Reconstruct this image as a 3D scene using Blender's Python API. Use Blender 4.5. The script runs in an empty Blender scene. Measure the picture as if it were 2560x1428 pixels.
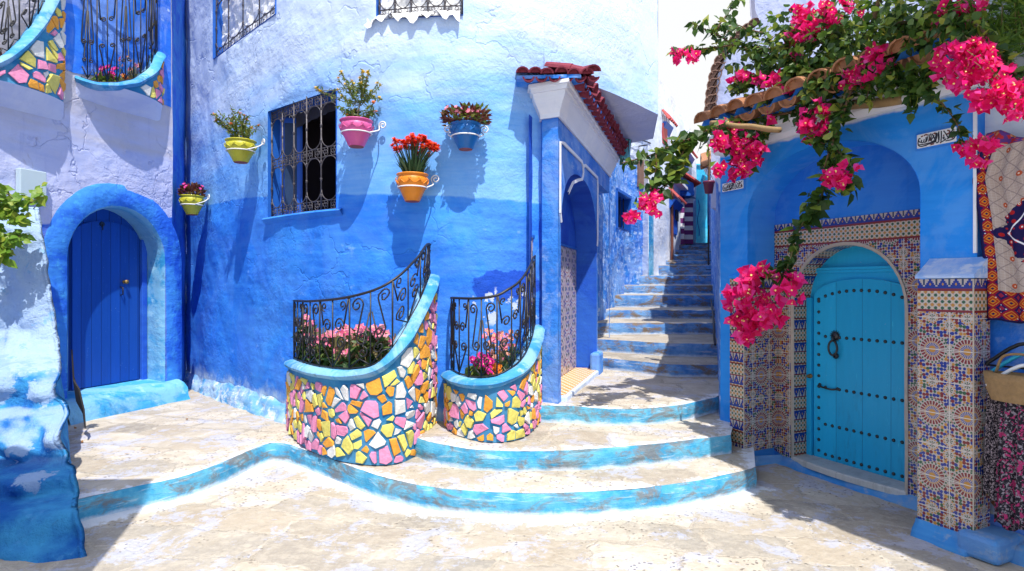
import bpy, bmesh, math, random
from mathutils import Vector, Matrix, noise as mnoise
from mathutils.geometry import delaunay_2d_cdt

# ------------------------------------------------------------------ camera, sky, sun, exposure
SC = bpy.context.scene
COL = SC.collection
F, CX, CY, EYE = 1500.0, 1280.0, 714.0, 1.6
cam_data = bpy.data.cameras.new("camera")
cam_data.sensor_width = 36.0
cam_data.lens = 36.0 * F / 2560.0
cam_data.clip_start = 0.05
cam_data.clip_end = 2000.0
cam = bpy.data.objects.new("camera", cam_data)
COL.objects.link(cam)
cam.location = (0, 0, EYE)
cam.rotation_euler = (math.radians(90), 0, 0)
SC.camera = cam

SUN_AZ = (0.30, -0.954)            # horizontal direction towards the sun
SUN_EL = math.radians(62)
SUN_STRENGTH = 4.5
SKY_STRENGTH = 0.15
EXPOSURE = 0.47
sun_dir = Vector((SUN_AZ[0] * math.cos(SUN_EL), SUN_AZ[1] * math.cos(SUN_EL), math.sin(SUN_EL)))
sun_data = bpy.data.lights.new("sun", 'SUN')
sun_data.energy = SUN_STRENGTH
sun_data.angle = math.radians(0.5)
sun_data.color = (1.0, 0.955, 0.88)
sun = bpy.data.objects.new("sun", sun_data)
COL.objects.link(sun)
sun.location = (3, -8, 12)
sun.rotation_euler = (-sun_dir).to_track_quat('-Z', 'Y').to_euler()

world = bpy.data.worlds.new("World")
SC.world = world
world.use_nodes = True
wn = world.node_tree
wn.nodes.clear()
w_out = wn.nodes.new("ShaderNodeOutputWorld")
w_bg = wn.nodes.new("ShaderNodeBackground")
w_sky = wn.nodes.new("ShaderNodeTexSky")
w_sky.sky_type = 'NISHITA'
w_sky.sun_disc = False
w_sky.sun_elevation = SUN_EL
w_sky.sun_rotation = math.atan2(SUN_AZ[0], SUN_AZ[1])
# thin bright cloud sheet over most of the sky, blue between
w_tc = wn.nodes.new("ShaderNodeTexCoord")
w_no = wn.nodes.new("ShaderNodeTexNoise")
w_no.inputs['Scale'].default_value = 1.6
w_no.inputs['Detail'].default_value = 5
w_rp = wn.nodes.new("ShaderNodeValToRGB")
w_rp.color_ramp.elements[0].position = 0.25
w_rp.color_ramp.elements[1].position = 0.45
w_mx = wn.nodes.new("ShaderNodeMix")
w_mx.data_type = 'RGBA'
w_cl = wn.nodes.new("ShaderNodeMix")      # cloud: pearly near the skyline, brighter overhead
w_cl.data_type = 'RGBA'
w_cl.inputs[6].default_value = (4.75, 4.8, 4.85, 1)
w_cl.inputs[7].default_value = (8.5, 8.7, 9.2, 1)
w_el = wn.nodes.new("ShaderNodeMapRange")
w_el.interpolation_type = 'SMOOTHSTEP'
w_el.inputs[1].default_value = 0.40
w_el.inputs[2].default_value = 0.75
w_sep = wn.nodes.new("ShaderNodeSeparateXYZ")
w_side = wn.nodes.new("ShaderNodeMapRange")      # the cloud bank stands to the north, blue sky behind the viewer
w_side.interpolation_type = 'SMOOTHSTEP'
w_side.inputs[1].default_value = -0.55
w_side.inputs[2].default_value = 0.25
w_side.inputs[3].default_value = 0.12
w_mul = wn.nodes.new("ShaderNodeMath")
w_mul.operation = 'MULTIPLY'
wn.links.new(w_tc.outputs['Generated'], w_no.inputs['Vector'])
wn.links.new(w_no.outputs['Fac'], w_rp.inputs['Fac'])
wn.links.new(w_tc.outputs['Generated'], w_sep.inputs[0])
wn.links.new(w_sep.outputs[1], w_side.inputs[0])
wn.links.new(w_sep.outputs[2], w_el.inputs[0])
wn.links.new(w_el.outputs[0], w_cl.inputs[0])
wn.links.new(w_cl.outputs[2], w_mx.inputs[7])
wn.links.new(w_rp.outputs['Color'], w_mul.inputs[0])
wn.links.new(w_side.outputs[0], w_mul.inputs[1])
wn.links.new(w_mul.outputs[0], w_mx.inputs[0])
wn.links.new(w_sky.outputs['Color'], w_mx.inputs[6])
wn.links.new(w_mx.outputs[2], w_bg.inputs['Color'])
w_bg.inputs['Strength'].default_value = SKY_STRENGTH
wn.links.new(w_bg.outputs['Background'], w_out.inputs['Surface'])

SC.view_settings.view_transform = 'Standard'
SC.view_settings.look = 'None'
SC.view_settings.exposure = EXPOSURE
SC.view_settings.gamma = 1.0
SC.view_settings.use_curve_mapping = False
SC.cycles.max_bounces = 8
SC.cycles.diffuse_bounces = 5
SC.cycles.glossy_bounces = 3
SC.cycles.transmission_bounces = 4

RND = random.Random(7)

# ------------------------------------------------------------------ pixel helpers (photo pixels, 2560 x 1428)
def W(px, py, D):
    return Vector(((px - CX) / F * D, D, EYE - (py - CY) / F * D))

def G(px, py, z):
    return W(px, py, F * (EYE - z) / (py - CY))

def XY(px, D):
    return ((px - CX) / F * D, D)

def fnoise(p, sc=1.0, oct=3):
    v, a, f = 0.0, 1.0, sc
    for _ in range(oct):
        v += a * mnoise.noise(Vector(p) * f)
        a *= 0.5
        f *= 2.1
    return v

def lerp(a, b, t):
    return a + (b - a) * t

def interp(xs, ys, x):
    if x <= xs[0]:
        return ys[0]
    for i in range(len(xs) - 1):
        if x <= xs[i + 1]:
            return lerp(ys[i], ys[i + 1], (x - xs[i]) / (xs[i + 1] - xs[i]))
    return ys[-1]

def smooth_line(pts, n=8):
    """Catmull-Rom through points of any dimension."""
    pts = [Vector(p) for p in pts]
    P = [pts[0] * 2 - pts[1]] + pts + [pts[-1] * 2 - pts[-2]]
    out = []
    for i in range(1, len(P) - 2):
        for k in range(n):
            t = k / n
            a, b, c, d = P[i - 1], P[i], P[i + 1], P[i + 2]
            out.append(0.5 * ((2 * b) + (c - a) * t + (2 * a - 5 * b + 4 * c - d) * t * t + (3 * b - a - 3 * c + d) * t ** 3))
    out.append(pts[-1])
    return out

def resample(pts, step):
    pts = [Vector(p) for p in pts]
    L = [0.0]
    for a, b in zip(pts, pts[1:]):
        L.append(L[-1] + (b - a).length)
    n = max(2, int(round(L[-1] / step)) + 1)
    out, j = [], 0
    for i in range(n):
        s = L[-1] * i / (n - 1)
        while j < len(L) - 2 and L[j + 1] < s:
            j += 1
        t = (s - L[j]) / max(1e-9, L[j + 1] - L[j])
        out.append(pts[j].lerp(pts[j + 1], min(1, max(0, t))))
    return out

# ------------------------------------------------------------------ mesh collecting
class MB:
    def __init__(self):
        self.v, self.f, self.uv, self.m, self.uv2 = [], [], {}, [], {}

    def vert(self, p, uv=None, uv2=None):
        self.v.append((p[0], p[1], p[2]))
        i = len(self.v) - 1
        if uv is not None:
            self.uv[i] = (uv[0], uv[1])
        if uv2 is not None:
            self.uv2[i] = (uv2[0], uv2[1])
        return i

    def face(self, idx, m=0):
        self.f.append(tuple(idx))
        self.m.append(m)

    def quad(self, a, b, c, d, m=0, uvs=None):
        u = uvs or (None,) * 4
        i = [self.vert(p, q) for p, q in zip((a, b, c, d), u)]
        self.face(i, m)

    def grid(self, fn, nu, nv, m=0, close_u=False):
        """fn(i,j) -> (point, uv)."""
        base = len(self.v)
        for i in range(nu):
            for j in range(nv):
                r = fn(i, j)
                self.vert(r[0], r[1] if len(r) > 1 else None, r[2] if len(r) > 2 else None)
        for i in range(nu if close_u else nu - 1):
            for j in range(nv - 1):
                i2 = (i + 1) % nu
                self.face((base + i * nv + j, base + i2 * nv + j, base + i2 * nv + j + 1, base + i * nv + j + 1), m)

    def tube(self, pts, r, n=6, m=0, cap=True):
        pts = [Vector(p) for p in pts]
        if len(pts) < 2:
            return
        rs = r if isinstance(r, (list, tuple)) else [r] * len(pts)
        t0 = (pts[1] - pts[0]).normalized()
        up = Vector((0, 0, 1)) if abs(t0.z) < 0.9 else Vector((1, 0, 0))
        nrm = (up - t0 * up.dot(t0)).normalized()
        base = len(self.v)
        for i, p in enumerate(pts):
            a = pts[max(0, i - 1)]
            b = pts[min(len(pts) - 1, i + 1)]
            t = (b - a)
            t = t.normalized() if t.length > 1e-9 else t0
            nrm = nrm - t * nrm.dot(t)
            nrm = nrm.normalized() if nrm.length > 1e-6 else t.orthogonal().normalized()
            bi = t.cross(nrm)
            for k in range(n):
                th = 2 * math.pi * k / n
                self.vert(p + (nrm * math.cos(th) + bi * math.sin(th)) * rs[i])
        for i in range(len(pts) - 1):
            for k in range(n):
                k2 = (k + 1) % n
                self.face((base + i * n + k, base + i * n + k2, base + (i + 1) * n + k2, base + (i + 1) * n + k), m)
        if cap:
            self.face(tuple(base + k for k in reversed(range(n))), m)
            e = base + (len(pts) - 1) * n
            self.face(tuple(e + k for k in range(n)), m)

    def lathe(self, prof, axis_o, ax=Vector((0, 0, 1)), n=24, m=0):
        """prof: list of (r, h)."""
        ax = Vector(ax).normalized()
        e1 = ax.orthogonal().normalized()
        e2 = ax.cross(e1)
        o = Vector(axis_o)
        base = len(self.v)
        for r, h in prof:
            for k in range(n):
                th = 2 * math.pi * k / n
                self.vert(o + ax * h + (e1 * math.cos(th) + e2 * math.sin(th)) * max(r, 1e-4), (k / n, h))
        for i in range(len(prof) - 1):
            for k in range(n):
                k2 = (k + 1) % n
                self.face((base + i * n + k, base + i * n + k2, base + (i + 1) * n + k2, base + (i + 1) * n + k), m)

    def box(self, o, ex, ey, ez, m=0):
        """o corner, three edge vectors."""
        o, ex, ey, ez = Vector(o), Vector(ex), Vector(ey), Vector(ez)
        p = [o, o + ex, o + ex + ey, o + ey, o + ez, o + ex + ez, o + ex + ey + ez, o + ey + ez]
        b = [self.vert(q) for q in p]
        for f in ((0, 3, 2, 1), (4, 5, 6, 7), (0, 1, 5, 4), (1, 2, 6, 5), (2, 3, 7, 6), (3, 0, 4, 7)):
            self.face([b[k] for k in f], m)

    def prism(self, poly, dvec, m=0):
        dvec = Vector(dvec)
        a = [self.vert(p) for p in poly]
        b = [self.vert(Vector(p) + dvec) for p in poly]
        n = len(poly)
        self.face(a[::-1], m)
        self.face(b, m)
        for i in range(n):
            j = (i + 1) % n
            self.face((a[i], a[j], b[j], b[i]), m)

    def build(self, name, mats, parent=None, smooth=False, bevel=0.0, fix=True):
        me = bpy.data.meshes.new(name)
        me.from_pydata(self.v, [], self.f)
        mats = mats if isinstance(mats, (list, tuple)) else [mats]
        for mt in mats:
            me.materials.append(mt)
        for p, k in zip(me.polygons, self.m):
            p.material_index = k
            p.use_smooth = smooth
        for nm, d in (("uv", self.uv), ("uv2", self.uv2)):
            if d:
                ul = me.uv_layers.new(name=nm)
                for lp in me.loops:
                    ul.data[lp.index].uv = d.get(lp.vertex_index, (0, 0))
        if fix:
            bm = bmesh.new()
            bm.from_mesh(me)
            bmesh.ops.recalc_face_normals(bm, faces=bm.faces)
            bm.to_mesh(me)
            bm.free()
        me.validate()
        me.update()
        o = bpy.data.objects.new(name, me)
        COL.objects.link(o)
        if bevel > 0:
            bv = o.modifiers.new("bevel", 'BEVEL')
            bv.width = bevel
            bv.segments = 2
            bv.limit_method = 'ANGLE'
            bv.angle_limit = math.radians(40)
        if parent is not None:
            put_under(o, parent)
        return o

def put_under(o, parent):
    o.parent = parent
    # parts are modelled in world coordinates; only the top-level object carries a location
    o.matrix_parent_inverse = Matrix.Translation(-parent.location) if parent.parent is None else Matrix.Identity(4)

def thing(name, label, cat, loc=(0, 0, 0), group=None):
    o = bpy.data.objects.new(name, None)
    o.empty_display_size = 0.1
    o.location = loc
    COL.objects.link(o)
    return tag(o, label, cat, group)

def tag(o, label, cat, group=None):
    o["label"] = label
    o["category"] = cat
    if group:
        o["group"] = group
    return o

def struct(o):
    o["kind"] = "structure"
    return o

# ------------------------------------------------------------------ walls that follow a plan line
class Wall:
    """A vertical wall over a plan polyline; normals point to the viewer's side."""
    def __init__(self, pts, step=0.05, smooth=True, flip=False):
        p = smooth_line([Vector((a[0], a[1], 0)) for a in pts], 10) if smooth and len(pts) > 2 else [Vector((a[0], a[1], 0)) for a in pts]
        self.p = resample(p, step)
        self.L = [0.0]
        for a, b in zip(self.p, self.p[1:]):
            self.L.append(self.L[-1] + (b - a).length)
        self.len = self.L[-1]
        self.sg = -1 if flip else 1

    def at(self, s):
        """plan point, tangent and normal; runs on straight past its ends."""
        j = 0
        n = len(self.L)
        if s >= self.len:
            j = n - 2
        elif s > 0:
            j = min(n - 2, int(s / self.len * (n - 1)))
            while j > 0 and self.L[j] > s:
                j -= 1
            while j < n - 2 and self.L[j + 1] < s:
                j += 1
        a, b = self.p[j], self.p[j + 1]
        t = (b - a).normalized()
        return a + t * (s - self.L[j]), t, Vector((t.y, -t.x, 0)) * self.sg

    def pt(self, s, z, w=0.0):
        p, t, n = self.at(s)
        q = p + n * w
        return Vector((q.x, q.y, z))

    def s_of(self, px):
        k = (px - CX) / F
        best = None
        for i in range(len(self.p) - 1):
            a, b = self.p[i], self.p[i + 1]
            fa, fb = a.x - k * a.y, b.x - k * b.y
            if fa == fb:
                continue
            if fa * fb <= 0:
                return self.L[i] + (self.L[i + 1] - self.L[i]) * fa / (fa - fb)
        ends = []
        for i in (0, len(self.p) - 2):
            a, b = self.p[i], self.p[i + 1]
            fa, fb = a.x - k * a.y, b.x - k * b.y
            t = fa / (fa - fb)
            ends.append(self.L[i] + (self.L[i + 1] - self.L[i]) * t)
        return ends[0] if abs(ends[0]) < abs(ends[1] - self.len) else ends[1]

    def sz(self, px, py, w=0.0):
        s = self.s_of(px)
        if w:
            for _ in range(6):
                p = self.pt(s, 0, w)
                err = px - (CX + F * p.x / p.y)
                q = self.pt(s + 0.01, 0, w)
                d = (F * q.x / q.y - F * p.x / p.y) / 0.01
                s += err / d
        p = self.pt(s, 0, w)
        return s, EYE - (py - CY) / F * p.y

    def mesh(self, s0, s1, z0, z1, holes=(), res=0.07, amp=0.01, dado=None, nsc=1.3, top=None):
        """A gently lumpy plaster sheet with true holes; uv = (s, z), uv2 = (s, z - dado(s)).
        top(s) cuts the sheet under a height line."""
        rr = random.Random(int(abs(s0 * 37 + s1 * 91 + z1 * 17) * 10))
        pts, edges = [], []
        ns, nz = max(2, int((s1 - s0) / res)), max(2, int((z1 - z0) / res))
        def inside(poly, x, y):
            c, j = False, len(poly) - 1
            for i in range(len(poly)):
                xi, yi = poly[i]
                xj, yj = poly[j]
                if (yi > y) != (yj > y) and x < (xj - xi) * (y - yi) / (yj - yi) + xi:
                    c = not c
                j = i
            return c
        def near(poly, x, y, d):
            for i in range(len(poly)):
                ax, ay = poly[i]
                bx, by = poly[(i + 1) % len(poly)]
                vx, vy = bx - ax, by - ay
                L2 = vx * vx + vy * vy
                t = max(0, min(1, ((x - ax) * vx + (y - ay) * vy) / L2)) if L2 else 0
                if (x - ax - vx * t) ** 2 + (y - ay - vy * t) ** 2 < d * d:
                    return True
            return False
        holes = [[tuple(q) for q in h] for h in holes]
        for h in holes:
            b = len(pts)
            for q in h:
                pts.append(Vector(q))
            edges += [(b + i, b + (i + 1) % len(h)) for i in range(len(h))]
        def zt(s):
            return top(s) if top else z1
        for i in range(ns + 1):
            s = lerp(s0, s1, i / ns)
            zz1 = zt(s)
            for j in range(nz + 1):
                z = lerp(z0, zz1, j / nz)
                ss = s
                if 0 < i < ns and 0 < j < nz:
                    ss += rr.uniform(-.3, .3) * res
                    z += rr.uniform(-.3, .3) * res
                    if any(inside(h, ss, z) or near(h, ss, z, res * 0.45) for h in holes):
                        continue
                elif any(inside(h, ss, z) for h in holes):
                    continue
                pts.append(Vector((ss, z)))
        V, E, FA, *_ = delaunay_2d_cdt(pts, edges, [], 0, 1e-6)
        mb = MB()
        for q in V:
            s, z = q.x, q.y
            p = self.pt(s, z)
            d = amp * fnoise((p.x * nsc, p.y * nsc, z * nsc), 1.0, 4)
            hd = 1.0
            _, _, n = self.at(s)
            mb.vert(p + n * d * hd, (s, z), (s, z - (dado(s) if dado else 0)))
        for f in FA:
            cx = sum(V[i].x for i in f) / len(f)
            cz = sum(V[i].y for i in f) / len(f)
            if any(inside(h, cx, cz) for h in holes):
                continue
            if top and cz > top(cx) + 0.01:
                continue
            mb.face(f)
        return mb

def arch_poly(s0, s1, z0, zs, zt, n=14, power=2.0):
    """Opening with an arched head: jambs up to zs, crown at zt."""
    c, r = (s0 + s1) / 2, (s1 - s0) / 2
    out = [(s0, z0), (s1, z0)]
    for k in range(n + 1):
        th = math.pi * k / n
        x, y = math.cos(th), math.sin(th)
        out.append((c + r * math.copysign(abs(x) ** (2 / power), x), zs + (zt - zs) * abs(y) ** (2 / power)))
    return out

def reveal(mb, fn, poly, w0, w1, m=0, skip_first=False, nd=3, uvs=True):
    """Walls of an opening between depths w0 and w1. fn(s,z,w) -> point."""
    n = len(poly)
    L = 0.0
    for i in range(1 if skip_first else 0, n):
        a, b = poly[i], poly[(i + 1) % n]
        d = math.hypot(b[0] - a[0], b[1] - a[1])
        for k in range(nd):
            wa, wb = lerp(w0, w1, k / nd), lerp(w0, w1, (k + 1) / nd)
            mb.quad(fn(a[0], a[1], wa), fn(b[0], b[1], wa), fn(b[0], b[1], wb), fn(a[0], a[1], wb), m,
                    ((wa, L), (wa, L + d), (wb, L + d), (wb, L)))
        L += d
# ------------------------------------------------------------------ node helpers and materials
class NT:
    """Small expression builder over a material's node tree."""
    def __init__(self, name):
        self.mat = bpy.data.materials.new(name)
        self.mat.use_nodes = True
        self.t = self.mat.node_tree
        self.t.nodes.clear()
        self.out = self.t.nodes.new("ShaderNodeOutputMaterial")
        self.tc = self.t.nodes.new("ShaderNodeTexCoord")
        self.obj = self.tc.outputs['Object']

    def link(self, a, b):
        self.t.links.new(a, b)

    def setin(self, node, key, v):
        if v is None:
            return
        i = node.inputs[key]
        if isinstance(v, bpy.types.NodeSocket):
            self.link(v, i)
        else:
            i.default_value = v

    def m(self, op, a, b=None, c=None, clamp=False):
        n = self.t.nodes.new("ShaderNodeMath")
        n.operation = op
        n.use_clamp = clamp
        self.setin(n, 0, a)
        self.setin(n, 1, b)
        if c is not None:
            self.setin(n, 2, c)
        return n.outputs[0]

    def add(self, a, b): return self.m('ADD', a, b)
    def sub(self, a, b): return self.m('SUBTRACT', a, b)
    def mul(self, a, b): return self.m('MULTIPLY', a, b)
    def div(self, a, b): return self.m('DIVIDE', a, b)
    def mx(self, a, b): return self.m('MAXIMUM', a, b)
    def mn(self, a, b): return self.m('MINIMUM', a, b)
    def lt(self, a, b): return self.m('LESS_THAN', a, b)
    def gt(self, a, b): return self.m('GREATER_THAN', a, b)

    def sstep(self, x, lo, hi):
        n = self.t.nodes.new("ShaderNodeMapRange")
        n.interpolation_type = 'SMOOTHSTEP'
        self.setin(n, 0, x)
        n.inputs[1].default_value = lo
        n.inputs[2].default_value = hi
        return n.outputs[0]

    def xyz(self, v):
        n = self.t.nodes.new("ShaderNodeSeparateXYZ")
        self.link(v, n.inputs[0])
        return n.outputs

    def vec(self, x, y, z=0.0):
        n = self.t.nodes.new("ShaderNodeCombineXYZ")
        for k, v in enumerate((x, y, z)):
            self.setin(n, k, v)
        return n.outputs[0]

    def uv(self, name="uv"):
        n = self.t.nodes.new("ShaderNodeUVMap")
        n.uv_map = name
        return n.outputs[0]

    def scale(self, v, s):
        n = self.t.nodes.new("ShaderNodeVectorMath")
        n.operation = 'MULTIPLY'
        self.link(v, n.inputs[0])
        n.inputs[1].default_value = s if isinstance(s, (tuple, list)) else (s, s, s)
        return n.outputs[0]

    def vadd(self, a, b):
        n = self.t.nodes.new("ShaderNodeVectorMath")
        n.operation = 'ADD'
        self.setin(n, 0, a)
        self.setin(n, 1, b)
        return n.outputs[0]

    def noise(self, v, sc, detail=4, rough=0.55, dist=0.0, col=False):
        n = self.t.nodes.new("ShaderNodeTexNoise")
        self.setin(n, 'Vector', v)
        n.inputs['Scale'].default_value = sc
        n.inputs['Detail'].default_value = detail
        n.inputs['Roughness'].default_value = rough
        n.inputs['Distortion'].default_value = dist
        return n.outputs['Color' if col else 'Fac']

    def voro(self, v, sc, feature='F1', rnd=1.0, out='Distance'):
        n = self.t.nodes.new("ShaderNodeTexVoronoi")
        n.feature = feature
        self.setin(n, 'Vector', v)
        n.inputs['Scale'].default_value = sc
        n.inputs['Randomness'].default_value = rnd
        return n.outputs[out]

    def mix(self, f, a, b):
        n = self.t.nodes.new("ShaderNodeMix")
        n.data_type = 'RGBA'
        self.setin(n, 0, f)
        for k, v in ((6, a), (7, b)):
            if isinstance(v, bpy.types.NodeSocket):
                self.link(v, n.inputs[k])
            else:
                n.inputs[k].default_value = (v[0], v[1], v[2], 1)
        return n.outputs[2]

    def ramp(self, f, stops, interp_='LINEAR'):
        n = self.t.nodes.new("ShaderNodeValToRGB")
        n.color_ramp.interpolation = interp_
        e = n.color_ramp.elements
        while len(e) < len(stops):
            e.new(0.5)
        for k, (p, c) in enumerate(stops):
            e[k].position = p
            e[k].color = (c[0], c[1], c[2], 1)
        self.link(f, n.inputs[0])
        return n.outputs[0]

    def island(self):
        n = self.t.nodes.new("ShaderNodeNewGeometry")
        return n.outputs['Random Per Island']

    def bump(self, h, strength=0.3, dist=0.02, prev=None):
        n = self.t.nodes.new("ShaderNodeBump")
        n.inputs['Strength'].default_value = strength
        n.inputs['Distance'].default_value = dist
        self.link(h, n.inputs['Height'])
        if prev is not None:
            self.link(prev, n.inputs['Normal'])
        return n.outputs[0]

    def finish(self, color, rough=0.8, normal=None, metal=0.0, spec=0.3, coat=0.0, transl=0.0, transl_col=None):
        p = self.t.nodes.new("ShaderNodeBsdfPrincipled")
        if isinstance(color, bpy.types.NodeSocket):
            self.link(color, p.inputs['Base Color'])
        else:
            p.inputs['Base Color'].default_value = (color[0], color[1], color[2], 1)
        self.setin(p, 'Roughness', rough)
        p.inputs['Metallic'].default_value = metal
        p.inputs['Specular IOR Level'].default_value = spec
        p.inputs['Coat Weight'].default_value = coat
        if normal is not None:
            self.link(normal, p.inputs['Normal'])
        sh = p.outputs[0]
        if transl > 0:
            tr = self.t.nodes.new("ShaderNodeBsdfTranslucent")
            c = transl_col if transl_col is not None else color
            if isinstance(c, bpy.types.NodeSocket):
                self.link(c, tr.inputs['Color'])
            else:
                tr.inputs['Color'].default_value = (c[0], c[1], c[2], 1)
            ms = self.t.nodes.new("ShaderNodeMixShader")
            ms.inputs[0].default_value = transl
            self.link(sh, ms.inputs[1])
            self.link(tr.outputs[0], ms.inputs[2])
            sh = ms.outputs[0]
        self.link(sh, self.out.inputs['Surface'])
        return self.mat

MAT = {}

def plaster(name, low, low2, up=None, up2=None, worn=(0.55, 0.68, 0.85), worn_amt=0.35, white_z=None, bump=0.45,
            streak=0.35, worn_th=0.60, dirt=None, crack=0.0, base_white=None, edge=0.012, patch=0.5):
    """Hand-painted lime plaster. low/up: two tones under/over the painted dado line (uv2.y = 0)."""
    k = NT(name)
    o = k.obj
    n1 = k.noise(o, 1.1, 5, 0.6)
    n2 = k.noise(o, 7.0, 6, 0.65)
    st = k.noise(k.scale(o, (0.9, 0.9, 7.0)), 2.6, 5, 0.6, 0.4)
    tone = k.add(k.mul(n1, 0.6), k.mul(st, 0.4))
    tone = k.sstep(tone, 0.36, 0.64)
    c = k.mix(tone, low, low2)
    if up is not None:
        z2 = k.xyz(k.uv("uv2"))[1]
        f = k.sstep(k.add(z2, k.mul(k.sub(k.noise(o, 6.0, 3), 0.5), 0.05)), -edge, edge)
        cu = k.mix(tone, up, up2)
        if white_z is not None:
            z = k.xyz(o)[2]
            wf = k.sstep(k.add(z, k.mul(k.sub(k.noise(k.scale(o, (0.5, 0.5, 2.2)), 1.5, 4), 0.5), 2.2)), white_z[0], white_z[1])
            cu = k.mix(k.mul(wf, white_z[3]), cu, white_z[2])
        c = k.mix(f, c, cu)
    if base_white is not None:
        z = k.xyz(o)[2]
        bw = k.sub(1.0, k.sstep(k.add(z, k.mul(k.sub(k.noise(o, 5.0, 5, .65), 0.5), base_white[3])), base_white[0], base_white[1]))
        c = k.mix(bw, c, base_white[2])
    pt = k.sstep(k.noise(k.vadd(o, (3.1, 8.2, 1.7)), 1.7, 7, 0.68, 0.7), 0.44, 0.56)
    c = k.mix(k.mul(pt, patch), c, k.mix(0.55, c, worn))
    dr = k.sstep(k.noise(k.scale(o, (7, 7, 0.55)), 1.6, 5, 0.65), 0.58, 0.72)
    c = k.mix(k.mul(dr, patch * 0.55), c, k.mix(0.5, c, (low[0] * .6, low[1] * .6, low[2] * .75)))
    wm = k.sstep(k.add(k.mul(n2, 0.7), k.mul(st, 0.3)), worn_th, worn_th + 0.08)
    c = k.mix(k.mul(wm, worn_amt), c, worn)
    if name == "paint_main":
        # a repainted deep blue patch and peeled flakes over the small planter
        q = k.xyz(o)
        ex = k.div(k.sub(q[0], -0.06), 0.34)
        ez = k.div(k.sub(q[2], 1.60), 0.16)
        rr_ = k.add(k.m('SQRT', k.add(k.mul(ex, ex), k.mul(ez, ez))), k.mul(k.sub(k.noise(o, 4.0, 5, .65), .5), 1.3))
        c = k.mix(k.mul(k.sub(1.0, k.sstep(rr_, .85, .95)), .85), c, (0.008, 0.06, 0.50))
        ez = k.div(k.sub(q[2], 1.40), 0.17)
        rr_ = k.m('SQRT', k.add(k.mul(ex, ex), k.mul(ez, ez)))
        fl_ = k.mul(k.sub(1.0, k.sstep(rr_, .9, 1.2)), k.sstep(k.noise(o, 7.5, 6, .62), .56, .58))
        c = k.mix(k.mul(fl_, .9), c, (0.62, 0.70, 0.80))
    if dirt is not None:
        dm = k.sstep(k.noise(o, 3.3, 7, 0.72, 0.8), 0.60, 0.70)
        c = k.mix(k.mul(dm, dirt[1]), c, dirt[0])
    if crack > 0:
        wv = k.vadd(o, k.scale(k.noise(o, 3.5, 3, col=True), 0.5))
        cd = k.voro(wv, 1.3, 'DISTANCE_TO_EDGE')
        cm = k.mul(k.sub(1.0, k.sstep(cd, 0.004, 0.02)), k.sstep(k.noise(o, 0.9, 2), 0.48, 0.58))
        c = k.mix(k.mul(cm, crack), c, (low[0] * .35, low[1] * .4, low[2] * .55))
    lump = k.m('ABSOLUTE', k.sub(k.noise(o, 5.5, 4, 0.55, 0.6), 0.5))
    h = k.add(k.mul(k.noise(o, 3.0, 5, 0.6), 1.1), k.mul(k.noise(o, 20.0, 7, 0.66), 0.42))
    h = k.add(h, k.mul(k.sstep(lump, 0.0, 0.10), 0.07))
    h = k.add(h, k.mul(st, streak * 0.4))
    calm = k.add(0.25, k.mul(k.sstep(k.noise(o, 0.8, 4, 0.6), 0.38, 0.62), 0.95))
    h = k.mul(h, calm)
    if crack > 0:
        h = k.sub(h, k.mul(cm, 0.25))
    nb = k.bump(h, bump, 0.045)
    MAT[name] = k.finish(c, 0.72, nb, spec=0.22)
    return MAT[name]

plaster("paint_main", (0.018, 0.165, 0.72), (0.045, 0.27, 0.82), (0.105, 0.34, 0.82), (0.20, 0.455, 0.86),
        worn=(0.36, 0.55, 0.86), worn_amt=0.32, white_z=(2.85, 4.5, (0.60, 0.69, 0.84), 0.95), bump=0.46, crack=0.10, patch=0.12,
        base_white=(0.27, 0.52, (0.50, 0.66, 0.80), 0.5))
plaster("paint_left", (0.014, 0.10, 0.58), (0.03, 0.16, 0.68), (0.38, 0.44, 0.70), (0.48, 0.52, 0.74),
        worn=(0.50, 0.49, 0.62), worn_amt=0.5, white_z=(3.0, 3.5, (0.46, 0.44, 0.48), 0.8), dirt=((0.22, 0.15, 0.13), 0.35), crack=0.14, bump=0.6)
plaster("paint_surround", (0.014, 0.11, 0.60), (0.03, 0.17, 0.70), worn=(0.07, 0.36, 0.70), worn_amt=0.6, bump=0.6, worn_th=0.54, patch=0.7, dirt=((0.01, 0.05, 0.25), 0.5))
plaster("paint_turquoise", (0.02, 0.22, 0.50), (0.06, 0.36, 0.64), worn=(0.30, 0.54, 0.70), worn_amt=0.7, bump=0.5, worn_th=0.55, patch=0.9, dirt=((0.03, 0.08, 0.16), 0.55))
plaster("paint_field", (0.014, 0.13, 0.70), (0.03, 0.2, 0.80), worn=(0.45, 0.58, 0.80), worn_amt=0.8, bump=0.4, worn_th=0.60)
plaster("kerb_paint", (0.03, 0.20, 0.55), (0.07, 0.30, 0.62), worn=(0.30, 0.36, 0.46), worn_amt=0.6, bump=0.5, worn_th=0.54)
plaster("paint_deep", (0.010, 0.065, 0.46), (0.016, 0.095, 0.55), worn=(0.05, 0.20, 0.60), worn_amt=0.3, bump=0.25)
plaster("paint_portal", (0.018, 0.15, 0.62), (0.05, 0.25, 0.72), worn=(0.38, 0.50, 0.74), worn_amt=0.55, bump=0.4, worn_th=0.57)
plaster("paint_right", (0.010, 0.225, 0.76), (0.025, 0.285, 0.84), (0.60, 0.64, 0.74), (0.68, 0.71, 0.78), worn=(0.16, 0.38, 0.80),
        worn_amt=0.35, bump=0.16, streak=0.2)
plaster("paint_right_deep", (0.014, 0.17, 0.66), (0.022, 0.21, 0.72), worn=(0.10, 0.30, 0.74), worn_amt=0.25, bump=0.14, streak=0.2)
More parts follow.
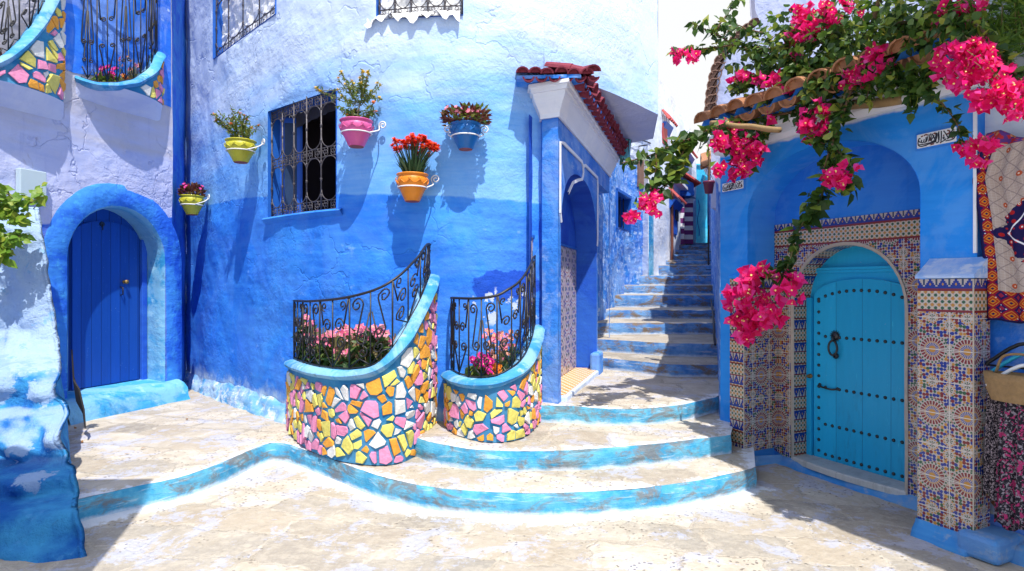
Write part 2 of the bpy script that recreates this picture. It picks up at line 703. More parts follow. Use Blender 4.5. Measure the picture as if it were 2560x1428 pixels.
plaster("paint_shop", (0.012, 0.13, 0.60), (0.025, 0.18, 0.68), (0.55, 0.62, 0.76), (0.64, 0.69, 0.80), worn=(0.5, 0.6, 0.75), worn_amt=0.25, bump=0.3)
plaster("whitewash", (0.58, 0.66, 0.80), (0.70, 0.75, 0.84), worn=(0.34, 0.52, 0.82), worn_amt=0.45, bump=0.5)
plaster("whitewash_far", (0.62, 0.68, 0.80), (0.74, 0.77, 0.84), worn=(0.30, 0.48, 0.80), worn_amt=0.35, bump=0.5, dirt=((0.25, 0.27, 0.36), 0.3))
plaster("paint_alley", (0.018, 0.14, 0.60), (0.05, 0.26, 0.72), (0.58, 0.66, 0.82), (0.70, 0.75, 0.84), worn=(0.50, 0.64, 0.85), worn_amt=0.75, bump=0.9, worn_th=0.52)
plaster("paint_sea", (0.02, 0.34, 0.60), (0.04, 0.44, 0.70), worn=(0.15, 0.58, 0.76), worn_amt=0.4, bump=0.9)
plaster("lavender", (0.50, 0.54, 0.74), (0.60, 0.63, 0.78), worn=(0.40, 0.46, 0.72), worn_amt=0.3, bump=0.5)
plaster("cap_paint", (0.10, 0.30, 0.74), (0.30, 0.46, 0.76), worn=(0.66, 0.70, 0.78), worn_amt=0.7, bump=0.4, worn_th=0.52, patch=0.8)
plaster("white_paint", (0.72, 0.73, 0.78), (0.80, 0.80, 0.84), worn=(0.55, 0.62, 0.78), worn_amt=0.3, bump=0.12, streak=0.1)
# rounded whitewashed humps low on the buttress: x, y, z, radius
LUMPS = [(-3.30, 4.28, .50, .17), (-3.62, 4.62, .76, .16), (-3.98, 4.66, .80, .15), (-3.22, 4.08, .28, .12), (-3.55, 4.30, .42, .12)]
def buttress_mat():
    k = NT("buttress_paint")
    o = k.obj
    n1, n2 = k.noise(o, 2.2, 6, 0.65), k.noise(o, 9.0, 7, 0.7)
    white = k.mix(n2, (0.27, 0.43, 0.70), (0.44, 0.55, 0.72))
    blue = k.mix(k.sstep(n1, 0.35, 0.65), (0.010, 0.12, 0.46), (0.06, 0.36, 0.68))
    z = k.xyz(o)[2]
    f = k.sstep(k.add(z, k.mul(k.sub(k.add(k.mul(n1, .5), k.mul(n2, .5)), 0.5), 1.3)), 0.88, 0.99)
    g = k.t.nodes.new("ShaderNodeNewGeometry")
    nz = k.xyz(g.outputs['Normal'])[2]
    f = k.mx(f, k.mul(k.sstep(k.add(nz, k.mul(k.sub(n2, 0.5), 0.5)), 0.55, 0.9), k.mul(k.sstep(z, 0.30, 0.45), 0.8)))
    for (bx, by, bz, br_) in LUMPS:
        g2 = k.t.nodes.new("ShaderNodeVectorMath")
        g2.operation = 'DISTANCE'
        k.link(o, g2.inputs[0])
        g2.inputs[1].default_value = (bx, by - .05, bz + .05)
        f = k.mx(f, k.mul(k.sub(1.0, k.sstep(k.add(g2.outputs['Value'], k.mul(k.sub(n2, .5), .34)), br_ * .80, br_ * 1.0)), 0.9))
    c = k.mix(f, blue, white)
    wm = k.sstep(k.add(k.mul(n2, 0.6), k.mul(k.noise(k.scale(o, (1, 1, .6)), 5, 6, .7, .8), 0.4)), 0.55, 0.62)
    c = k.mix(k.mul(wm, 0.55), c, (0.10, 0.36, 0.70))
    dk = k.sstep(k.noise(o, 4.5, 8, 0.75, 0.8), 0.60, 0.68)
    c = k.mix(k.mul(dk, 0.4), c, (0.06, 0.16, 0.36))
    h = k.add(k.mul(n1, 1.2), k.mul(k.noise(o, 12, 8, 0.72), 0.9))
    MAT["buttress_paint"] = k.finish(c, 0.8, k.bump(h, 0.9, 0.05), spec=0.15)
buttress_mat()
plaster("rim_paint", (0.025, 0.20, 0.48), (0.07, 0.36, 0.64), worn=(0.40, 0.60, 0.74), worn_amt=0.7, bump=0.5, streak=0.1, worn_th=0.56, patch=0.8, dirt=((0.05, 0.09, 0.14), 0.5))
plaster("footing_paint", (0.05, 0.30, 0.66), (0.22, 0.46, 0.74), worn=(0.62, 0.70, 0.80), worn_amt=0.9, bump=0.9, worn_th=0.50, patch=0.7)
plaster("mortar", (0.012, 0.14, 0.34), (0.035, 0.23, 0.44), worn=(0.16, 0.38, 0.52), worn_amt=0.3, bump=0.4)
plaster("terrace_fascia", (0.012, 0.15, 0.62), (0.02, 0.2, 0.7), worn=(0.12, 0.34, 0.76), worn_amt=0.3, bump=0.2)

def stone_floor(name, blue=0.35, tint=1.0, lime=0.95):
    """Worn cream paving, limewashed in drifts, whiter along kerbs (uv2.x = metres from the painted edge)."""
    k = NT(name)
    o = k.obj
    wv = k.vadd(o, k.scale(k.noise(o, 2.8, 6, 0.62, col=True), 0.34))
    rot = k.t.nodes.new("ShaderNodeMapping")
    rot.inputs['Rotation'].default_value = (0, 0, 0.22)
    k.link(wv, rot.inputs['Vector'])
    br = k.t.nodes.new("ShaderNodeTexBrick")
    br.offset = 0.37
    br.squash = 1.45
    br.squash_frequency = 3
    for nm, v in (('Scale', 1.0), ('Brick Width', 0.50), ('Row Height', 0.36), ('Mortar Size', 0.022), ('Mortar Smooth', 1.0)):
        br.inputs[nm].default_value = v
    br.inputs['Color1'].default_value = (0, 0, 0, 1)
    br.inputs['Color2'].default_value = (1, 1, 1, 1)
    br.inputs['Mortar'].default_value = (0.5, 0.5, 0.5, 1)
    k.link(rot.outputs[0], br.inputs['Vector'])
    slab = br.outputs['Color']
    T = lambda *q: tuple(x * tint for x in q)
    stone = k.ramp(slab, [(0.0, T(0.22, 0.205, 0.185)), (0.3, T(0.35, 0.295, 0.225)), (0.6, T(0.42, 0.36, 0.28)), (0.85, T(0.28, 0.26, 0.23)), (1.0, T(0.40, 0.32, 0.23))])
    n1 = k.noise(o, 2.0, 6, 0.62)
    n2 = k.noise(o, 12.0, 7, 0.72)
    stone = k.mix(k.mul(k.sstep(n2, 0.42, 0.62), 0.55), stone, T(0.48, 0.43, 0.35))
    cream = k.mix(k.sstep(k.noise(o, 5.0, 6, 0.7), 0.35, 0.65), T(0.44, 0.385, 0.305), T(0.54, 0.49, 0.41))
    # which slabs show bare; the rest of the field is limewash-bound cobble
    bare = k.mul(k.mul(k.sstep(k.m('FRACT', k.mul(slab, 7.31)), 0.34, 0.42), 0.95), k.sub(1.0, br.outputs['Fac']))
    bare = k.mul(bare, k.sstep(k.add(n1, k.mul(k.sub(n2, 0.5), 0.7)), 0.30, 0.52))
    c = k.mix(bare, cream, stone)
    b2 = k.t.nodes.new("ShaderNodeTexBrick")      # open joints
    b2.offset, b2.squash, b2.squash_frequency = 0.37, 1.45, 3
    for nm, v in (('Scale', 1.0), ('Brick Width', 0.50), ('Row Height', 0.36), ('Mortar Size', 0.007), ('Mortar Smooth', 0.3)):
        b2.inputs[nm].default_value = v
    k.link(rot.outputs[0], b2.inputs['Vector'])
    jm = k.mul(b2.outputs['Fac'], k.sstep(k.noise(o, 2.3, 5, 0.7), 0.42, 0.58))
    c = k.mix(k.mul(jm, 0.28), c, (0.18, 0.15, 0.12))
    bf = k.sstep(k.noise(o, 2.6, 9, 0.78, 0.4), 0.52, 0.56)
    c = k.mix(k.mul(bf, blue), c, (0.44, 0.49, 0.66))
    pv = k.voro(k.vadd(o, k.scale(k.noise(o, 30, 2, col=True), 0.02)), 26.0, 'F1')
    pm = k.mul(k.sub(1.0, k.sstep(pv, 0.14, 0.26)), k.mul(k.sstep(k.noise(o, 1.3, 3), 0.42, 0.54), k.sub(1.0, bare)))
    c = k.mix(k.mul(pm, 0.7), c, (0.16, 0.135, 0.12))
    sp = k.sstep(k.noise(o, 70, 3, 0.6), 0.66, 0.72)
    c = k.mix(k.mul(sp, 0.5), c, (0.20, 0.16, 0.12))
    d = k.xyz(k.uv("uv2"))[0]
    ew = k.sub(1.0, k.sstep(k.add(d, k.mul(k.sub(k.add(k.mul(k.noise(o, 3.0, 8, 0.75), .6), k.mul(n2, .4)), 0.5), 0.75)), 0.085, 0.165))
    c = k.mix(k.mul(ew, lime), c, (0.68, 0.71, 0.76))
    h = k.add(k.mul(k.noise(o, 14, 7, 0.65), 0.7), k.mul(n1, 0.8))
    h = k.sub(h, k.mul(pm, 0.6))
    h = k.sub(k.add(h, k.mul(bare, 0.22)), k.mul(jm, 0.25))
    MAT[name] = k.finish(c, 0.75, k.bump(h, 0.7, 0.03), spec=0.2)

stone_floor("paving", 0.5)
stone_floor("tread", 0.42)
stone_floor("tread_high", 0.08, 0.92, 0.15)

def riser(name, a, b, worn, dirt_amt):
    k = NT(name)
    o = k.obj
    st = k.noise(k.scale(o, (1.2, 1.2, 9)), 3.5, 6, 0.68, 0.5)
    n = k.noise(o, 5, 6, 0.65)
    c = k.mix(k.sstep(n, 0.35, 0.65), a, b)
    c = k.mix(k.mul(k.sstep(st, 0.53, 0.66), 0.7), c, worn)
    dm = k.sstep(k.noise(k.scale(o, (1, 1, 2.2)), 3.2, 8, 0.76, 0.6), 0.47, 0.60)
    c = k.mix(k.mul(dm, dirt_amt), c, (0.20, 0.155, 0.12))
    d = k.xyz(k.uv("uv2"))[0]
    ew = k.sub(1.0, k.sstep(k.add(d, k.mul(k.sub(k.noise(o, 6, 6, .7), .5), .1)), 0.0, 0.04))
    c = k.mix(k.mul(ew, 0.7), c, (0.70, 0.76, 0.84))
    MAT[name] = k.finish(c, 0.75, k.bump(k.add(k.mul(st, 0.5), n), 0.6, 0.03), spec=0.2)

riser("riser_turquoise", (0.035, 0.29, 0.52), (0.13, 0.44, 0.62), (0.42, 0.60, 0.70), 0.75)
riser("riser_blue", (0.05, 0.18, 0.48), (0.15, 0.33, 0.62), (0.42, 0.48, 0.60), 1.0)

def simple(name, col, rough=0.5, var=0.12, sc=8.0, bump=0.0, metal=0.0, spec=0.4, coat=0.0, bsc=30):
    k = NT(name)
    n = k.noise(k.obj, sc, 4, 0.6)
    a = tuple(max(0, x * (1 - var)) for x in col)
    b = tuple(min(0.95, x * (1 + var)) for x in col)
    c = k.mix(n, a, b)
    nb = k.bump(k.noise(k.obj, bsc, 5, 0.6), bump, 0.01) if bump else None
    MAT[name] = k.finish(c, rough, nb, metal, spec, coat)

simple("iron", (0.012, 0.011, 0.014), 0.45, 0.4, 20, 0.2, 0.0, 0.5)
simple("iron_grey", (0.10, 0.09, 0.10), 0.45, 0.4, 20, 0.3, 0.3, 0.5)
simple("iron_white", (0.72, 0.72, 0.74), 0.5, 0.15, 20)
simple("pot_yellow", (0.50, 0.47, 0.035), 0.42, 0.28, 9, 0.3, coat=0.12)
simple("pot_pink", (0.62, 0.10, 0.30), 0.42, 0.28, 9, 0.3, coat=0.12)
simple("pot_orange", (0.78, 0.24, 0.012), 0.42, 0.28, 9, 0.3, coat=0.12)
simple("pot_blue", (0.006, 0.13, 0.42), 0.42, 0.28, 9, 0.3, coat=0.12)
simple("pot_base", (0.28, 0.07, 0.06), 0.7, 0.3, 12)
simple("pot_maroon", (0.14, 0.02, 0.06), 0.4, 0.2, 10)
simple("soil", (0.035, 0.025, 0.018), 0.95, 0.5, 30, 0.8)
simple("stone_pink", (0.72, 0.25, 0.42), 0.75, 0.2, 22, 0.8)
simple("stone_orange", (0.76, 0.33, 0.04), 0.75, 0.2, 22, 0.8)
simple("stone_yellow", (0.68, 0.60, 0.14), 0.75, 0.2, 22, 0.8)
simple("stone_white", (0.66, 0.66, 0.64), 0.75, 0.15, 22, 0.8)
simple("roof_maroon", (0.19, 0.022, 0.045), 0.8, 0.55, 13, 0.9)
simple("terracotta", (0.34, 0.155, 0.075), 0.8, 0.4, 12, 0.6)
simple("terracotta_old", (0.20, 0.115, 0.085), 0.85, 0.45, 12, 0.7)
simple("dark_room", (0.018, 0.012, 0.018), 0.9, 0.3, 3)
simple("curtain_grey", (0.045, 0.042, 0.055), 0.8, 0.3, 5)
simple("shutter_blue", (0.012, 0.10, 0.50), 0.45, 0.2, 8, 0.15)
simple("frame_blue", (0.012, 0.11, 0.48), 0.5, 0.2, 8, 0.15)
simple("plastic_sheet", (0.80, 0.80, 0.80), 0.25, 0.06, 6, 0.9, spec=0.5, bsc=7)
simple("meter_grey", (0.44, 0.54, 0.58), 0.5, 0.06, 5, 0.1)
simple("marble", (0.52, 0.52, 0.50), 0.4, 0.18, 6, 0.1)
simple("wood_log", (0.30, 0.195, 0.085), 0.8, 0.4, 7, 0.6)
simple("wicker", (0.26, 0.16, 0.07), 0.7, 0.4, 40, 0.8)
simple("brass", (0.26, 0.17, 0.06), 0.5, 0.3, 20, 0, 0.6)
simple("hanger_black", (0.012, 0.012, 0.014), 0.35, 0.2)
simple("hanger_cyan", (0.02, 0.35, 0.55), 0.35, 0.1)
simple("hanger_white", (0.75, 0.75, 0.75), 0.35, 0.05)
simple("bark", (0.15, 0.085, 0.045), 0.85, 0.4, 20, 0.6)
simple("bark_green", (0.16, 0.13, 0.05), 0.8, 0.3, 20, 0.4)
simple("pipe_brown", (0.16, 0.05, 0.03), 0.6, 0.2)
simple("cable", (0.02, 0.02, 0.025), 0.6, 0.2)
simple("purple_paint", (0.16, 0.02, 0.16), 0.6, 0.2)
simple("stripe_white", (0.72, 0.72, 0.76), 0.6, 0.08)
simple("red_paint", (0.36, 0.05, 0.05), 0.6, 0.3, 9)
simple("lantern_glass", (0.10, 0.35, 0.42), 0.15, 0.3, 9)
simple("plaque_white", (0.70, 0.72, 0.76), 0.3, 0.06, 10)
simple("ink", (0.012, 0.014, 0.03), 0.4, 0.2)
simple("ink_red", (0.17, 0.045, 0.025), 0.4, 0.2)
simple("grout", (0.42, 0.36, 0.30), 0.8, 0.2, 20, 0.3)
simple("stud", (0.012, 0.014, 0.018), 0.35, 0.2, spec=0.6)
simple("stigma", (0.75, 0.62, 0.18), 0.6, 0.2)
simple("rag_black", (0.02, 0.017, 0.016), 0.7, 0.4, 9)

def boards(name, a, b, groove, width, axis=0, rough=0.4, gap=0.05):
    """Painted planks: uv.x runs across the boards."""
    k = NT(name)
    u = k.xyz(k.uv())[axis]
    fr = k.m('FRACT', k.div(u, width))
    g = k.mx(k.lt(fr, gap * 0.5), k.gt(fr, 1 - gap * 0.5))
    st = k.noise(k.scale(k.obj, (9, 9, 0.8)), 4.0, 5, 0.6)
    c = k.mix(st, a, b)
    bid = k.m('FRACT', k.mul(k.m('SINE', k.mul(k.m('FLOOR', k.div(u, width)), 12.9898)), 437.58))
    c = k.mix(k.mul(bid, 0.28), c, tuple(x * 0.45 for x in a))
    wz = k.xyz(k.obj)[2]
    gr = k.sstep(k.add(k.noise(k.scale(k.obj, (6, 6, 1.2)), 2.0, 7, 0.7), k.mul(k.sub(0.7, wz), 0.14)), 0.56, 0.74)
    c = k.mix(k.mul(gr, 0.45), c, tuple(x * 0.4 + 0.02 for x in a))
    sc_ = k.sstep(k.noise(k.scale(k.obj, (16, 16, 2.2)), 3.0, 6, 0.7), 0.63, 0.70)
    c = k.mix(k.mul(sc_, 0.35), c, tuple(min(.9, x * 1.5 + 0.06) for x in b))
    sp = k.sstep(k.noise(k.obj, 40, 3, 0.6), 0.70, 0.74)
    c = k.mix(k.mul(sp, 0.4), c, (0.25, 0.4, 0.7))
    c = k.mix(g, c, groove)
    h = k.sub(k.mul(st, 0.25), k.mul(g, 0.6))
    MAT[name] = k.finish(c, rough, k.bump(h, 0.5, 0.01), spec=0.35)

boards("door_blue", (0.006, 0.060, 0.34), (0.010, 0.085, 0.43), (0.002, 0.015, 0.10), 0.118, gap=0.045)
boards("door_cyan", (0.010, 0.36, 0.68), (0.016, 0.44, 0.78), (0.006, 0.16, 0.34), 0.235, gap=0.016)
boards("marble_sill", (0.48, 0.49, 0.48), (0.60, 0.60, 0.58), (0.30, 0.30, 0.28), 0.30, gap=0.012)

# ---- zellige tiles: uv in metres
NAVY, RED, GREEN, YEL, WHT = (0.012, 0.03, 0.22), (0.17, 0.018, 0.022), (0.025, 0.09, 0.045), (0.42, 0.20, 0.035), (0.42, 0.36, 0.33)

def confetti(k, v, sc, white=0.34, rnd=0.35):
    """Small coloured tesserae parted by white joints."""
    n = k.t.nodes.new("ShaderNodeTexVoronoi")
    n.feature = 'F1'
    k.link(v, n.inputs['Vector'])
    n.inputs['Scale'].default_value = sc
    n.inputs['Randomness'].default_value = rnd
    r = k.xyz(n.outputs['Color'])[0]
    c = k.ramp(r, [(0.0, NAVY), (0.32, RED), (0.62, GREEN), (0.74, NAVY), (0.86, YEL)], 'CONSTANT')
    return k.mix(k.gt(n.outputs['Distance'], white), c, WHT)

def polar(k, u, v, cx, cy, PX, PY):
    """distance and angle from the nearest lattice point (cx,cy) + (i PX, j PY)."""
    a = k.mul(k.sub(k.m('FRACT', k.add(k.div(k.sub(u, cx), PX), 0.5)), 0.5), PX)
    b = k.mul(k.sub(k.m('FRACT', k.add(k.div(k.sub(v, cy), PY), 0.5)), 0.5), PY)
    r = k.m('SQRT', k.add(k.mul(a, a), k.mul(b, b)))
    return r, k.m('ARCTAN2', b, a)

def petals(k, th, n, duty):
    return k.gt(k.m('COSINE', k.mul(th, n)), duty)

def rosettes(k, u, v, T):
    """Star-burst tile field; tile size T, repeat T x 2T."""
    uvv = k.vec(u, v, 0.0)
    c = confetti(k, uvv, 9.5 / T, 0.52, 0.35)
    for (cx, cy) in ((0.5 * T, 0.78 * T), (0.5 * T, 1.22 * T), (0.0, 1.0 * T), (0.5 * T, 0.0)):
        r, th = polar(k, u, v, cx, cy, T, 2 * T)
        c = k.mix(k.lt(r, 0.185 * T), c, WHT)
        c = k.mix(k.mul(k.mul(k.gt(r, 0.135 * T), k.lt(r, 0.185 * T)), petals(k, th, 12, -0.2)), c, YEL)
        c = k.mix(k.mul(k.mul(k.gt(r, 0.035 * T), k.lt(r, 0.10 * T)), petals(k, th, 8, 0.1)), c, GREEN)
        c = k.mix(k.lt(r, 0.03 * T), c, RED)
    r, th = polar(k, u, v, 0.0, 0.0, T, 2 * T)
    c = k.mix(k.lt(r, 0.45 * T), c, WHT)
    ring = k.mul(k.gt(r, 0.385 * T), k.lt(r, 0.44 * T))
    c = k.mix(k.mul(ring, petals(k, th, 24, 0.0)), c, GREEN)
    ring = k.mul(k.gt(r, 0.245 * T), k.lt(r, 0.365 * T))
    c = k.mix(k.mul(ring, petals(k, th, 22, -0.55)), c, RED)
    ring = k.mul(k.gt(r, 0.21 * T), k.lt(r, 0.236 * T))
    c = k.mix(ring, c, YEL)
    ring = k.mul(k.gt(r, 0.10 * T), k.lt(r, 0.20 * T))
    c = k.mix(k.mul(ring, petals(k, th, 22, -0.15)), c, NAVY)
    c = k.mix(k.lt(r, 0.105 * T), c, YEL)
    # tile joints
    fu = k.m('FRACT', k.add(k.div(u, T), 0.5))
    fv = k.m('FRACT', k.div(v, T))
    j = k.mx(k.mx(k.lt(fu, 0.012), k.gt(fu, 0.988)), k.mx(k.lt(fv, 0.012), k.gt(fv, 0.988)))
    return k.mix(j, c, (0.55, 0.52, 0.48)), j

def lattice_band(k, u, v):
    """gold / green / red star lattice."""
    c = confetti(k, k.vec(u, v, 3.7), 62.0, 0.42, 0.0)
    a = k.m('COSINE', k.mul(u, 2 * math.pi / 0.040))
    b = k.m('COSINE', k.mul(v, 2 * math.pi / 0.040))
    s = k.add(a, b)
    c = k.mix(k.gt(s, 0.9), c, YEL)
    c = k.mix(k.lt(s, -1.0), c, GREEN)
    d = k.m('ABSOLUTE', s)
    c = k.mix(k.lt(d, 0.16), c, (0.60, 0.50, 0.30))
    return c

def merlon(k, u, t, P=0.075):
    """navy stepped merlons on white; t = 0..1 up the band."""
    fr = k.m('ABSOLUTE', k.sub(k.m('FRACT', k.div(u, P)), 0.5))      # 0 at centre
    lim = k.mul(k.sub(1.0, k.m('SNAP', t, 0.2)), 0.52)
    blue = k.lt(fr, lim)
    c = k.mix(blue, WHT, NAVY)
    dot = k.lt(k.add(k.mul(fr, 1.0), k.m('ABSOLUTE', k.mul(k.sub(t, 0.45), 0.5))), 0.09)
    c = k.mix(dot, c, YEL)
    dot2 = k.mul(k.gt(fr, 0.42), k.gt(t, 0.35))
    return k.mix(dot2, c, (0.03, 0.05, 0.10))

def tiles_panel(name, T, vtop):
    """Rosette field with a merlon + lattice frieze whose top is at uv.y = vtop."""
    k = NT(name)
    x = k.xyz(k.uv())
    u, v = x[0], x[1]
    c, j = rosettes(k, u, v, T)
    f = k.sub(vtop, v)          # metres below the top
    c = k.mix(k.lt(f, 0.205), c, RED)
    c = k.mix(k.mul(k.lt(f, 0.19), k.gt(f, 0.075)), c, lattice_band(k, u, v))
    c = k.mix(k.lt(f, 0.058), c, merlon(k, u, k.sub(1.0, k.div(f, 0.058))))
    h = k.sub(k.mul(k.noise(k.obj, 6, 3), 0.3), k.mul(j, 0.4))
    MAT[name] = k.finish(c, 0.24, k.bump(h, 0.25, 0.006), spec=0.5)

def tiles_stripe(name, P):
    """Alternating lattice and merlon courses."""
    k = NT(name)
    x = k.xyz(k.uv())
    u, v = x[0], x[1]
    t = k.m('FRACT', k.div(v, P))
    c = lattice_band(k, u, v)
    c = k.mix(k.mx(k.lt(t, 0.05), k.mul(k.gt(t, 0.52), k.lt(t, 0.58))), c, RED)
    c = k.mix(k.gt(t, 0.62), c, merlon(k, u, k.div(k.sub(t, 0.62), 0.38)))
    MAT[name] = k.finish(c, 0.24, None, spec=0.5)

tiles_panel("zellige_pillar", 0.20, 1.64)
tiles_panel("zellige_niche", 0.20, 2.15)
tiles_stripe("zellige_stripe", 0.20)

def tiles_floral(name):
    """White tile with rust scrolls, navy and green sprigs."""
    k = NT(name)
    x = k.xyz(k.uv())
    u, v = x[0], x[1]
    P = 0.36
    r, th = polar(k, u, v, 0.17, 0.1, P, P)
    c = k.mix(k.lt(k.m('ABSOLUTE', k.sub(k.m('SINE', k.add(k.mul(r, 60), k.mul(th, 2))), 0.1)), 0.38), (0.52, 0.47, 0.44), (0.34, 0.10, 0.07))
    vo = k.voro(k.vec(u, v, 0), 30, 'F1', 0.6)
    c = k.mix(k.lt(vo, 0.22), c, (0.54, 0.50, 0.46))
    ring = k.mul(k.gt(r, 0.05), k.lt(r, 0.085))
    c = k.mix(k.mul(ring, petals(k, th, 6, -0.1)), c, (0.03, 0.05, 0.24))
    ring = k.mul(k.gt(r, 0.095), k.lt(r, 0.135))
    c = k.mix(k.mul(ring, petals(k, th, 6, 0.2)), c, (0.06, 0.12, 0.05))
    r2, th2 = polar(k, u, v, 0.0, 0.28, P, P)
    c = k.mix(k.mul(k.lt(r2, 0.06), petals(k, th2, 5, 0.0)), c, (0.03, 0.04, 0.20))
    MAT[name] = k.finish(c, 0.3, None, spec=0.5)

tiles_floral("floral_tile")

def tiles_blue_flower(name):
    k = NT(name)
    x = k.xyz(k.uv())
    u, v = x[0], x[1]
    r, th = polar(k, u, v, 0.12, 0.16, 0.26, 0.30)
    c = (0.30, 0.34, 0.44)
    c = k.mix(k.mul(k.gt(r, 0.04), petals(k, k.add(th, k.mul(r, 0)), 14, 0.35)), c, (0.46, 0.45, 0.42))
    c = k.mix(k.lt(r, 0.035), c, (0.5, 0.28, 0.03))
    r2, th2 = polar(k, u, v, 0.25, 0.01, 0.26, 0.30)
    c = k.mix(k.mul(k.lt(r2, 0.075), petals(k, th2, 8, -0.1)), c, (0.20, 0.07, 0.03))
    c = k.mix(k.lt(r2, 0.02), c, (0.02, 0.06, 0.2))
    MAT[name] = k.finish(c, 0.3, None, spec=0.5)

tiles_blue_flower("sunburst_tile")

def floor_tile(name):
    k = NT(name)
    x = k.xyz(k.uv())
    a = k.m('FRACT', k.mul(k.add(x[0], x[1]), 9.0))
    b = k.m('FRACT', k.mul(k.sub(x[0], x[1]), 9.0))
    g = k.mx(k.lt(a, 0.25), k.lt(b, 0.25))
    MAT[name] = k.finish(k.mix(g, (0.62, 0.26, 0.03), (0.72, 0.66, 0.52)), 0.4)

floor_tile("orange_floor_tile")

# ---- foliage
def leaf(name, stops, transl=0.35, rough=0.45):
    k = NT(name)
    c = k.ramp(k.island(), stops)
    n = k.noise(k.obj, 60, 2)
    c = k.mix(k.mul(n, 0.25), c, (0.02, 0.03, 0.008)) if not name.startswith('petal') else c
    MAT[name] = k.finish(c, rough, None, spec=0.35, transl=transl)

leaf("leaf_boug", [(0.0, (0.022, 0.06, 0.012)), (0.35, (0.04, 0.105, 0.018)), (0.65, (0.085, 0.17, 0.024)), (0.88, (0.18, 0.27, 0.035)), (1.0, (0.40, 0.40, 0.05))])
leaf("leaf_lime", [(0.0, (0.12, 0.26, 0.02)), (0.6, (0.22, 0.36, 0.03)), (1.0, (0.42, 0.45, 0.05))])
leaf("leaf_dark", [(0.0, (0.04, 0.09, 0.025)), (0.5, (0.085, 0.16, 0.04)), (0.85, (0.16, 0.22, 0.06)), (1.0, (0.22, 0.09, 0.05))])
leaf("leaf_marigold", [(0.0, (0.10, 0.17, 0.03)), (0.6, (0.18, 0.27, 0.04)), (1.0, (0.30, 0.30, 0.06))])
leaf("leaf_red", [(0.0, (0.10, 0.02, 0.025)), (0.5, (0.20, 0.05, 0.03)), (0.8, (0.10, 0.10, 0.03)), (1.0, (0.26, 0.12, 0.03))])
leaf("leaf_blade", [(0.0, (0.05, 0.12, 0.05)), (0.6, (0.09, 0.17, 0.07)), (1.0, (0.14, 0.20, 0.10))])
leaf("leaf_bamboo", [(0.0, (0.06, 0.14, 0.02)), (0.6, (0.12, 0.24, 0.03)), (1.0, (0.26, 0.38, 0.06))])
leaf("petal_magenta", [(0.0, (0.55, 0.004, 0.07)), (0.2, (0.78, 0.008, 0.15)), (0.5, (0.88, 0.012, 0.21)), (0.75, (0.92, 0.02, 0.28)), (1.0, (0.92, 0.10, 0.42))], 0.5, 0.6)
leaf("petal_pink", [(0.0, (0.72, 0.10, 0.24)), (0.6, (0.80, 0.24, 0.36)), (1.0, (0.85, 0.42, 0.48))], 0.3, 0.6)
leaf("petal_salmon", [(0.0, (0.75, 0.22, 0.20)), (0.6, (0.82, 0.38, 0.30)), (1.0, (0.85, 0.5, 0.25))], 0.3, 0.6)
leaf("petal_fuchsia", [(0.0, (0.62, 0.01, 0.22)), (1.0, (0.80, 0.04, 0.40))], 0.3, 0.6)
leaf("petal_red", [(0.0, (0.62, 0.012, 0.006)), (0.6, (0.78, 0.05, 0.012)), (1.0, (0.82, 0.14, 0.02))], 0.3, 0.6)
leaf("petal_orange", [(0.0, (0.75, 0.16, 0.01)), (1.0, (0.82, 0.28, 0.02))], 0.3, 0.6)
leaf("petal_yellow", [(0.0, (0.72, 0.38, 0.01)), (1.0, (0.80, 0.60, 0.03))], 0.3, 0.6)

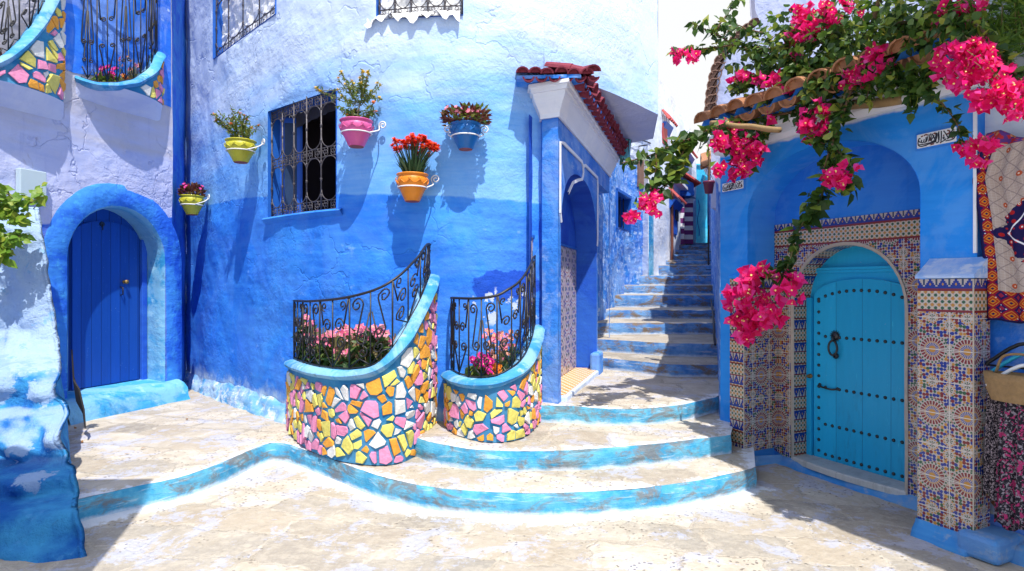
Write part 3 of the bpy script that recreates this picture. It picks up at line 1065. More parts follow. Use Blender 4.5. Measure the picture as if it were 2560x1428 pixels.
# ---- cloth
def cloth_print(name):
    """Cream cloth with a diagonal check, hearts scattered, red-and-navy border and medallion. uv in metres."""
    k = NT(name)
    x = k.xyz(k.uv())
    u, v = x[0], x[1]
    base = k.mix(k.noise(k.obj, 5, 3), (0.36, 0.28, 0.24), (0.46, 0.38, 0.34))
    fine = k.mx(k.lt(k.m('FRACT', k.mul(u, 60)), 0.12), k.lt(k.m('FRACT', k.mul(v, 60)), 0.12))
    base = k.mix(k.mul(fine, 0.25), base, (0.7, 0.66, 0.62))
    d1 = k.m('FRACT', k.mul(k.add(u, v), 12.0))
    d2 = k.m('FRACT', k.mul(k.sub(u, v), 12.0))
    base = k.mix(k.mul(k.mx(k.lt(d1, 0.09), k.lt(d2, 0.09)), 0.7), base, (0.20, 0.16, 0.17))
    r, th = polar(k, u, v, 0.04, 0.06, 0.10, 0.17)
    base = k.mix(k.lt(r, 0.016), base, (0.42, 0.08, 0.03))
    base = k.mix(k.lt(r, 0.005), base, (0.75, 0.6, 0.5))
    # medallion near (0.30, 1.02)
    mu, mv = k.sub(u, 0.24), k.sub(v, 0.56)
    mr = k.add(k.m('ABSOLUTE', mu), k.m('ABSOLUTE', mv))
    vo = k.t.nodes.new("ShaderNodeTexVoronoi")
    k.link(k.vec(u, v, 0), vo.inputs['Vector'])
    vo.inputs['Scale'].default_value = 24
    vo.inputs['Randomness'].default_value = 0.5
    mot = k.ramp(vo.outputs['Distance'], [(0.0, (0.55, 0.22, 0.02)), (0.14, (0.75, 0.7, 0.7)), (0.19, (0.36, 0.015, 0.02)), (0.38, (0.015, 0.012, 0.07))], 'CONSTANT')
    edge = k.add(0.20, k.mul(k.sub(k.noise(k.vec(u, v, 0), 13, 2), 0.5), 0.22))
    base = k.mix(k.lt(mr, edge), base, mot)
    base = k.mix(k.mul(k.lt(mr, 0.115), k.gt(mr, 0.103)), base, (0.75, 0.75, 0.8))
    # border
    bord = k.mx(k.lt(u, 0.065), k.lt(v, 0.19))
    P = 0.08
    a = k.m('ABSOLUTE', k.sub(k.m('FRACT', k.div(u, P)), 0.5))
    b = k.m('ABSOLUTE', k.sub(k.m('FRACT', k.div(v, P)), 0.5))
    dm = k.add(a, b)
    bc = k.ramp(dm, [(0.0, (0.03, 0.01, 0.08)), (0.10, (0.55, 0.20, 0.02)), (0.2, (0.36, 0.03, 0.02)), (0.34, (0.55, 0.22, 0.03)), (0.42, (0.26, 0.012, 0.03)), (0.60, (0.02, 0.012, 0.09)), (0.8, (0.3, 0.02, 0.06))], 'CONSTANT')
    dots = k.lt(k.voro(k.vec(u, v, 0), 42, 'F1', 0.3), 0.16)
    bc = k.mix(k.mul(dots, k.gt(dm, 0.42)), bc, (0.6, 0.6, 0.66))
    base = k.mix(bord, base, bc)
    base = k.mix(k.mx(k.lt(u, 0.018), k.lt(v, 0.014)), base, (0.015, 0.012, 0.07))
    top = k.gt(v, 1.12)
    base = k.mix(top, base, k.ramp(k.voro(k.vec(u, v, 0), 60, 'F1', 1.0, 'Color'), [(0.0, (0.4, 0.03, 0.04)), (0.4, (0.10, 0.04, 0.20)), (0.7, (0.5, 0.2, 0.1)), (0.85, (0.55, 0.4, 0.45))], 'CONSTANT'))
    MAT[name] = k.finish(base, 0.85, k.bump(k.noise(k.obj, 50, 3), 0.2, 0.005), spec=0.1)

cloth_print("cloth_print")

def floral_cloth(name, base, spots, sc, th):
    k = NT(name)
    n = k.noise(k.obj, sc, 4, 0.65, 0.6)
    n2 = k.noise(k.vadd(k.obj, (3.3, 1.7, 5.2)), sc * 0.6, 3, 0.6, 0.4)
    c = k.mix(k.gt(n, th), base, spots[0])
    if len(spots) > 1:
        c = k.mix(k.gt(n2, 0.57), c, spots[1])
    MAT[name] = k.finish(c, 0.85, None, spec=0.1)

floral_cloth("dress_grey", (0.014, 0.012, 0.018), [(0.42, 0.34, 0.38)], 110, 0.53)
floral_cloth("dress_pink", (0.02, 0.018, 0.026), [(0.26, 0.23, 0.27), (0.36, 0.035, 0.13)], 66, 0.55)

simple("pane_dark", (0.02, 0.045, 0.11), 0.25, 0.3, 5)
simple("dry_leaf", (0.26, 0.12, 0.04), 0.8, 0.4, 30)
# ------------------------------------------------------------------ ground, kerbed terraces, stairs
def seg_dist(p, line):
    best = 1e9
    for a, b in zip(line, line[1:]):
        vx, vy = b[0] - a[0], b[1] - a[1]
        L2 = vx * vx + vy * vy
        t = max(0, min(1, ((p[0] - a[0]) * vx + (p[1] - a[1]) * vy) / L2)) if L2 else 0
        d = math.hypot(p[0] - a[0] - vx * t, p[1] - a[1] - vy * t)
        best = min(best, d)
    return best

def in_poly(poly, x, y):
    c, j = False, len(poly) - 1
    for i in range(len(poly)):
        xi, yi = poly[i][0], poly[i][1]
        xj, yj = poly[j][0], poly[j][1]
        if (yi > y) != (yj > y) and x < (xj - xi) * (y - yi) / (yj - yi) + xi:
            c = not c
        j = i
    return c

Z1, Z2, Z3 = 0.17, 0.34, 0.50

def px_line(pix, z, n=8, step=0.05):
    pts = [G(px, py, z) for px, py in pix]
    return resample([(p.x, p.y, z) for p in smooth_line([(p.x, p.y) for p in pts], n)] if False else
                    [Vector((q[0], q[1], z)) for q in smooth_line([(p.x, p.y, z) for p in pts], n)], step)

EDGE1 = px_line([(60, 1278), (190, 1245), (330, 1214), (450, 1189), (560, 1151), (630, 1120), (690, 1104), (760, 1121), (850, 1152), (950, 1186),
                 (1050, 1208), (1150, 1221), (1300, 1228), (1450, 1226), (1600, 1216), (1750, 1196), (1888, 1166)], Z1)
EDGE2 = px_line([(1010, 1078), (1060, 1097), (1120, 1110), (1200, 1121), (1350, 1125), (1500, 1117), (1650, 1105), (1750, 1094), (1826, 1084)], Z2)
EDGE3 = px_line([(1335, 1010), (1420, 1012), (1500, 1018), (1600, 1019), (1700, 1009), (1795, 990)], Z3)

# one sheet of ground to the horizon, fine near the viewer
def axis(a, b, step, far):
    out = [-far, -far * .3, a - 12, a - 4, a - 1]
    x = a
    while x < b:
        out.append(x)
        x += step
    return out + [b, b + 1, b + 4, b + 12, far * .3, far]
mb = MB()
gx, gy = axis(-4.2, 4.2, 0.07, 600), axis(2.2, 6.6, 0.06, 600)
kerb = [(p.x, p.y) for p in EDGE1[::3]]
def gfn(i, j):
    x, y = gx[i], gy[j]
    near = -4.5 < x < 4.5 and 2 < y < 6.8
    z = 0.012 * fnoise((x, y, 0.3), 1.1, 4) if near else 0.0
    return (x, y, z), (x, y), (seg_dist((x, y), kerb) if near else 9.0, 0)
mb.grid(gfn, len(gx), len(gy))
struct(mb.build("ground", MAT["paving"], smooth=True))

def terrace(name, edge, back, z, zlow, top_mat, riser_mat, res=0.08, back_band=True, amp=0.012, rag=0.014):
    """Slab with a worn front edge: top sheet + lumpy riser, one object."""
    front = [Vector((p.x, p.y, z)) for p in edge]
    rag_f = []
    for p in front:
        d = rag * fnoise((p.x, p.y, z * 7), 4.0, 3)
        rag_f.append(Vector((p.x, p.y - d, z + 0.35 * rag * fnoise((p.x, p.y, z * 9 + 4), 3.0, 2))))
    poly = [(p.x, p.y) for p in rag_f] + [tuple(b) for b in back]
    pts = [Vector((x, y)) for x, y in poly]
    n = len(pts)
    edges = [(i, (i + 1) % n) for i in range(n)]
    fr = [(p.x, p.y) for p in rag_f[::2]]
    bk = [poly[len(rag_f) - 1]] + list(back) + [poly[0]]
    x0, x1 = min(p[0] for p in poly), max(p[0] for p in poly)
    y0, y1 = min(p[1] for p in poly), max(p[1] for p in poly)
    rr = random.Random(3)
    x = x0
    while x < x1:
        y = y0
        while y < y1:
            q = (x + rr.uniform(-.3, .3) * res, y + rr.uniform(-.3, .3) * res)
            if in_poly(poly, *q) and seg_dist(q, fr) > res * 0.5:
                pts.append(Vector(q))
            y += res
        x += res
    V, E, FA, *_ = delaunay_2d_cdt(pts, edges, [], 0, 1e-6)
    mb = MB()
    for q in V:
        dfr = seg_dist((q.x, q.y), fr)
        dbk = seg_dist((q.x, q.y), bk) if back_band else 9
        zz = z + amp * fnoise((q.x, q.y, z * 3), 1.5, 4) * min(1, dfr / 0.06) - 0.012 * max(0, 1 - dfr / 0.04) ** 2
        mb.vert((q.x, q.y, zz), (q.x, q.y), (min(dfr + 0.10, dbk + 0.02), 0))
    for f in FA:
        cx, cy = sum(V[i].x for i in f) / 3, sum(V[i].y for i in f) / 3
        if in_poly(poly, cx, cy):
            mb.face(f, 0)
    nz = 6
    base = len(mb.v)
    for i, p in enumerate(rag_f):
        a, b = rag_f[max(0, i - 1)], rag_f[min(len(rag_f) - 1, i + 1)]
        t = (b - a)
        nrm = Vector((t.y, -t.x, 0)).normalized()
        for j in range(nz):
            f = j / (nz - 1)
            zz = lerp(p.z - 0.012, zlow - 0.02, f)
            d = 0.018 * math.sin(math.pi * min(1, f * 1.3)) * (0.6 + fnoise((p.x * 3, p.y * 3, zz * 5), 1.2, 3)) if j else 0.0
            q = p + nrm * (d + 0.012 * f)
            mb.vert((q.x, q.y, zz), (q.x, zz), (zz - zlow, 0))
    for i in range(len(rag_f) - 1):
        for j in range(nz - 1):
            mb.face((base + i * nz + j, base + (i + 1) * nz + j, base + (i + 1) * nz + j + 1, base + i * nz + j + 1), 1)
    return struct(mb.build(name, [MAT[top_mat], MAT[riser_mat]], smooth=True))

terrace("terrace", EDGE1, [(2.25, 5.6), (2.3, 8.2), (0.5, 8.2), (-2.0, 8.2), (-4.2, 10.2), (-6.0, 9.0), (-5.2, 5.2), (-4.2, 4.0)], Z1, 0.0, "paving", "riser_turquoise", 0.09)
terrace("step", EDGE2, [(2.25, 6.0), (2.2, 8.2), (0.0, 8.2), (-1.0, 5.9)], Z2, Z1, "tread", "riser_turquoise", 0.08)
terrace("step", EDGE3, [(2.4, 6.2), (2.9, 8.6), (0.6, 8.6), (0.15, 6.3)], Z3, Z2, "tread", "riser_turquoise", 0.08)

# upper flight: nosing pixels and heights
FLIGHT = [
    (0.657, [(1440, 888), (1478, 890), (1540, 896), (1607, 902), (1683, 909), (1800, 910)]),
    (0.842, [(1455, 845), (1483, 846), (1530, 848), (1588, 851), (1673, 856), (1800, 858)]),
]
prev = Z3
for z, pix in FLIGHT:
    e = px_line(pix, z)
    l, r = e[0], e[-1]
    terrace("step", e, [(r.x + 0.75, r.y + 1.6), (l.x + 0.45, l.y + 1.6)], z, prev, "tread_high", "riser_blue", 0.12, back_band=False, amp=0.008)
    prev = z
for z, D, pl, pr in ((1.03, 9.3, 1468, 1800), (1.188, 10.3, 1488, 1800), (1.425, 11.4, 1515, 1800), (1.612, 12.3, 1545, 1800), (1.825, 13.0, 1560, 1800), (2.07, 13.7, 1605, 1795), (2.21, 14.3, 1640, 1790), (2.385, 14.9, 1655, 1785),
                     (2.53, 15.5, 1685, 1780), (2.695, 16.1, 1695, 1778), (2.80, 16.7, 1712, 1775)):
    a, b = XY(pl, D), XY(pr, D)
    e = resample([Vector((a[0], a[1] - .05, z)), Vector(((a[0] + b[0]) / 2, a[1] + .05, z)), Vector((b[0], b[1], z))], 0.08)
    terrace("step", e, [(b[0] + 1.2, b[1] + 2.2 if D > 16.5 else b[1] + 1.0), (a[0] + .4, b[1] + 2.2 if D > 16.5 else b[1] + 1.0)], z, prev, "tread_high", "riser_blue", 0.15, back_band=False, amp=0.006)
    prev = z
# ------------------------------------------------------------------ plan lines of the houses
LD = Vector((0.309, 0.951, 0))                    # along the left house
L0 = Vector((-4.66, 6.47, 0))
LEFT = Wall([L0 - LD * 2.6, L0 + LD * 1.172], 0.05, smooth=False)
cnr = L0 + LD * 1.172
RET = Wall([cnr, cnr + Vector((-0.56, 1.40, 0))], 0.08, smooth=False)
m0 = cnr + Vector((-0.50, 1.25, 0))
MAIN = Wall([(m0.x, m0.y), XY(560, 7.55), XY(720, 6.35), XY(850, 5.85), XY(1000, 5.62), XY(1200, 5.58), XY(1360, 5.78)], 0.04)
UP0 = XY(1360, 5.78)
UPPER = Wall([UP0, XY(1440, 6.05), XY(1515, 6.4), XY(1580, 6.8), XY(1645, 7.3)], 0.05)
PA, PDIR = (0.43, 5.60), Vector((0.303, 0.953, 0))
PORT = Wall([PA, (PA[0] + PDIR.x * 3.25, PA[1] + PDIR.y * 3.25)], 0.08, smooth=False)
FA, FDIR = Vector((2.0, 5.55, 0)), Vector((0.419, -0.908, 0))
FAC = Wall([(FA - FDIR * 0.1).xy, (FA + FDIR * 2.9).xy], 0.05, smooth=False)
FU = 0.1                                           # FAC.s = u + FU
# check normals face the viewer
for wl in (LEFT, MAIN, UPPER, PORT, FAC):
    p, t, n = wl.at(wl.len * 0.5)
    if n.dot(p) > 0:
        wl.sg = -wl.sg
p, t, n = RET.at(0.3)
if n.dot(p) > 0:
    RET.sg = -RET.sg

# ------------------------------------------------------------------ big blue house in the middle
house = thing("blue_house", "sky blue plastered house with bulging wall, barred windows and hanging flower pots", "house", (0, 5.8, 0))

DADO = [(430, 520), (530, 511), (600, 497), (680, 490), (900, 486), (1060, 488), (1200, 494), (1360, 512)]
d_s = [MAIN.sz(px, py) for px, py in DADO]
def main_dado(s):
    return interp([q[0] for q in d_s], [q[1] for q in d_s], s)

def rect_hole(wall, px0, px1, pyt, pyb):
    s0, s1 = wall.s_of(px0), wall.s_of(px1)
    pm = (px0 + px1) / 2
    return s0, s1, wall.sz(pm, pyb)[1], wall.sz(pm, pyt)[1]

w_main = rect_hole(MAIN, 672, 842, 246, 531)
w_left = rect_hole(MAIN, 534, 690, -230, 88)
w_top = rect_hole(MAIN, 942, 1158, -240, 40)

def rpoly(r):
    s0, s1, z0, z1 = r
    return [(s0, z0), (s1, z0), (s1, z1), (s0, z1)]

HOUSE_TOP = 6.6
mb = MAIN.mesh(0, MAIN.len, 0.0, HOUSE_TOP, [rpoly(w_main), rpoly(w_left), rpoly(w_top)], 0.075, 0.024, main_dado, nsc=1.9)
mb.build("wall", MAT["paint_main"], house, smooth=True)
SOFF = 3.68
mb = UPPER.mesh(0, UPPER.len, SOFF, HOUSE_TOP, [], 0.09, 0.012, lambda s: 2.4)
wu = mb.build("upper_wall", MAT["paint_main"], house, smooth=True)
# soffit slab, end wall and roof deck of the jettied storey
e0, e1 = UPPER.pt(0, SOFF), UPPER.pt(UPPER.len, SOFF)
mb = MB()
ring = [UPPER.pt(s, SOFF + 0.004, -0.003) for s in (0, UPPER.len * .33, UPPER.len * .66, UPPER.len)] + [Vector((2.0, 8.5, SOFF + .004)), Vector((1.1, 9.4, SOFF + .004)), Vector((0.1, 6.6, SOFF + .004))]
mb.prism(ring, (0, 0, 0.10))
mb.build("soffit", MAT["lavender"], house)
mb = MB()
p1 = UPPER.pt(UPPER.len, SOFF)
mb.quad(p1, (2.0, 8.5, SOFF), (2.0, 8.5, HOUSE_TOP), UPPER.pt(UPPER.len, HOUSE_TOP))
mb.quad((2.0, 8.5, SOFF), (1.1, 9.4, SOFF), (1.1, 9.4, HOUSE_TOP), (2.0, 8.5, HOUSE_TOP))
mb.build("end_wall", MAT["whitewash"], house)
# flat roof that closes the volume
mb = MB()
roof = [MAIN.pt(s, HOUSE_TOP - .004, -0.02) for s in [MAIN.len * i / 12 for i in range(13)]] + [UPPER.pt(UPPER.len * .5, HOUSE_TOP - .004, -.02), UPPER.pt(UPPER.len, HOUSE_TOP - .004, -.02), Vector((2.0, 8.5, HOUSE_TOP - .004)), Vector((1.1, 9.4, HOUSE_TOP - .004)), Vector((0, 13, HOUSE_TOP - .004)), Vector((-5, 13, HOUSE_TOP - .004))]
mb.prism(roof, (0, 0, -0.15))
mb.build("roof", MAT["whitewash"], house)

def spiral(c, r0, turns, a0, sgn=1, n=None, r_end=0.22):
    """2-D spiral points, outer end first."""
    n = n or int(14 * turns)
    out = []
    for i in range(n + 1):
        t = i / n
        r = r0 * lerp(1, r_end, t)
        a = a0 + sgn * 2 * math.pi * turns * t
        out.append((c[0] + r * math.cos(a), c[1] + r * math.sin(a)))
    return out

def window_grille(wall, r, w, parent, mat, nb=6, full=True, bands=(0.0, 0.5, 1.0)):
    """Forged grille: bars with collars, ranks of C-scrolls, half-hoops between."""
    s0, s1, z0, z1 = r
    mb = MB()
    P = lambda s, z: wall.pt(s, z, w)
    H = z1 - z0
    pitch = (s1 - s0) / (nb - 1)
    for i in range(nb):
        s = s0 + pitch * i
        mb.tube([P(s, z0 - 0.02), P(s, z1 + 0.02)], 0.0085, 6)
        for f in (0.13, 0.27, 0.42, 0.60, 0.73, 0.88):
            z = z0 + H * f
            mb.lathe([(0.003, -0.018), (0.015, -0.010), (0.010, 0), (0.016, 0.008), (0.003, 0.018)], P(s, z), (0, 0, 1), 6)
    for f in bands:
        for dz in (-0.045, 0.045):
            z = z0 + H * f + (0.055 if f == 0 else -0.055 if f == 1 else 0) + dz
            mb.tube([P(s0 - 0.015, z), P((s0 + s1) / 2, z), P(s1 + 0.015, z)], 0.006, 5)
        zc = z0 + H * f + (0.055 if f == 0 else -0.055 if f == 1 else 0)
        for i in range(nb - 1):
            sa = s0 + pitch * i
            for q, sg in ((0.28, 1), (0.72, -1)):
                for up in (1, -1):
                    pts = spiral((sa + pitch * q, zc + up * 0.019), pitch * 0.19, 1.3, 0 if sg < 0 else math.pi, sg * up)
                    mb.tube([P(*p) for p in pts], 0.004, 4)
    for f0, f1 in ((0.0, 0.5), (0.5, 1.0)):
        za, zb = z0 + H * f0 + 0.10, z0 + H * f1 - (0.10 if f1 == 1.0 else 0.045)
        if f0 == 0.5:
            za = z0 + H * f0 + 0.045
        for i in range(nb - 1):
            sa = s0 + pitch * i
            for zz, sg in ((za, 1), (zb, -1)):
                pts = [(sa + pitch * (0.5 - 0.48 * math.cos(math.pi * k / 10)), zz + sg * 0.11 * (1 - math.sin(math.pi * k / 10)) ) for k in range(11)]
                mb.tube([P(*p) for p in pts], 0.005, 4)
    return mb.build("grille", mat, parent, smooth=True)

def window(wall, r, parent, depth=0.22, label=None, grille_mat="iron_grey", sill=True, frame=True, w_g=-0.03, nb=6):
    s0, s1, z0, z1 = r
    mb = MB()
    reveal(mb, wall.pt, rpoly(r), 0.012, -depth)
    win = mb.build("window", MAT["frame_blue"] if frame else MAT["white_paint"], parent)
    if label:
        win["label"] = label
    window_grille(wall, (s0 + .012, s1 - .012, z0, z1), w_g, win, MAT[grille_mat], nb)
    if sill:
        mb = MB()
        n = 8
        for i in range(n):
            a, b = lerp(s0 - 0.07, s1 + 0.09, i / n), lerp(s0 - 0.07, s1 + 0.09, (i + 1) / n)
            pr = [(0.0, 0.0), (0.035, -0.002), (0.05, -0.02), (0.03, -0.05), (-0.02, -0.09)]
            for (w1, h1), (w2, h2) in zip(pr, pr[1:]):
                mb.quad(wall.pt(a, z0 + h1 - .003, w1), wall.pt(b, z0 + h1 - .003, w1), wall.pt(b, z0 + h2 - .003, w2), wall.pt(a, z0 + h2 - .003, w2))
        mb.build("sill", MAT["paint_main"], win, smooth=True).data
    return win

def add_uv2(o, val=-1.0):
    me = o.data
    if "uv2" not in me.uv_layers:
        ul = me.uv_layers.new(name="uv2")
        for d in ul.data:
            d.uv = (val, val)

# ---- main window: dark room, open blue shutter, grey curtain strip
win = window(MAIN, w_main, house, 0.24, "dark open window with scrolled grey iron grille and blue shutter")
for o in win.children:
    add_uv2(o)
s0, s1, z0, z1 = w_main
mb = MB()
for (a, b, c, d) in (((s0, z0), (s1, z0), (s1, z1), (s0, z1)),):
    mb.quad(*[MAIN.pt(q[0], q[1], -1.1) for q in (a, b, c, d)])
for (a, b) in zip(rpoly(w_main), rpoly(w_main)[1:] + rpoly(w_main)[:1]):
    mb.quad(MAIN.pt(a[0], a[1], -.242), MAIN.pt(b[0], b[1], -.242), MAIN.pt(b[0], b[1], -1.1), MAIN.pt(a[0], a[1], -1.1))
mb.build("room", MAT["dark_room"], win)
mb = MB()       # shutter leaf turned inward, at the left
def shut(x, z, t=0.0):
    a = MAIN.pt(s0 + 0.05 + x * 0.62, z, -0.10 - x * 0.78 + t * 0.0)
    return a + Vector((t, 0, 0))
wl = 0.22
for x0, x1, za, zb in ((0, .045, z0 + .03, z1 - .05), (wl - .045, wl, z0 + .03, z1 - .05), (.045, wl - .045, z0 + .03, z0 + .09), (.045, wl - .045, z1 - .11, z1 - .05), (.045, wl - .045, z0 + .45, z0 + .51)):
    mb.box(shut(x0, za), shut(x1, za) - shut(x0, za), Vector((0.025, 0.012, 0)), (0, 0, zb - za))
mb.build("shutter", MAT["shutter_blue"], win, bevel=0.004)
mb = MB()
mb.box(shut(.045, z0 + .09, .008), shut(wl - .045, z0 + .09) - shut(.045, z0 + .09), Vector((0.005, 0.003, 0)), (0, 0, z1 - z0 - .2))
mb.build("shutter_pane", MAT["pane_dark"], win)
mb = MB()
def cur(i, j):
    s = lerp(s0 + .06, s1 - .02, i / 24)
    z = lerp(z1 - .005, z1 - .17 + .004 * i, j)
    return MAIN.pt(s, z, -0.245 - 0.012 * math.sin(i * 1.9)), (i, j)
mb.grid(cur, 25, 2)
mb.build("blind", MAT["curtain_grey"], win, smooth=True)

# ---- two upper windows wrapped in white plastic behind their bars
def plastic(wall, r, parent, w, seed, cut=0.0):
    s0, s1, z0, z1 = r
    rr = random.Random(seed)
    mb = MB()
    nu, nv = 40, 40
    def fn(i, j):
        s, z = lerp(s0 - .01, s1 + .01, i / (nu - 1)), lerp(z0 - .015, z1, j / (nv - 1))
        d = 0.055 * (1 - abs(fnoise((s * 1.0, z * 1.0, seed), 5.5, 4))) - .03
        return wall.pt(s, z, w + d), (s, z)
    mb.grid(fn, nu, nv)
    return mb.build("plastic_sheet", MAT["plastic_sheet"], parent, smooth=False)

win2 = window(MAIN, w_left, house, 0.2, "upper window lined with crumpled white plastic behind grey bars", nb=5, sill=False)
plastic(MAIN, w_left, win2, -0.12, 3)
win3 = window(MAIN, w_top, house, 0.2, "high window with ragged white plastic spilling over its sill", nb=6, sill=False)
plastic(MAIN, w_top, win3, -0.10, 8)
mb = MB()
s0, s1, z0, z1 = w_top
def drape(i, j):
    s = lerp(s0 - .1, s1 - .03, i / 30)
    f = j / 7
    drop = (0.05 + 0.035 * math.sin(i * 1.3) + 0.03 * math.sin(i * .45 + 1)) * f
    return MAIN.pt(s, z0 + .05 - drop - .03 * f, -0.02 + .07 * f + 0.012 * math.sin(i * 2.1 + j)), (s, f)
mb.grid(drape, 31, 8)
mb.build("torn_plastic", MAT["plastic_sheet"], win3)
for wv in (win2, win3):
    for o in wv.children:
        add_uv2(o)

# ---- rough white-blue footing where the wall meets the paving
mb = MB()
sa, sb = MAIN.s_of(468), MAIN.s_of(760)
def foot(i, j):
    s = lerp(sa - .05, sb, i / 90)
    f = j / 7
    pr = 0.10 * (1 - f) ** 0.7 + 0.03 * fnoise((s * 5, f * 2, 1.0), 1.3, 3)
    zt = 0.13 + 0.10 * (1 - 0.3 * math.sin(s * 2)) + 0.03 * fnoise((s, 0, 2), 4, 3)
    return MAIN.pt(s, Z1 - .03 + zt * f, max(0.004, pr) if j < 7 else 0.006), (s, f)
mb.grid(foot, 91, 8)
mb.build("footing", MAT["footing_paint"], house, smooth=True)

# ------------------------------------------------------------------ doorway porch at the foot of the stairs
P = PORT.pt
ZP = 3.21
op = arch_poly(0.10, 2.12, Z3 + 0.05, 2.10, 2.80, 18, 2.3)
mb = PORT.mesh(0.0, 3.25, 0.2, ZP + 0.1, [op, [(2.20, 0.28), (3.2, 0.28), (3.2, 2.93), (2.20, 2.93)]], 0.09, 0.006)
mb.quad(P(2.20, .3, 0), P(2.20, .3, -.35), P(2.20, 2.93, -.35), P(2.20, 2.93, 0))
mb.quad(P(2.20, 2.93, 0), P(3.2, 2.93, 0), P(3.2, 2.93, -.6), P(2.20, 2.93, -.6))
# near pier, front face and left return
L1, L2 = Vector((0.285, 5.675, 0)), Vector((0.27, 5.95, 0))
def pier(i, j):
    z = lerp(0.2, ZP + 0.1, j / 30)
    lean = 0.05 * (1 - min(1, max(0, (z - .3) / 2.2)))
    pts = [P(0, 0), L1, L2]
    p = (pts[0] + Vector((0, 0, 0)), pts[0].lerp(L1, .5), L1, L1.lerp(L2, .5), L2)[i]
    d = 0.006 * fnoise((p.x * 2, p.y * 2, z * 2), 1.5, 3)
    return (p.x - (lean if i in (0, 1) and False else 0), p.y - d if 0 < i else p.y, z), (i, z)
mb.grid(pier, 5, 31)
portal = mb.build("porch", MAT["paint_portal"], house, smooth=False)
add_uv2(portal)
mb = MB()
reveal(mb, P, op, 0.004, -0.27, skip_first=True, nd=4)
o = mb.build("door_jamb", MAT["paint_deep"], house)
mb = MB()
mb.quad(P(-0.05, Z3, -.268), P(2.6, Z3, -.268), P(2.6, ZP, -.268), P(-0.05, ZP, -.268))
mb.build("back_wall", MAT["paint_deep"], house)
mb = MB()
mb.grid(lambda i, j: (P(lerp(.0, 2.115, i / 6), lerp(Z3 + .06, 2.06, j / 6), -.26), (lerp(.0, 2.115, i / 6), lerp(Z3, 2.06, j / 6))), 7, 7)
mb.build("tile_panel", MAT["floral_tile"], house)
mb = MB()
mb.box(P(.02, 2.055, -.259), P(2.114, 2.055, -.259) - P(.02, 2.055, -.259), P(.2, 0, -.245) - P(.2, 0, -.259), (0, 0, .025))
mb.build("tile_edge", MAT["frame_blue"], house)
# doorstep with orange tiles and whitewashed nose
mb = MB()
mb.box(P(0.12, Z3 - .1, -.28), P(2.1, 0, 0) - P(.12, 0, 0), P(0, 0, .06) - P(0, 0, -.28), (0, 0, .15))
st = mb.build("doorstep", MAT["whitewash"], house, bevel=0.015)
add_uv2(st)
mb = MB()
zz = Z3 + .054
mb.quad(P(.14, zz, -.265), P(2.08, zz, -.265), P(2.08, zz, .03), P(.14, zz, .03), 0, ((0, 0), (1.8, 0), (1.8, .44), (0, .44)))
mb.build("floor_tile", MAT["orange_floor_tile"], house)
# far pier block beside the steps
mb = MB()
mb.box(P(1.92, 0.3, -.05), P(2.24, 0, 0) - P(1.92, 0, 0), P(0, 0, .07) - P(0, 0, -.05), (0, 0, .46))
o = mb.build("plinth", MAT["paint_portal"], house, bevel=0.03)
# raised white line drawn round the arch, stepping down in the middle
def strip(mb, fn, pts, wd, w0, th):
    """flat raised band along 2-D points in (s,z)."""
    pts = [Vector(p) for p in pts]
    L, R = [], []
    for i, p in enumerate(pts):
        a, b = pts[max(0, i - 1)], pts[min(len(pts) - 1, i + 1)]
        t = (b - a).normalized()
        n = Vector((-t.y, t.x))
        L.append(p + n * wd / 2)
        R.append(p - n * wd / 2)
    for i in range(len(pts) - 1):
        q = [L[i], L[i + 1], R[i + 1], R[i]]
        top = [fn(v.x, v.y, w0 + th) for v in q]
        bot = [fn(v.x, v.y, w0) for v in q]
        mb.quad(*top)
        mb.quad(bot[0], bot[1], top[1], top[0])
        mb.quad(bot[2], bot[3], top[3], top[2])
mb = MB()
strip(mb, P, [(0.05, 2.28), (0.05, 2.95), (0.20, 2.97), (1.10, 2.97), (1.18, 2.93), (1.20, 2.86)], 0.032, 0.004, 0.014)
strip(mb, P, [(1.20, 2.86), (1.12, 2.78), (0.92, 2.74), (0.62, 2.66), (0.40, 2.52)], 0.030, 0.004, 0.014)
strip(mb, P, [(1.18, 2.93), (1.30, 2.97), (2.14, 2.97), (2.16, 2.9), (2.16, 2.2), (2.13, 2.1)], 0.032, 0.004, 0.014)
strip(mb, P, [(0.05, 2.28), (0.09, 2.20)], 0.03, 0.004, 0.014)
o = mb.build("arch_line", MAT["white_paint"], house)

def sweep(mb, path, prof, m=0):
    """Moulding: path = plan points, prof = (outward, z). Outward lies right of travel."""
    path = [Vector((p[0], p[1], 0)) for p in path]
    nrm = []
    for i in range(len(path)):
        ns = []
        for a, b in ((i - 1, i), (i, i + 1)):
            if 0 <= a and b < len(path):
                t = (path[b] - path[a]).normalized()
                ns.append(Vector((t.y, -t.x, 0)))
        n = ns[0] if len(ns) == 1 else (ns[0] + ns[1])
        n = n.normalized()
        nrm.append(n / max(0.35, n.dot(ns[0])))
    def fn(i, j):
        o, z = prof[j]
        q = path[i] + nrm[i] * o
        return (q.x, q.y, z), (i, z)
    mb.grid(fn, len(path), len(prof), m)

cpath = [L2.xy, L1.xy, PA, P(3.25, 0).xy, P(3.25, 0, -.5).xy]
mb = MB()
sweep(mb, cpath, [(0.0, ZP - .04), (0.02, ZP - .04), (0.02, ZP + .0), (0.085, ZP + .14), (0.09, ZP + .18), (0.11, ZP + .185), (0.115, ZP + .225), (0.135, ZP + .23), (0.135, ZP + .262), (0.0, ZP + .266)])
o = mb.build("cornice", MAT["white_paint"], house)
ZR = ZP + .27
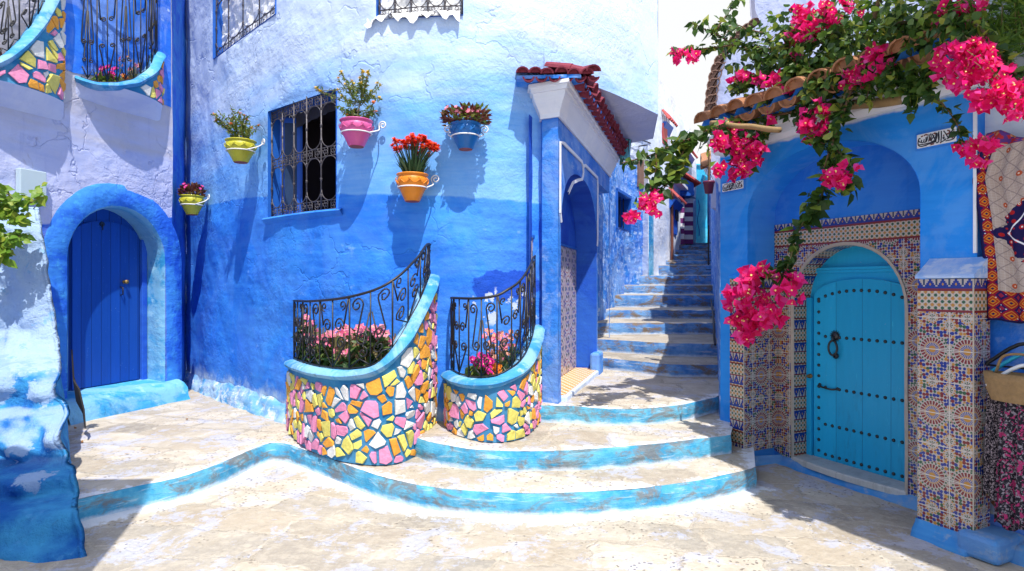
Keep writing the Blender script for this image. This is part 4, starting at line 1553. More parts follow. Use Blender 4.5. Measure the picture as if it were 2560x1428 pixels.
# maroon barrel-tiled hood
mb = MB()
def barrel(mb, a, b, r0, r1, up=Vector((0, 0, 1)), n=7, m=0, th=0.014):
    """Half-round roof tile from a (high) to b (low end, wider)."""
    a, b = Vector(a), Vector(b)
    ax = (b - a).normalized()
    side = ax.cross(up).normalized()
    nn = side.cross(ax).normalized()
    out, inn = [], []
    for (c, r) in ((a, r0), (b, r1)):
        for lst, rr in ((out, r), (inn, r - th)):
            lst.append([c + side * (math.cos(math.pi * k / n) * rr) + nn * (math.sin(math.pi * k / n) * rr * 0.85) for k in range(n + 1)])
    for lst in (out, inn):
        for k in range(n):
            mb.quad(lst[0][k], lst[1][k], lst[1][k + 1], lst[0][k + 1], m)
    for k in range(n):
        mb.quad(out[1][k], inn[1][k], inn[1][k + 1], out[1][k + 1], m)
    # mortar plug a little way in
    q = ax * (-.035)
    mb.face([mb.vert(p + q) for p in inn[1]], m)
rr = random.Random(5)
for i in range(15):
    u = 0.02 + i * 0.225
    for (w0, h0, w1, h1) in ((-0.12, .22, 0.12, .135), (0.08, .17, 0.26, .06)):
        j = rr.uniform(-.012, .012)
        barrel(mb, P(u + j, ZR + h0 * .75, w0), P(u + j, ZR + h1 * .75 + j, w1 + j), 0.075, 0.092)
    barrel(mb, P(u + .112, ZR + .15, -.12), P(u + .112, ZR + .012, 0.25), 0.075, 0.085, Vector((0, 0, -1)))
for i in range(6):
    x = 0.10 + i * .118
    j = rr.uniform(-.012, .012)
    k_ = 1.0 if i < 4 else .8
    for (y0, h0, y1, h1) in ((5.95, .20, 5.64, .115), (5.68, .14, 5.41, .035)):
        barrel(mb, (x, y0, ZR + h0 * k_), (x - .015 + j, y1 + j, ZR + h1 * k_ + j), 0.052, 0.062)
    barrel(mb, (x + .06, 5.8, ZR + .10), (x + .05, 5.43, ZR + .012), .05, .055, Vector((0, 0, -1)))
barrel(mb, (0.70, 5.80, ZR + .19), (0.735, 5.40, ZR + .05), 0.055, 0.07)
o = mb.build("tiled_hood", MAT["roof_maroon"], house)
mb = MB()
mb.prism([Vector((0.04, 5.8, ZR)), Vector((0.04, 5.46, ZR)), Vector((0.62, 5.42, ZR)), P(3.25, ZR, .22), P(3.25, ZR, -.3), P(0.3, ZR, -.3)], (0, 0, .03))
o = mb.build("hood_board", MAT["paint_portal"], house)
add_uv2(o)
# ------------------------------------------------------------------ left house with the arched door
lh = thing("lavender_house", "lavender and blue weathered house with arched plank door on the left", "house", (-4.6, 6.6, 0))
LS = lambda px: LEFT.s_of(px)
LZ = lambda px, py: LEFT.sz(px, py)[1]
ds0, ds1 = LS(168), LS(412)
dzt = LZ(275, 512)
DSILL = 0.42
dop = arch_poly(ds0, ds1, 0.1, dzt - 0.62, dzt, 20, 2.0)
ldado = lambda s: interp([LS(0), LS(120), LS(430)], [LZ(0, 560), LZ(120, 560), LZ(430, 545)], s)
mb = LEFT.mesh(0, LEFT.len, 0.0, 7.0, [dop], 0.085, 0.016, ldado)
mb.build("wall", MAT["paint_left"], lh, smooth=True)
mb = RET.mesh(0, RET.len, 0.0, 7.0, [], 0.12, 0.014)
mb.build("shade_return", MAT["paint_surround"], lh, smooth=True)  # return turned from the sun, its blue strip standing in for a cast shadow
# painted plaster band round the opening, with a soft rounded arris
def ring(mb, fn, poly, offs, closed=False, m=0):
    """offs: list of (grow, w); poly is an open jamb-arch-jamb line."""
    pts = [Vector(p) for p in poly]
    nr = []
    for i in range(len(pts)):
        a, b = pts[max(0, i - 1)], pts[min(len(pts) - 1, i + 1)]
        t = (b - a).normalized()
        nr.append(Vector((t.y, -t.x)))
    def g(i, j):
        gr, w = offs[j]
        q = pts[i] + nr[i] * gr(i) if callable(gr) else pts[i] + nr[i] * gr
        d = 0.008 * fnoise((q.x * 3, q.y * 3, j), 1.2, 3) if 0 < j < len(offs) - 1 else 0
        return fn(q.x, q.y, w + d), (q.x, q.y)
    mb.grid(g, len(pts), len(offs), m)
def open_line(poly, n=3):
    """jamb up, over the arch, jamb down - starting at the right foot, counter-clockwise."""
    out = [Vector(poly[1])]
    for a, b in zip(poly[1:], poly[2:] + poly[:1]):
        a, b = Vector(a), Vector(b)
        k = max(1, int((b - a).length / 0.12))
        for i in range(1, k + 1):
            out.append(a.lerp(b, i / k))
    return out
ol = open_line(dop)
mb = MB()
ring(mb, LEFT.pt, ol, [(0.26, -0.006), (0.245, 0.008), (0.12, 0.016), (0.04, 0.014), (0.0, 0.002)])
mb.build("door_surround", MAT["paint_surround"], lh, smooth=True)
mb = MB()
ring(mb, LEFT.pt, ol, [(0.0, 0.006), (-0.02, -0.02), (-0.02, -0.10), (-0.015, -0.22), (-0.015, -0.34)])
mb.build("door_reveal", MAT["paint_turquoise"], lh, smooth=True)
# the plank door
dz0, dz1 = DSILL + .02, dzt + 0.02
def dpt(s, z, w=0.0):
    return LEFT.pt(s, z, -0.31 + w)
dl = LEFT.sz(172, 700, -0.31)[0]
dr = ds1 + 0.05
door = thing("plank_door", "dark blue plank door inside the turquoise arched opening", "door", tuple(dpt((dl + dr) / 2, DSILL)))
lh_door = door
leaf_r = LEFT.sz(348, 700, -0.31)[0]
mb = MB()
mb.quad(dpt(dl - .3, DSILL - .1), dpt(dr, DSILL - .1), dpt(dr, dz1 + .1), dpt(dl - .3, dz1 + .1), 0, ((0, 0), (1, 0), (1, 2), (0, 2)))
# leaf with a shallow arched top, proud of the fixed boards
lpoly = arch_poly(dl + .02, leaf_r - .03, DSILL + .02, dz1 - .38, dz1 - .18, 12)
cen = [dpt(p[0], p[1], .028) for p in lpoly]
fi = [mb.vert(q, (p[0] - dl, p[1])) for q, p in zip(cen, lpoly)]
mb.face(fi)
for i in range(len(lpoly)):
    a, b = lpoly[i], lpoly[(i + 1) % len(lpoly)]
    mb.quad(dpt(a[0], a[1], .028), dpt(b[0], b[1], .028), dpt(b[0], b[1], 0.002), dpt(a[0], a[1], .002), 0, ((.03, 0),) * 4)
d_o = mb.build("leaf", MAT["door_blue"], door)
mb = MB()
mb.box(dpt(leaf_r + .0, DSILL, .002), dpt(leaf_r + .07, 0) - dpt(leaf_r, 0), dpt(0, 0, .05) - dpt(0, 0, 0), (0, 0, 1.75))
mb.build("door_post", MAT["paint_deep"], door, bevel=.006)
mb = MB()
hs = LEFT.sz(312, 705, -0.29)
hp = dpt(hs[0] - .02, hs[1], .03)
nL = LEFT.at(hs[0])[2]
mb.lathe([(0.001, 0), (0.022, 0.002), (0.022, 0.008), (0.012, .012), (0.012, .03), (0.026, .04), (0.024, .055), (0.001, .06)], hp, nL, 12)
mb.build("knob", MAT["brass"], door, smooth=True)
mb = MB()
q = dpt(hs[0] - .06, hs[1] - .06, .03)
mb.tube([q, q + nL * .035 + Vector((0, 0, -.01)), q + nL * .035 + Vector((0, 0, -.09)), q + Vector((0, 0, -.1))], 0.007, 6)
mb.build("handle", MAT["iron"], door, smooth=True)
mb = MB()
q = dpt(dl + .36, dz1 - .22, .03)
mb.lathe([(0.03, 0), (0.028, .012), (0.001, .014)], q, nL, 10)
mb.tube([q + nL * .014, q + nL * .016 + Vector((0, 0, -.07))], .006, 5)
mb.build("latch", MAT["stud"], door)
# rounded turquoise doorstep
mb = MB()
def sill(i, j):
    s = lerp(ds0 - .14, ds1 + .16, i / 30)
    pr = [(-.34, DSILL + .01), (-.15, DSILL), (.05, DSILL - .012), (.14, DSILL - .04), (.20, DSILL - .10), (.22, DSILL - .2), (.26, Z1 - .03)][j]
    d = 0.012 * fnoise((s * 2, j * .7, 1), 1.5, 3)
    return LEFT.pt(s, pr[1] + (d if 0 < j < 6 else 0), pr[0] + (d if j > 1 else 0)), (s, j)
mb.grid(sill, 31, 7)
mb.build("doorstep", MAT["paint_turquoise"], lh, smooth=True)
# meter box
mb = MB()
a = LEFT.sz(36, 502)
b = LEFT.sz(103, 432)
mb.box(LEFT.pt(a[0], a[1], .012), LEFT.pt(b[0], 0) - LEFT.pt(a[0], 0), LEFT.pt(0, 0, .07) - LEFT.pt(0, 0, .0), (0, 0, b[1] - a[1]))
mt = mb.build("meter_box", MAT["meter_grey"], lh, bevel=.008)
mb = MB()
mb.box(LEFT.pt(a[0] + .08, a[1] + .03, .0835), LEFT.pt(a[0] + .17, 0) - LEFT.pt(a[0] + .08, 0), LEFT.pt(0, 0, .004) - LEFT.pt(0, 0, .0), (0, 0, .05))
mb.build("meter_flap", MAT["meter_grey"], mt)
# ------------------------------------------------------------------ whitewashed stepped buttress
def buttress():
    mb = MB()
    # profile of the face from crown to foot: (z, y)
    prof = [(2.35, 5.75), (2.32, 5.50), (2.22, 5.36), (1.9, 5.26), (1.5, 5.22), (1.2, 5.17), (1.05, 5.08), (0.98, 4.92), (0.93, 4.80),
            (0.80, 4.74), (0.68, 4.66), (0.60, 4.50), (0.53, 4.40), (0.42, 4.35), (0.34, 4.30), (0.31, 4.12), (0.30, 4.02), (0.225, 3.98),
            (0.205, 3.94), (0.20, 3.75), (0.19, 3.64), (0.07, 3.57), (0.03, 3.50), (-.06, 3.44)]
    fine = [(q.x, q.y) for q in resample(smooth_line([(z_, y_, 0) for z_, y_ in prof], 5), .03)]
    nx = 100
    def fn(i, j):
        z, y = fine[j]
        f = i / (nx - 1)
        # right edge drifts right towards the foot
        kx = (interp([0.0, 0.16, 0.3, 0.5, 1.0, 1.6, 2.3], [200, 184, 174, 166, 142, 112, 84], z) - CX) / F
        xr = kx * y
        x = lerp(-5.6, xr, min(1, f / 0.80))
        back = max(0, (f - 0.80) / 0.20)
        r = 0.16
        if back > 0:
            x = xr * (1 + back * 1.2 / y) - .02 * back
            y = y + back * 1.2
        elif f > 0.66:
            g = (f - .66) / .14
            y = y + 0.07 * g * g
        n = fnoise((x * 1.1, y * 1.1, z * 1.1), 2.4, 4)
        n2 = fnoise((x, y, z), 9.0, 2)
        am = 1.0 if f < .6 else max(.15, 1.0 - (f - .6) * 4)
        n3 = fnoise((x * 1.3, 7.0, z * 1.9), 1.5, 3)
        n4 = fnoise((x, 2.0, z), 4.5, 3)
        for (bx, by, bz, br_) in LUMPS:
            y -= .13 * math.exp(-((x - bx) ** 2 + ((z - bz) * 1.25) ** 2) / (br_ * br_ * .5))
        return (x + 0.02 * n4 * am, y - ((.20 if z < 1.25 else .08) * n3 + .045 * n4) * am - .012 * n2, z), (x, z)
    mb.grid(fn, nx, len(fine))
    return mb
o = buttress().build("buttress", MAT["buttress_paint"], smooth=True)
tag(o, "lumpy whitewashed stepped buttress wall beside the blue arched door", "wall")

# scrap of dark sheet metal wedged between buttress and doorstep
mb = MB()
pts = [(-3.98, 5.62, .98), (-3.95, 5.60, .70), (-3.86, 5.55, .62), (-3.78, 5.50, .44), (-3.74, 5.46, .28), (-3.80, 5.52, .40), (-3.92, 5.6, .50), (-3.97, 5.63, .72)]
mb.prism([Vector(p) + Vector((-.15, 0, .02)) for p in pts], (0.006, 0.012, 0))
o = mb.build("metal_scrap", MAT["rag_black"])
tag(o, "dark pointed scrap of sheet metal wedged beside the white buttress", "scrap")

# ------------------------------------------------------------------ neighbour outside the view on the left: it throws the shade at lower left
nb_l = thing("neighbour_house", "plain whitewashed house beside the viewer on the left, outside the picture", "house", (-3.6, 1.2, 0))
mb = MB()
mb.box((-5.6, 0.4, 0), (3.63, 0, 0), (0, 1.75, 0), (0, 0, 4.5))
mb.build("wall", MAT["whitewash"], nb_l)
mb = MB()
mb.box((-5.65, 0.35, 4.5), (3.71, 0, 0), (0, 1.83, 0), (0, 0, .12))
mb.build("roof", MAT["terracotta"], nb_l)
# ------------------------------------------------------------------ plants, leaves and flowers
def frame_of(d):
    d = Vector(d).normalized()
    a = d.orthogonal().normalized()
    return d, a, d.cross(a)

def rand_dir(rr, up=0.0):
    while True:
        v = Vector((rr.uniform(-1, 1), rr.uniform(-1, 1), rr.uniform(-1, 1)))
        if 0.05 < v.length < 1:
            v.normalize()
            v.z += up
            return v.normalized()

def add_leaf(mb, p, d, nrm, L, Wd, m=0, bend=0.25, heart=True):
    """pointed leaf folded along its midrib."""
    d = Vector(d).normalized()
    s = d.cross(nrm)
    if s.length < 1e-4:
        s = d.orthogonal()
    s.normalize()
    n = s.cross(d).normalized()
    p = Vector(p)
    b = mb.vert(p)
    mid = mb.vert(p + d * L * .45 - n * L * bend * .3)
    tip = mb.vert(p + d * L - n * L * bend)
    if heart:
        l1 = mb.vert(p + d * L * .10 + s * Wd * .42 + n * L * .04)
        l2 = mb.vert(p + d * L * .42 + s * Wd * .50 + n * L * .05 - n * L * bend * .3)
        r1 = mb.vert(p + d * L * .10 - s * Wd * .42 + n * L * .04)
        r2 = mb.vert(p + d * L * .42 - s * Wd * .50 + n * L * .05 - n * L * bend * .3)
        mb.face((b, l1, l2, mid), m)
        mb.face((mid, l2, tip), m)
        mb.face((b, mid, r2, r1), m)
        mb.face((mid, tip, r2), m)
    else:
        l = mb.vert(p + d * L * .4 + s * Wd * .5 - n * L * bend * .2)
        r = mb.vert(p + d * L * .4 - s * Wd * .5 - n * L * bend * .2)
        mb.face((b, l, tip), m)
        mb.face((b, tip, r), m)

def add_flower(mb, p, d, R, n=5, m=0, mc=1, cup=0.35, rr=RND, wide=0.95):
    """open flower facing d: n petals and a small centre."""
    d, a, b = frame_of(d)
    p = Vector(p)
    th0 = rr.uniform(0, 6.28)
    for k in range(n):
        th = th0 + 2 * math.pi * k / n + rr.uniform(-.12, .12)
        o = a * math.cos(th) + b * math.sin(th)
        dd = (o + d * cup).normalized()
        add_leaf(mb, p + o * R * .08, dd, d, R * rr.uniform(.85, 1.1), R * wide * 2 * math.sin(math.pi / n) * 0.9, m, rr.uniform(-.1, .3))
    if mc is not None:
        c = [mb.vert(p + d * R * .16 + (a * math.cos(q) + b * math.sin(q)) * R * .16) for q in (0, 1.57, 3.14, 4.71)]
        mb.face(c, mc)

def bract_flower(mb, p, d, R, rr, m=0, mc=1):
    """bougainvillea: three papery bracts round a tiny pale flower."""
    d, a, b = frame_of(d)
    p = Vector(p)
    t0 = rr.uniform(0, 6.28)
    for k in range(3):
        th = t0 + 2.094 * k + rr.uniform(-.25, .25)
        o = a * math.cos(th) + b * math.sin(th)
        dd = (o * rr.uniform(.75, 1.1) + d * rr.uniform(.35, .9)).normalized()
        add_leaf(mb, p, dd, d, R * rr.uniform(.85, 1.15), R * rr.uniform(.8, 1.0), m, rr.uniform(-.25, .25))
    if rr.random() < .55:
        c = p + d * R * .5
        q = [mb.vert(c + (a * math.cos(x) + b * math.sin(x)) * R * .12) for x in (0, 1.26, 2.51, 3.77, 5.03)]
        mb.face(q, mc)
        mb.tube([p, c], R * .035, 3, mc, cap=False)

# ------------------------------------------------------------------ mosaic planters
def clip_poly(poly, p, n):
    out = []
    for i in range(len(poly)):
        a, b = poly[i], poly[(i + 1) % len(poly)]
        da, db = (a - p).dot(n), (b - p).dot(n)
        if da <= 0:
            out.append(a)
        if da * db < 0:
            out.append(a.lerp(b, da / (da - db)))
    return out

def stones_cells(w, h_fn, seed, cell):
    """Voronoi-like irregular stones over a strip 0..w, height band h_fn(s) -> (lo, hi)."""
    rr = random.Random(seed)
    seeds = []
    hmax = max(h_fn(w * i / 30)[1] for i in range(31))
    hmin = min(h_fn(w * i / 30)[0] for i in range(31))
    ny = max(1, int((hmax - hmin) / cell))
    nx = int(w / cell)
    for i in range(-1, nx + 1):
        for j in range(-1, ny + 1):
            x = (i + .5 + rr.uniform(-.46, .46) + (.5 if j % 2 else 0)) * cell
            y = hmin + (j + .5 + rr.uniform(-.44, .44)) * cell
            seeds.append(Vector((x, y)))
    wt = {id(q): rr.uniform(-.28, .28) for q in seeds}
    out = []
    for s in seeds:
        lo, hi = h_fn(min(w, max(0, s.x)))
        if not (0.0 < s.x < w and lo + .0 < s.y < hi + .0):
            continue
        r = cell * 1.0
        poly = [s + Vector((-r, -r)), s + Vector((r, -r)), s + Vector((r, r)), s + Vector((-r, r))]
        for q in seeds:
            if q is not s and (q - s).length < cell * 2.6:
                sh_ = max(-.3, min(.3, (wt[id(s)] - wt[id(q)]) * .5)) * (q - s).length
                dv = (q - s).normalized()
                dv = Vector((dv.x * math.cos(.22) - dv.y * math.sin(.22) * rr.choice((-1, 1)), dv.y)).normalized()
                poly = clip_poly(poly, (q + s) / 2 + (q - s).normalized() * sh_ - dv * rr.uniform(.006, .015), dv)
                if len(poly) < 3:
                    break
        # the band's own limits
        for k in range(1):
            l0, h0 = h_fn(max(0, s.x - .03)), h_fn(min(w, s.x + .03))
            sl = Vector((-(h0[1] - l0[1]) / .06, 1)).normalized()
            poly = clip_poly(poly, Vector((s.x, hi - .012)), sl)
            sl = Vector(((h0[0] - l0[0]) / .06, -1)).normalized()
            poly = clip_poly(poly, Vector((s.x, lo + .004)), sl)
            poly = clip_poly(poly, Vector((.01, 0)), Vector((-1, 0)))
            poly = clip_poly(poly, Vector((w - .01, 0)), Vector((1, 0)))
        if len(poly) < 3:
            continue
        # drop slivers, roughen corners
        area = abs(sum(poly[i].x * poly[(i + 1) % len(poly)].y - poly[(i + 1) % len(poly)].x * poly[i].y for i in range(len(poly)))) / 2
        if area < cell * cell * 0.10:
            continue
        clean = [poly[0]]
        for p in poly[1:]:
            if (p - clean[-1]).length > .012:
                clean.append(p)
        if len(clean) >= 3:
            out.append((clean, rr.choice((0, 0, 0, 1, 1, 1, 2, 2, 2, 3, 3))))
    return out

def planter(name, label, plan, rim, zbase, seed, cell, rail, rail_label=None, group=None, inset=0.10, hang=False, base_fn=None, npan=7, stone_cut=None):
    """Half-round plant bed against a wall. plan: [(x, y)] along the front, rim: z of the rim at even steps of plan,
    rail: z of the hand rail at those steps."""
    line = [Vector((p[0], p[1], 0)) for p in smooth_line([(q[0], q[1], 0) for q in plan], 8)]
    line = resample(line, 0.04)
    n = len(line)
    L = [0.0]
    for a, b in zip(line, line[1:]):
        L.append(L[-1] + (b - a).length)
    w = L[-1]
    ts = [i / (len(rim) - 1) for i in range(len(rim))]
    rim_s = smooth_line([(t, z, 0) for t, z in zip(ts, rim)], 8)
    rail_s = smooth_line([(t, z, 0) for t, z in zip(ts, rail)], 8)
    rz = lambda s: interp([q[0] for q in rim_s], [q[1] for q in rim_s], s / w)
    rlz = lambda s: interp([q[0] for q in rail_s], [q[1] for q in rail_s], s / w)
    bz = base_fn or (lambda s: zbase)
    cen = sum(line, Vector()) / n
    def at(s):
        j = min(n - 2, max(0, int(s / w * (n - 1))))
        a, b = line[j], line[j + 1]
        t = (b - a).normalized()
        nn = Vector((t.y, -t.x, 0))
        if nn.dot(a - cen) < 0:
            nn = -nn
        # blend normals for a smooth shell
        a2, b2 = line[max(0, j - 2)], line[min(n - 1, j + 3)]
        t2 = (b2 - a2).normalized()
        n2 = Vector((t2.y, -t2.x, 0))
        if n2.dot(nn) < 0:
            n2 = -n2
        return a + t * (s - L[j]), n2
    def sp(s, z, off=0.0):
        p, nn = at(s)
        q = p + nn * off
        return Vector((q.x, q.y, z))
    root = thing(name, label, "planter", (cen.x, cen.y, zbase), group)
    # shell of mortar, outside, top and inside
    mb = MB()
    ns = 70
    def shell(i, j):
        s = w * i / (ns - 1)
        f = j / 9
        z = lerp(bz(s), rz(s), f)
        return sp(s, z, 0.012 * fnoise((s * 4, z * 4, seed), 1.3, 3) * (0 if j == 0 else 1) - .004), (s, z)
    mb.grid(shell, ns, 10)
    mb.grid(lambda i, j: (sp(w * i / (ns - 1), lerp(rz(w * i / (ns - 1)) + .0, max(bz(w * i / (ns - 1)) + .02, rz(w * i / (ns - 1)) - .4), j), -.11), (i, j)), ns, 2)
    body = mb.build("body", MAT["mortar"], root, smooth=True)
    # coloured stones set into it, one mesh: a mosaic is surface pattern
    mb = MB()
    hf = lambda s: (bz(s) + .005, (stone_cut(s) if stone_cut else rz(s)) - 0.06)
    rr = random.Random(seed + 11)
    for poly, c in stones_cells(w, hf, seed, cell):
        ctr = sum(poly, Vector((0, 0))) / len(poly)
        th = rr.uniform(.006, .015)
        tilt = Vector((rr.uniform(-.25, .25), rr.uniform(-.25, .25)))
        rings = []
        for g, o in ((1.0, -.004), (0.985, th * .75), (0.92, th)):
            rings.append([mb.vert(sp(ctr.x + (p.x - ctr.x) * g, ctr.y + (p.y - ctr.y) * g, o + (tilt.dot(p - ctr) * .6 if o > 0 else 0) + rr.uniform(-.003, .003))) for p in poly])
        k = len(poly)
        for a, b in zip(rings, rings[1:]):
            for i in range(k):
                mb.face((a[i], a[(i + 1) % k], b[(i + 1) % k], b[i]), c)
        # domed centre
        cc = mb.vert(sp(ctr.x, ctr.y, th + rr.uniform(-.001, .003)))
        for i in range(k):
            mb.face((rings[-1][i], rings[-1][(i + 1) % k], cc), c)
    mb.build("stones", [MAT["stone_pink"], MAT["stone_orange"], MAT["stone_yellow"], MAT["stone_white"]], root)
    # rounded rim
    mb = MB()
    prof = [(math.cos(a), math.sin(a)) for a in [2 * math.pi * k / 10 for k in range(10)]]
    def rimf(i, j):
        s = w * i / (ns - 1)
        c, d = prof[j % 10]
        z = rz(s)
        # roll axis follows the slope of the rim
        sl = (rz(min(w, s + .02)) - rz(max(0, s - .02))) / .04
        nz = 1 / math.sqrt(1 + sl * sl)
        p = sp(s - d * 0.045 * sl * nz if 0.05 < s < w - .05 else s, z + d * .045 * nz, -.045 + c * .085 + .006 * fnoise((s * 5, j, seed), 1, 2))
        return p, (s, j)
    mb.grid(rimf, ns, 11)
    mb.face([k for k in range(10)])
    mb.face([(ns - 1) * 11 + k for k in range(10)])
    mb.build("rim", MAT["rim_paint"], root, smooth=True)
    # soil
    mb = MB()
    zs = min(rz(w * i / 20) for i in range(21)) + (.0 if hang else .035)
    a = sp(0.01, zs, -.1)
    b = sp(w - .01, zs, -.1)
    def soilf(i, j):
        s = lerp(.02, w - .02, i / 24)
        back = a.lerp(b, i / 24)
        q = sp(s, zs, -.1).lerp(back, j / 8)
        return (q.x, q.y, zs + .03 * fnoise((q.x * 6, q.y * 6, 0), 1.3, 3)), (i, j)
    mb.grid(soilf, 25, 9)
    mb.build("soil", MAT["soil"], root, smooth=True)
    # wrought-iron railing: rail, foot rail, bars and scrolls
    ri = MB()
    Q = lambda s, z: sp(s, z, -inset + .045)
    top = [Q(w * i / 40, rlz(w * i / 40)) for i in range(41)]
    ri.tube(top, .011, 6)
    ri.tube([Q(w * i / 40, rz(w * i / 40) + .055) for i in range(41)], .007, 5)
    for i in range(2 * npan + 1):
        s = w * i / (2 * npan)
        s = min(w - .005, max(.005, s))
        ri.tube([Q(s, rz(s) + .02), Q(s, rlz(s))], .0075 if i % 2 == 0 else .0065, 5)
    for i in range(npan):
        sa, sb = w * i / npan, w * (i + 1) / npan
        sm = (sa + sb) / 2
        def M(u, v):
            """u -1..1 across the pair of bays, v 0..1 up."""
            s = sm + u * (sb - sa) / 2
            s = min(w, max(0, s))
            zl, zh = rz(s) + .055, rlz(s)
            return Q(s, lerp(zl, zh, v))
        hh = max(.2, rlz(sm) - rz(sm))
        asp = (sb - sa) / 2 / hh
        for sg in (-1, 1):
            if i % 2 == 0:
                # long S: scroll high near the bar, falls to a scroll by the middle line
                ru = .30
                c1, c2 = (.62 * sg, .86), (.36 * sg, .40)
                pts = [(c1[0] + ru * 1.0 * math.cos(a) * 1.0, c1[1] + ru * asp * math.sin(a)) for a in [math.pi * .5 * q - 0 for q in ()]]
                s1 = spiral((0, 0), 1, 1.35, math.pi if sg > 0 else 0, -sg, 16)
                up = [(c1[0] + x * ru, c1[1] + y * ru * asp) for x, y in s1]
                s2 = spiral((0, 0), 1, 1.35, 0 if sg > 0 else math.pi, -sg, 16)
                dn = [(c2[0] + x * ru, c2[1] + y * ru * asp) for x, y in s2]
                line2 = up[::-1] + dn
                ri.tube([M(*q) for q in line2], .007, 5)
                s3 = spiral((0, 0), 1, 1.3, math.pi * .5, sg, 14)
                ri.tube([M(*q) for q in [(.06 * sg, .72)] + [(.36 * sg + x * .24, .20 + y * .24 * asp) for x, y in s3]], .0065, 5)
                ri.tube([M(*q) for q in ((.06 * sg, .02), (.5 * sg, .12), (.94 * sg, .02))], .0065, 5)
            else:
                s1 = spiral((0, 0), 1, 1.35, math.pi * 1.0 if sg < 0 else 0, sg, 16)
                up = [(.40 * sg + x * .30, .62 + y * .30 * asp) for x, y in s1]
                ri.tube([M(*q) for q in [(.94 * sg, .98)] + up], .007, 5)
                dn = [(.52 * sg + x * .28, .36 + y * .28 * asp) for x, y in s1]
                ri.tube([M(*q) for q in [(.06 * sg, .03)] + dn], .007, 5)
                s3 = spiral((0, 0), 1, 1.2, -math.pi * .5, sg, 12)
                ri.tube([M(*q) for q in [(.62 * sg + x * .2, .90 + y * .2 * asp) for x, y in s3]], .0065, 5)
    ri.build("railing", MAT["iron"], root, smooth=True)
    return root, sp, rz, w, zs, cen

def gxy(px, py, z):
    p = G(px, py, z)
    return (p.x, p.y)

# big planter on the first terrace
plan1 = [gxy(716, 1048, Z1), gxy(722, 1082, Z1), gxy(760, 1118, Z1), gxy(820, 1145, Z1), gxy(890, 1160, Z1), gxy(960, 1164, Z1), gxy(1010, 1155, Z1), XY(1040, 5.02), XY(1066, 5.20), XY(1083, 5.40), XY(1092, 5.64)]
wl_ = XY(722, 6.3)
plan1 = [wl_] + plan1[1:]
def zat(pxy, py):
    return EYE - (py - CY) / F * pxy[1]
rimpix1 = [908, 914, 928, 937, 938, 926, 900, 850, 780, 700]
railpix1 = [750, 750, 749, 746, 741, 733, 716, 690, 650, 610]
pl1 = [Vector((p[0], p[1], 0)) for p in smooth_line([(q[0], q[1], 0) for q in plan1], 8)]
def even(plan, vals_px, px_of):
    """height at even arc-length steps, reading a pixel profile given against photo x."""
    line = resample([Vector((p[0], p[1], 0)) for p in smooth_line([(q[0], q[1], 0) for q in plan], 8)], .02)
    out = []
    for k in range(13):
        p = line[int(round((len(line) - 1) * k / 12))]
        px = CX + F * p.x / p.y
        out.append(zat((p.x, p.y), interp(px_of, vals_px, px)))
    return out
rim_px = ([712, 740, 790, 850, 900, 950, 1000, 1040, 1066, 1082, 1092], [906, 920, 934, 941, 938, 922, 880, 818, 760, 722, 690])
rail_px = ([716, 760, 820, 870, 920, 970, 1010, 1050, 1078], [752, 754, 749, 741, 729, 711, 690, 657, 612])
rim1 = even(plan1, rim_px[1], rim_px[0])
rail1 = even(plan1, rail_px[1], rail_px[0])
PL1 = planter("mosaic_planter", "largest mosaic stone planter, full of pink impatiens, on the lower step", plan1, rim1, Z1, 21, 0.100, rail1, group="mosaic planters", npan=7)

# small planter on the second step
plan2 = [XY(1121, 5.58), gxy(1112, 1060, Z2), gxy(1128, 1082, Z2), gxy(1180, 1101, Z2), gxy(1240, 1107, Z2), gxy(1300, 1098, Z2), gxy(1338, 1072, Z2), XY(1352, 5.68)]
rim_px = ([1108, 1130, 1170, 1220, 1270, 1310, 1335, 1350, 1358], [935, 950, 962, 962, 950, 925, 890, 840, 770])
rail_px = ([1120, 1150, 1190, 1230, 1270, 1300, 1325, 1340, 1350], [745, 747, 746, 742, 730, 714, 693, 665, 640])
rim2 = even(plan2, rim_px[1], rim_px[0])
rail2 = even(plan2, rail_px[1], rail_px[0])
PL2 = planter("mosaic_planter", "small mosaic stone planter between the porch pier and the big planter", plan2, rim2, Z2, 33, 0.084, rail2, group="mosaic planters", npan=6)

# two beds hung high on the left house
def on_left(px, w, py=200):
    s = LEFT.s_of(px)
    p = LEFT.pt(s, 0, w)
    return (p.x, p.y)
s_a, s_b = LEFT.s_of(188), LEFT.s_of(402)
plan3 = [LEFT.pt(lerp(s_a, s_b, t), 0, 0.24 * math.sin(math.pi * t) ** .6 + .01).xy for t in (0, .04, .12, .25, .4, .55, .7, .84, .94, 1.0)]
rim_px = ([180, 200, 240, 290, 340, 370, 390, 405], [192, 203, 214, 216, 207, 194, 176, 140])
rail_px = ([180, 400], [-40, -70])
PL3 = planter("mosaic_planter", "hanging planter with tall railing on the lavender wall above the door", plan3, even(plan3, rim_px[1], rim_px[0]), 3.72, 45, 0.11, even(plan3, rail_px[1], rail_px[0]), group="mosaic planters", npan=6,
              base_fn=lambda s: 3.80, stone_cut=None)
s_a, s_b = LEFT.s_of(-150), LEFT.s_of(158)
plan4 = [LEFT.pt(lerp(s_a, s_b, t), 0, 0.22 * math.sin(math.pi * t) ** .6 + .01).xy for t in (0, .04, .12, .25, .4, .55, .7, .84, .94, 1.0)]
rim_px = ([-150, -60, 0, 40, 80, 110, 140, 165], [175, 172, 158, 135, 95, 55, 0, -60])
rail_px = ([-150, 0, 80, 160], [40, 0, -80, -240])
zb4 = 3.45
